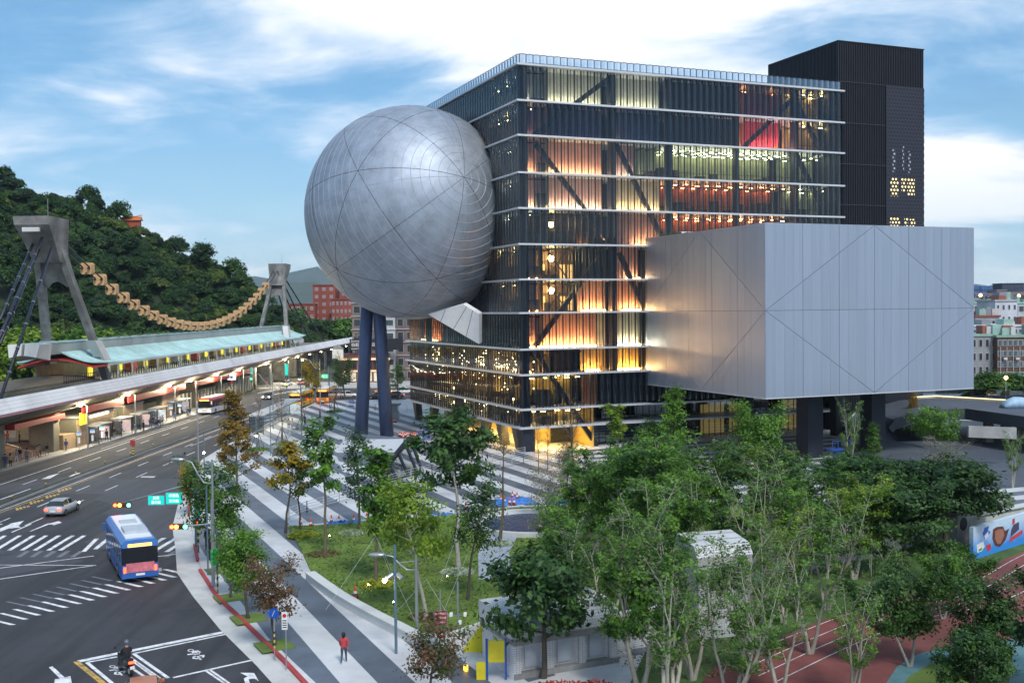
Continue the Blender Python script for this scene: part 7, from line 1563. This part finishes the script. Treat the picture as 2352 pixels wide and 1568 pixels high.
# ------------------------------------------------------------------ people
def skin_body(verts, edges, radii, sub=1):
    me = bpy.data.meshes.new('body'); me.from_pydata(verts, edges, []); o = bpy.data.objects.new('body', me); COL.objects.link(o)
    o.modifiers.new('s', 'SKIN'); 
    for v, r_ in zip(me.skin_vertices[0].data, radii): v.radius = (r_ if isinstance(r_, tuple) else (r_, r_))
    me.skin_vertices[0].data[0].use_root = True
    sb_ = o.modifiers.new('d', 'SUBSURF'); sb_.levels = sub; sb_.render_levels = sub
    dg = bpy.context.evaluated_depsgraph_get(); out = bpy.data.meshes.new_from_object(o.evaluated_get(dg)); bpy.data.objects.remove(o); out.polygons.foreach_set('use_smooth', [True] * len(out.polygons)); return out
def pose(lf, rf, la, ra, lean=0.0, sit=False):
    hz = .92; V = [(0, 0, hz)]; E_2 = []; Rr = [(.155, .115)]
    def add(p, r_, par): V.append(p); Rr.append(r_); E_2.append((par, len(V) - 1)); return len(V) - 1
    s1 = add((0, lean * .3, hz + .22), (.15, .105), 0); s2 = add((0, lean * .7, hz + .43), (.19, .115), s1); nk = add((0, lean, hz + .55), .062, s2); hd = add((0, lean + .01, hz + .66), (.082, .095), nk); add((0, lean + .015, hz + .78), (.075, .09), hd)
    for s, (hip, knee, foot) in ((1, lf), (-1, rf)):
        h_ = add((s * .095, hip, hz - .08), .095, 0); k_ = add((s * .1, knee[0], knee[1]), .066, h_); a_ = add((s * .1, foot[0], foot[1] + .09), .045, k_); add((s * .105, foot[0] + .16, foot[1] + .03), .04, a_)
    for s, (el, hn) in ((1, la), (-1, ra)):
        sh = add((s * .2, lean * .7, hz + .45), .062, s2); e_ = add((s * el[0], el[1], el[2]), .047, sh); h_ = add((s * hn[0], hn[1], hn[2]), .034, e_); add((s * hn[0] * .97, hn[1] + .05, hn[2] - .08), .04, h_)
    return V, E_2, Rr
POSES = {'stand': pose((0, (.01, .5), (0, 0)), (0, (.01, .5), (0, 0)), ((.25, .0, 1.12), (.26, .06, .88)), ((.25, .0, 1.12), (.26, .06, .88))),
         'walk': pose((.02, (.14, .5), (.22, .02)), (-.02, (-.02, .5), (-.3, .08)), ((.25, -.1, 1.13), (.25, -.08, .9)), ((.24, .1, 1.14), (.23, .24, .95)), .03),
         'phone': pose((0, (.02, .5), (0, 0)), (.0, (.0, .5), (-.06, 0)), ((.24, .06, 1.12), (.10, .26, 1.16)), ((.25, .0, 1.12), (.24, .08, .9)), .03),
         'ride': pose((.02, (.42, .82), (.44, .36)), (.02, (.42, .82), (.44, .36)), ((.30, .2, 1.14), (.30, .5, 1.10)), ((.30, .2, 1.14), (.30, .5, 1.10)), .07)}
BODY = {k: skin_body(*v) for k, v in POSES.items()}
m_skin = mat('skin', (.42, .26, .18), .6, var=.05); m_hair = mat('hair_black', (.012, .011, .012), .5, var=.1)
for k, me in BODY.items():
    for m in (mat('cloth_legs', (.03, .035, .05), .8), mat('cloth_top', (.1, .1, .12), .8), m_skin): me.materials.append(m)
    for p in me.polygons:
        z = p.center.z; p.material_index = 2 if (z > 1.45 or (abs(p.center.x) > .2 and z < .93 and k != 'ride')) else (1 if z > .9 or abs(p.center.x) > .19 else 0)
        if k == 'ride': p.material_index = 2 if z > 1.45 else (1 if z > .95 or abs(p.center.x) > .22 else 0)
hair_me = MB().ball((0, -.005, 1.69), .112, 10, 7, (.95, 1.05, 1.05)).mesh('hair', m_hair, True); long_me = MB().ball((0, -.04, 1.60), .12, 10, 7, (1, .85, 1.6)).mesh('hair', m_hair, True)
eye_me = MB().ball((.036, .098, 1.615), .013, 6, 4).ball((-.036, .098, 1.615), .013, 6, 4).mesh('eyes', m_hair); nose_me = MB().ball((0, .108, 1.575), .018, 6, 4, (.8, 1, 1.3)).mesh('nose', m_skin)
def person(label, x, y, rz, kind='stand', top=(.1, .1, .12), legs=(.03, .035, .05), sc=1.0, z=.14, longh=False, grp='pedestrians', extra=None):
    T = thing('person', label, 'person', (x, y, z), rz, grp); T.scale = (sc,) * 3; b = put('body', BODY[kind], T)
    for i, c in ((0, legs), (1, top)):
        b.material_slots[i].link = 'OBJECT'; b.material_slots[i].material = mat('cloth_%02x%02x%02x' % tuple(int(q * 255) for q in c), c, .85, var=.1, vs_=6)
    off = Vector((0, {'stand': 0, 'walk': .03, 'phone': .03, 'ride': .07}[kind], 0))
    put('hair', long_me if longh else hair_me, T, off); put('eyes', eye_me, T, off); put('nose', nose_me, T, off)
    if extra == 'bag': MB().box(-.16, .16, -.30, -.13, 1.05, 1.42).build('backpack', mat('bag_red', (.35, .04, .05), .8), T)
    if extra == 'umbrella': MB().lathe([(.02, 1.95), (.5, 1.82), (.52, 1.80), (.02, 1.86)], 12).build('umbrella', mat('umbrella_lilac', (.42, .38, .62), .6), T); MB().tube([(.1, .2, 1.1), (.02, 0, 1.95)], .012, 5).build('umbrella_stick', m_blk, T)
    return T
blk, gry, wht, red, blu, tan_ = (.015, .015, .018), (.2, .2, .21), (.65, .65, .66), (.4, .06, .04), (.04, .08, .2), (.4, .3, .2)
ppl = [((17, 1020), 1.27, 'stand', red, (.12, .12, .14), 'person in rust-red jacket and grey trousers on the station steps'), ((45, 1019), 1.27, 'stand', blk, blk, 'person all in black standing on the station steps'), ((58, 1010), 1.2, 'stand', gry, blk, 'person with red backpack going into the station'), ((69, 1005), 1.2, 'stand', (.05, .06, .09), blk, 'person in dark clothes beside the station column'), ((76, 1000), 1.2, 'phone', tan_, gry, 'person in tan coat at the station entrance'),
       ((134, 1034), .14, 'phone', wht, blk, 'person in white top holding a bag on the station pavement'), ((38, 1062), .14, 'walk', (.35, .3, .4), wht, 'person in pale trousers walking at the foot of the steps'), ((46, 1058), .14, 'walk', blk, gry, 'person in black walking beside the pale-trousered one'), ((86, 1052), .14, 'walk', tan_, gry, 'person in beige coat crossing the pavement'), ((91, 1049), .14, 'walk', gry, blk, 'person in grey close behind the beige coat'),
       ((279, 995), .14, 'stand', blk, blk, 'person in black waiting between two bus shelters'), ((353, 978), .14, 'stand', blk, (.05, .05, .06), 'first waiting passenger in the group at the third shelter'), ((358, 981), .14, 'stand', blu, blk, 'waiting passenger in dark blue jacket in the shelter group'), ((363, 983), .14, 'phone', blk, blu, 'waiting passenger with blue trousers in the shelter group'), ((368, 980), .14, 'stand', (.1, .05, .06), blk, 'waiting passenger in maroon in the shelter group'), ((373, 976), .14, 'stand', gry, blk, 'waiting passenger in grey top at the end of the shelter group'), ((401, 968), .14, 'walk', (.1, .16, .3), gry, 'walking person in blue jacket near the bus flags'),
       ((430, 955), .14, 'stand', blk, blk, 'left one of two people in black beside the white bus'), ((435, 956), .14, 'phone', (.03, .03, .04), blk, 'right one of two people in black beside the white bus'), ((523, 913), .12, 'stand', blk, blk, 'person in black by the metro sign'), ((585, 897), .12, 'walk', (.3, .04, .04), blk, 'person in red jacket at the far crossing'), ((613, 890), .12, 'walk', (.45, .06, .05), gry, 'person in bright red at the far pavement'), ((663, 984), .12, 'stand', (.5, .4, .3), blk, 'person in beige top under the plaza bus canopy'), ((671, 986), .12, 'stand', wht, (.35, .35, .4), 'person in white by the plaza bus canopy'),
       ((476, 1262), .12, 'stand', blk, (.02, .02, .025), 'person in black with a lilac umbrella behind the signal pole'), ((484, 1285), .12, 'stand', (.12, .05, .05), (.04, .05, .1), 'person in dark red waiting behind the corner tree'), ((790, 1522), .12, 'walk', (.45, .05, .06), (.05, .07, .1), 'person in red jacket walking on the striped pavement'), ((700, 975), .12, 'stand', blu, blk, 'person in blue inside the plaza bus canopy'), ((735, 962), .12, 'stand', red, blk, 'person in red further along the plaza bus canopy')]
rp = random.Random(9)
for k in range(11):
    ppl.append(((8 + k * 9.5, 1012 - (k % 4) * 5 - k * .8), 1.42, rp.choice(('stand', 'walk', 'phone')), rp.choice((blk, gry, tan_, blu, wht, red)), rp.choice((blk, gry, blu)), 'figure in the crowd inside the station entrance, %s from the left' % ORD[k]))
for k, (x, y) in enumerate(((12, 1075), (24, 1072), (62, 1062), (108, 1046), (152, 1036), (245, 1012), (262, 1006), (310, 996), (330, 990), (345, 984))):
    ppl.append(((x, y), .14, rp.choice(('stand', 'walk', 'phone')), rp.choice((blk, gry, tan_, blu, wht)), rp.choice((blk, gry, blu)), 'pedestrian on the station pavement between steps and bus flags, %s from the left' % ORD[k]))
for k, ((x, y), z, kind, top, legs, lb) in enumerate(ppl):
    p = G(x, y, z); person(lb, p[0], p[1], rp.uniform(-3.1, 3.1) if kind != 'walk' else rp.choice((0, 3.1)), kind, top, legs, rp.uniform(.95, 1.05), z, rp.random() < .4, extra='bag' if 'backpack' in lb else ('umbrella' if 'umbrella' in lb else None))
# scooter and rider
sc0 = G(289, 1545); srz = math.atan2(*(lambda d: (d[1], d[0]))((Vector(G(275, 1525)) - Vector(G(297, 1552)))[:])) - PI2 + .15
MS = thing('motor_scooter', 'black motor scooter with glowing tail lamp waiting in the painted box', 'scooter', (sc0[0], sc0[1], .01), srz)
m_scb = mat('scooter_black', (.012, .012, .014), .3, var=.05, coat=.5)
MB().loft([[(-.12, -.85, .62), (.12, -.85, .62), (.10, -.85, .85), (-.10, -.85, .85)], [(-.2, -.55, .45), (.2, -.55, .45), (.17, -.55, .83), (-.17, -.55, .83)], [(-.2, -.05, .32), (.2, -.05, .32), (.18, -.05, .78), (-.18, -.05, .78)], [(-.17, .1, .28), (.17, .1, .28), (.15, .1, .42), (-.15, .1, .42)], [(-.18, .38, .3), (.18, .38, .3), (.15, .38, .42), (-.15, .38, .42)], [(-.2, .48, .35), (.2, .48, .35), (.22, .55, 1.0), (-.22, .55, 1.0)], [(-.1, .7, .45), (.1, .7, .45), (.1, .66, .95), (-.1, .66, .95)]]).build('body', m_scb, MS, True)
MB().loft([[(-.15, -.75, .84), (.15, -.75, .84), (.14, -.75, .92), (-.14, -.75, .92)], [(-.17, .0, .78), (.17, .0, .78), (.15, .0, .86), (-.15, .0, .86)]]).build('seat', mat('seat_black', (.02, .02, .02), .7), MS)
for yv in (-.62, .68):
    wv = MB().tube([(-.065, yv, .27), (.065, yv, .27)], .27, 18).build('wheel', m_tyre, MS); MB().tube([(-.075, yv, .27), (.075, yv, .27)], .15, 14).build('rim', m_rim, wv)
hb = MB().tube([(-.36, .48, 1.06), (-.15, .56, 1.08), (.15, .56, 1.08), (.36, .48, 1.06)], .022, 6).build('handlebar', m_scb, MS)
for s in (-1, 1): MB().tube([(s * .25, .54, 1.08), (s * .32, .56, 1.26)], .012, 5).build('mirror_stem', m_scb, hb); MB().ball((s * .33, .56, 1.29), .06, 8, 5, (1.2, .3, .8)).build('mirror', m_scb, hb)
MB().tube([(0, .66, .95), (0, .68, .27)], .04, 6).build('fork', m_scb, MS); MB().box(-.16, .16, -.90, -.84, .72, .82).build('taillight', e_tail, MS); MB().box(-.12, .12, -.93, -.90, .42, .58).build('number_plate', m_ink, MS); MB().tube([(.2, -.2, .3), (.2, -.75, .38)], .06, 8).build('exhaust', m_rim, MS)
RD = person('scooter rider in black jacket and grey helmet sitting upright', 0, 0, 0, 'ride', blk, (.02, .02, .028), 1.0, .01, grp='riders')
RD.location = (sc0[0] + math.sin(srz) * .28, sc0[1] - math.cos(srz) * .28, .01); RD.rotation_euler = (0, 0, srz)
MB().ball((0, .08, 1.69), .155, 14, 9, (.95, 1.08, 1.0)).build('helmet', mat('helmet_grey', (.10, .12, .16), .2, .2, var=0, coat=.8), RD, True)

# ------------------------------------------------------------------ city behind
def block(nm, label, x0, x1, y0, d, h, col, rows, cols, win=(.03, .04, .05), rz=0, roof=(.3, .3, .3), frame=(.5, .5, .5), gap=(.18, .25), grp='background buildings', faces='f', z0=0, ledge=False, cat='building', lit=0.0):
    w_ = x1 - x0; T = thing(nm, label, cat, (x0, y0, z0), rz, grp); mw = mat('facade_%02x%02x%02x' % tuple(int(q * 255) for q in col), col, .8, var=.18, vs_=.3, stain=.45)
    MB().box(0, w_, 0, d, 0, h).build('wall', mw, T); MB().box(-.25, w_ + .25, -.25, d + .25, h, h + .5).build('roof', mat('roofc_%02x%02x%02x' % tuple(int(q * 255) for q in roof), roof, .8, var=.2), T)
    mwn = mat('pane_%02x%02x%02x' % tuple(int(q * 255) for q in win), win, .12, var=.1); mfr = mat('wframe_%02x%02x%02x' % tuple(int(q * 255) for q in frame), frame, .6, var=.05)
    mlit = mat('lit_pane', (.5, .4, .2), .5, emit=(1, .75, .35), estr=.8); rr = random.Random(int(x0 * 3 + y0))
    ww, hh = w_ / cols, h / rows
    for r_ in range(rows):
        for c in range(cols):
            xa, xb, za, zb = ww * (c + gap[0]), ww * (c + 1 - gap[0]), hh * (r_ + gap[1]), hh * (r_ + 1 - gap[1])
            f = MB().box(xa - .08, xb + .08, -.1, .02, za - .08, zb + .08).build('window', mfr, T); MB().box(xa, xb, -.13, -.1, za, zb).build('pane', mlit if rr.random() < lit else mwn, f)
    if 's' in faces:
        n = max(2, int(d / ww))
        for r_ in range(rows):
            for c in range(n):
                q = d / n; f = MB().box(-.1, .02, q * (c + gap[0]), q * (c + 1 - gap[0]), hh * (r_ + gap[1]), hh * (r_ + 1 - gap[1])).build('window', mwn, T)
    if ledge:
        for r_ in range(1, rows): MB().box(-.3, w_ + .3, -.3, .02, hh * r_ - .12, hh * r_ + .1).build('ledge', mfr, T)
    return T
# apartment house behind the globe legs
block('apartment_house', 'brown tiled apartment house with white bay behind the globe legs', -42.5, -34.4, 285, 18, 42, (.20, .155, .15), 12, 3, frame=(.4, .38, .37), gap=(.2, .25), ledge=True)
block('apartment_house', 'white bay of panels between two brown apartment walls', -34.2, -31, 284.2, 16, 42, (.50, .52, .55), 12, 1, win=(.05, .07, .09), frame=(.6, .62, .64), gap=(.15, .3), ledge=True)
block('apartment_house', 'brown apartment wing nearest the theatre', -30.9, -26, 285.5, 18, 42, (.18, .14, .14), 12, 2, frame=(.4, .38, .38), gap=(.22, .25), ledge=True)
T = thing('shop_building', 'low maroon shop building with lit cornice under the black sign', 'building', (-45.5, 282, 0)); MB().box(0, 13, 0, 6, 0, 7.6).build('wall', mat('shop_maroon', (.12, .04, .05), .7, var=.15), T); MB().box(-.3, 13.3, -.5, 0, 6.0, 6.5).build('cornice', mat('cornice_lit', (.6, .45, .3), .5, emit=(1, .65, .3), estr=.5), T); MB().box(-.3, 13.3, -.5, 0, 2.9, 3.3).build('cornice', mat('cornice_lit', (.6, .45, .3), .5), T)
for k in range(6): MB().box(.6 + k * 2.1, 2.2 + k * 2.1, -.12, .02, .4, 2.7).build('shop_window', mat('shop_pane', (.3, .3, .25), .3, emit=(1, .85, .6), estr=.35), T); MB().box(.6 + k * 2.1, 2.2 + k * 2.1, -.12, .02, 3.8, 5.6).build('shop_window', m_vgl, T)
ck = MB().box(-1.6, 1.2, -1.5, -.6, 6.5, 9.0).build('clock_gable', mat('totem_white', (.7, .7, .7), .5, var=0), T); MB().add([(-1.9, -1.6, 9), (1.5, -1.6, 9), (-.2, -1.6, 10.2), (-1.9, -.5, 9), (1.5, -.5, 9), (-.2, -.5, 10.2)], [(0, 1, 2), (3, 5, 4), (0, 2, 5, 3), (1, 4, 5, 2), (0, 3, 4, 1)]).build('gable_roof', m_rc, ck); MB().tube([(-.2, -1.6, 7.9), (-.2, -1.5, 7.9)], .85, 20).build('clock_face', mat('clock_cream', (.7, .66, .55), .5, var=0), ck); MB().bar((-.2, -1.63, 7.9), (-.2, -1.63, 8.5), .08).build('clock_hand', m_blk, ck); MB().bar((-.2, -1.63, 7.9), (.2, -1.63, 7.7), .08).build('clock_hand', m_blk, ck)
T = thing('rooftop_sign', 'black billboard with white lettering behind the left globe leg', 'billboard', (-42.6, 281, 8.6)); bd = MB().box(0, 14, 0, .3, 0, 3.0).build('board', m_blk, T)
for s_, z_, sz in (('Journey', 2.45, .8), ('伯庭古藝    店 +', 1.4, 1.05), ('www.body', .45, .7)):
    tm = text_mesh(s_, sz, 'LEFT'); tm.materials.append(m_ink); o = put('lettering', tm, bd, (.4, -.02, z_)); o.rotation_euler = (R(90), 0, 0)
# red brick college on the slope
m_rbk = (.30, .075, .055)
for (a, b, y0, dp, h, rows, cols, lb) in ((-100, -88, 480, 16, 22, 6, 4, 'red brick building wing at the left, partly behind the pylon'), (-90, -80, 486, 14, 30.5, 9, 3, 'tallest red brick tower of the college'), (-80, -71, 476, 16, 24, 7, 5, 'stepped red brick block in the middle of the college'), (-78, -72, 488, 12, 28.5, 8, 2, 'red brick stair tower right of the tallest one'), (-71, -62, 474, 14, 14, 4, 5, 'low red brick block at the right end of the college'), (-86, -60, 470, 10, 8.5, 2, 9, 'long low red brick terrace in front of the college')):
    block('brick_college', lb, a, b, y0, dp, h, m_rbk, rows, cols, (.3, .3, .32), frame=(.5, .45, .42), roof=(.25, .07, .05), gap=(.3, .3), grp='red brick college blocks')
for k, (a, b, h, col) in enumerate(((-96, -84, 26, (.35, .38, .42)), (-82, -72, 32, (.30, .35, .42)), (-70, -58, 27, (.38, .42, .48)))): block('far_building', 'hazy blue-grey building under the globe, %s from the left' % ORD[k], a, b, 600, 12, h, col, 7, 6, (.10, .14, .2), frame=(.5, .52, .55), grp='hazy buildings under the globe')
FL = thing('flyover', 'grey flyover deck crossing behind the red brick college', 'flyover', (-120, 540, 0)); MB().box(0, 120, 0, 12, 14, 16.5).build('deck', m_conc, FL); MB().box(0, 120, -.3, 0, 15.8, 17.6).build('parapet', m_lconc, FL)
for k in range(6): MB().box(5 + k * 22, 8 + k * 22, 3, 9, 0, 14).build('pier', m_rc, FL)
# right edge: old apartment blocks beyond the driveway
def atx(px, Y): return D(px, 700, Y)[0]
Yr = 235
block('old_block', 'grey rendered old block right of the theatre box', atx(2230, Yr), atx(2290, Yr), Yr, 14, D(2260, 772, Yr)[2], (.27, .27, .28), 4, 4, (.03, .03, .04), roof=(.25, .38, .33), grp='old city blocks', gap=(.28, .25))
block('old_block', 'brown tiled old block with green awnings at the right edge', atx(2291, Yr - 2), atx(2420, Yr - 2), Yr - 2, 14, D(2320, 774, Yr)[2], (.105, .055, .035), 5, 11, (.08, .11, .13), roof=(.22, .33, .26), grp='old city blocks', gap=(.15, .25))
dp = MB()
BRN = [o for o in bpy.data.objects if o.name.startswith('old_block')][-1]
for k in range(10): MB().tube([(.6 + k * 1.4, -.25, .5), (.6 + k * 1.4, -.25, 9.6)], .07, 5).build('drainpipe', m_lconc, BRN)
for k in range(4): MB().add([(.8 + k * 3.3, -.1, 3.6), (3.2 + k * 3.3, -.1, 3.6), (3.3 + k * 3.3, -1.1, 3.2), (.7 + k * 3.3, -1.1, 3.2)], [(0, 1, 2, 3)]).build('awning', mat('awning_green', (.12, .32, .26), .6), BRN)
for k in range(5): MB().box(1.2 + k * 2.6, 1.9 + k * 2.6, -.7, -.05, 6.8, 7.3).build('air_conditioner', m_lconc, BRN)
Y2_ = 262
block('old_block', 'long pale block with a glazed upper floor behind the grey one', atx(2230, Y2_), atx(2420, Y2_), Y2_, 12, D(2300, 750, Y2_)[2], (.55, .57, .6), 5, 14, (.10, .13, .16), roof=(.6, .62, .64), grp='old city blocks')
Y3_ = 300
block('old_block', 'tall white blank-walled block with small windows at the right', atx(2286, Y3_), atx(2337, Y3_) , Y3_, 12, D(2310, 692, Y3_)[2], (.58, .60, .66), 6, 4, (.04, .05, .06), roof=(.4, .42, .45), grp='old city blocks', gap=(.36, .32))
block('old_block', 'white block with pale green roofs left of the tall white one', atx(2230, 330), atx(2300, 330), 330, 14, D(2260, 697, 330)[2], (.5, .53, .54), 6, 9, (.06, .08, .1), roof=(.32, .55, .45), grp='old city blocks')
block('old_block', 'red-roofed low house between the white blocks', atx(2240, 285), atx(2296, 285), 285, 10, D(2270, 728, 285)[2], (.35, .36, .36), 4, 6, (.05, .05, .06), roof=(.28, .07, .05), grp='old city blocks')
block('old_block', 'green-roofed block beyond the tall white block', atx(2338, 330), atx(2450, 330), 330, 14, D(2350, 697, 330)[2], (.5, .53, .54), 6, 7, (.06, .08, .1), roof=(.32, .55, .45), grp='old city blocks')
for k, (px0, px1, Y, ty, col) in enumerate(((2236, 2250, 620, 658, (.10, .2, .42)), (2254, 2284, 640, 659, (.08, .18, .42)), (2290, 2312, 560, 667, (.24, .2, .24)), (2302, 2352, 600, 652, (.05, .06, .10)), (2240, 2300, 520, 676, (.25, .22, .26)), (2310, 2400, 500, 673, (.28, .23, .25)))):
    top = D((px0 + px1) / 2, ty, Y)[2]; block('far_tower', 'distant tower on the right skyline, %s counted by distance' % ORD[k], atx(px0, Y), atx(px1, Y), Y, 12, top, col, 8, 6, (.04, .06, .1), frame=tuple(min(1, q * 1.6) for q in col), roof=col, grp='distant skyline towers')
for k, (px, py, Y) in enumerate(((2310, 867, 170), (2252, 678, 470), (2340, 679, 480))):
    p = D(px, py, Y); T = thing('distant_lamp', 'orange glowing lamp among the right-hand city blocks, %s' % ['nearest above the trees', 'left on the skyline', 'right on the skyline'][k], 'lamp', (p[0], p[1], 0)); MB().tube([(0, 0, 0), (0, 0, p[2])], .1, 6).build('pole', m_lp, T); MB().ball((0, -.1, p[2]), .3 if k == 0 else .7, 8, 6).build('bulb', emis('sodium_glow', (1, .45, .1), 12), T)
rq = random.Random(2)
for o in [q for q in bpy.data.objects if q.name.startswith('old_block') and q.parent is None]:
    wv = [c for c in o.children if c.name.startswith('roof')][0]; bb = [v.co for v in wv.data.vertices]; W_x, H_z = max(v.x for v in bb), max(v.z for v in bb)
    for k in range(5):
        x = rq.uniform(0, W_x * .85); s_ = rq.uniform(.8, 2.4); MB().box(x, x + s_, rq.uniform(0, 2), rq.uniform(3, 6), H_z, H_z + rq.uniform(.8, 2.2)).build('roof_shed', mat('shed_%d' % (k % 4), [(.3, .45, .4), (.5, .5, .5), (.3, .1, .07), (.25, .27, .3)][k % 4], .7, var=.2), o)
# temple roof on the ridge
p = D(303, 507, 405); T = thing('temple_roof', 'small orange temple roof on top of the wooded hill', 'temple', (p[0], p[1], p[2])); m_tpl = mat('temple_orange', (.50, .14, .03), .5, var=.15)
MB().loft([[(-6, x, z) for x, z in ((-3, 0), (-1.5, .9), (0, 2.4), (1.5, .9), (3, 0))], [(6, x, z) for x, z in ((-3, 0), (-1.5, .9), (0, 2.4), (1.5, .9), (3, 0))]]).build('roof', m_tpl, T); MB().tube([(-6.2, 0, 3.2), (-3, 0, 2.6), (3, 0, 2.6), (6.2, 0, 3.4)], .25, 6).build('ridge', m_tpl, T); MB().box(-5, 5, -2, 2, -7, 0).build('wall', mat('temple_wall', (.4, .08, .04), .6), T)
T.scale = (.62, .62, .62)
# far mountains
def mountain(pts, Y, dpt, nm='mountains'):
    V, F_ = [], []; n = len(pts)
    for i, (x, y) in enumerate(pts):
        q = D(x, y, Y); V += [(q[0], Y, q[2]), (q[0], Y - dpt, -2), (q[0], Y + dpt, -2)]
    for i in range(n - 1): F_ += [(3 * i, 3 * i + 1, 3 * i + 4, 3 * i + 3), (3 * i, 3 * i + 3, 3 * i + 5, 3 * i + 2)]
    tag(MB().add(V, F_).build(nm, mat('mountain_green', (.05, .075, .05), .95, var=.25, vs_=.003), None, True), kind='structure')
mountain([(-400, 640), (200, 660), (560, 638), (585, 634), (620, 640), (660, 627), (700, 618), (730, 612), (760, 640), (820, 655), (1000, 660), (1500, 668), (2000, 660), (2200, 656), (2240, 652), (2270, 656), (2300, 650), (2330, 655), (2400, 652), (2900, 665), (3400, 650)], 6500, 1500)
mountain([(-600, 690), (500, 672), (640, 650), (720, 648), (790, 668), (900, 676), (1400, 684), (2400, 680), (3400, 680)], 3800, 700, 'hills')
# haze
hz_ = MB().box(-7900, 7900, -200, 8200, -2, 420).build('haze', None); tag(hz_, kind='stuff')
mhz = bpy.data.materials.new('haze_air'); mhz.use_nodes = True; t = mhz.node_tree; t.nodes.clear(); pv = t.nodes.new('ShaderNodeVolumePrincipled'); pv.inputs['Color'].default_value = (.62, .78, .95, 1); pv.inputs['Density'].default_value = .00006
o = t.nodes.new('ShaderNodeOutputMaterial'); t.links.new(pv.outputs[0], o.inputs['Volume']); hz_.data.materials.append(mhz)
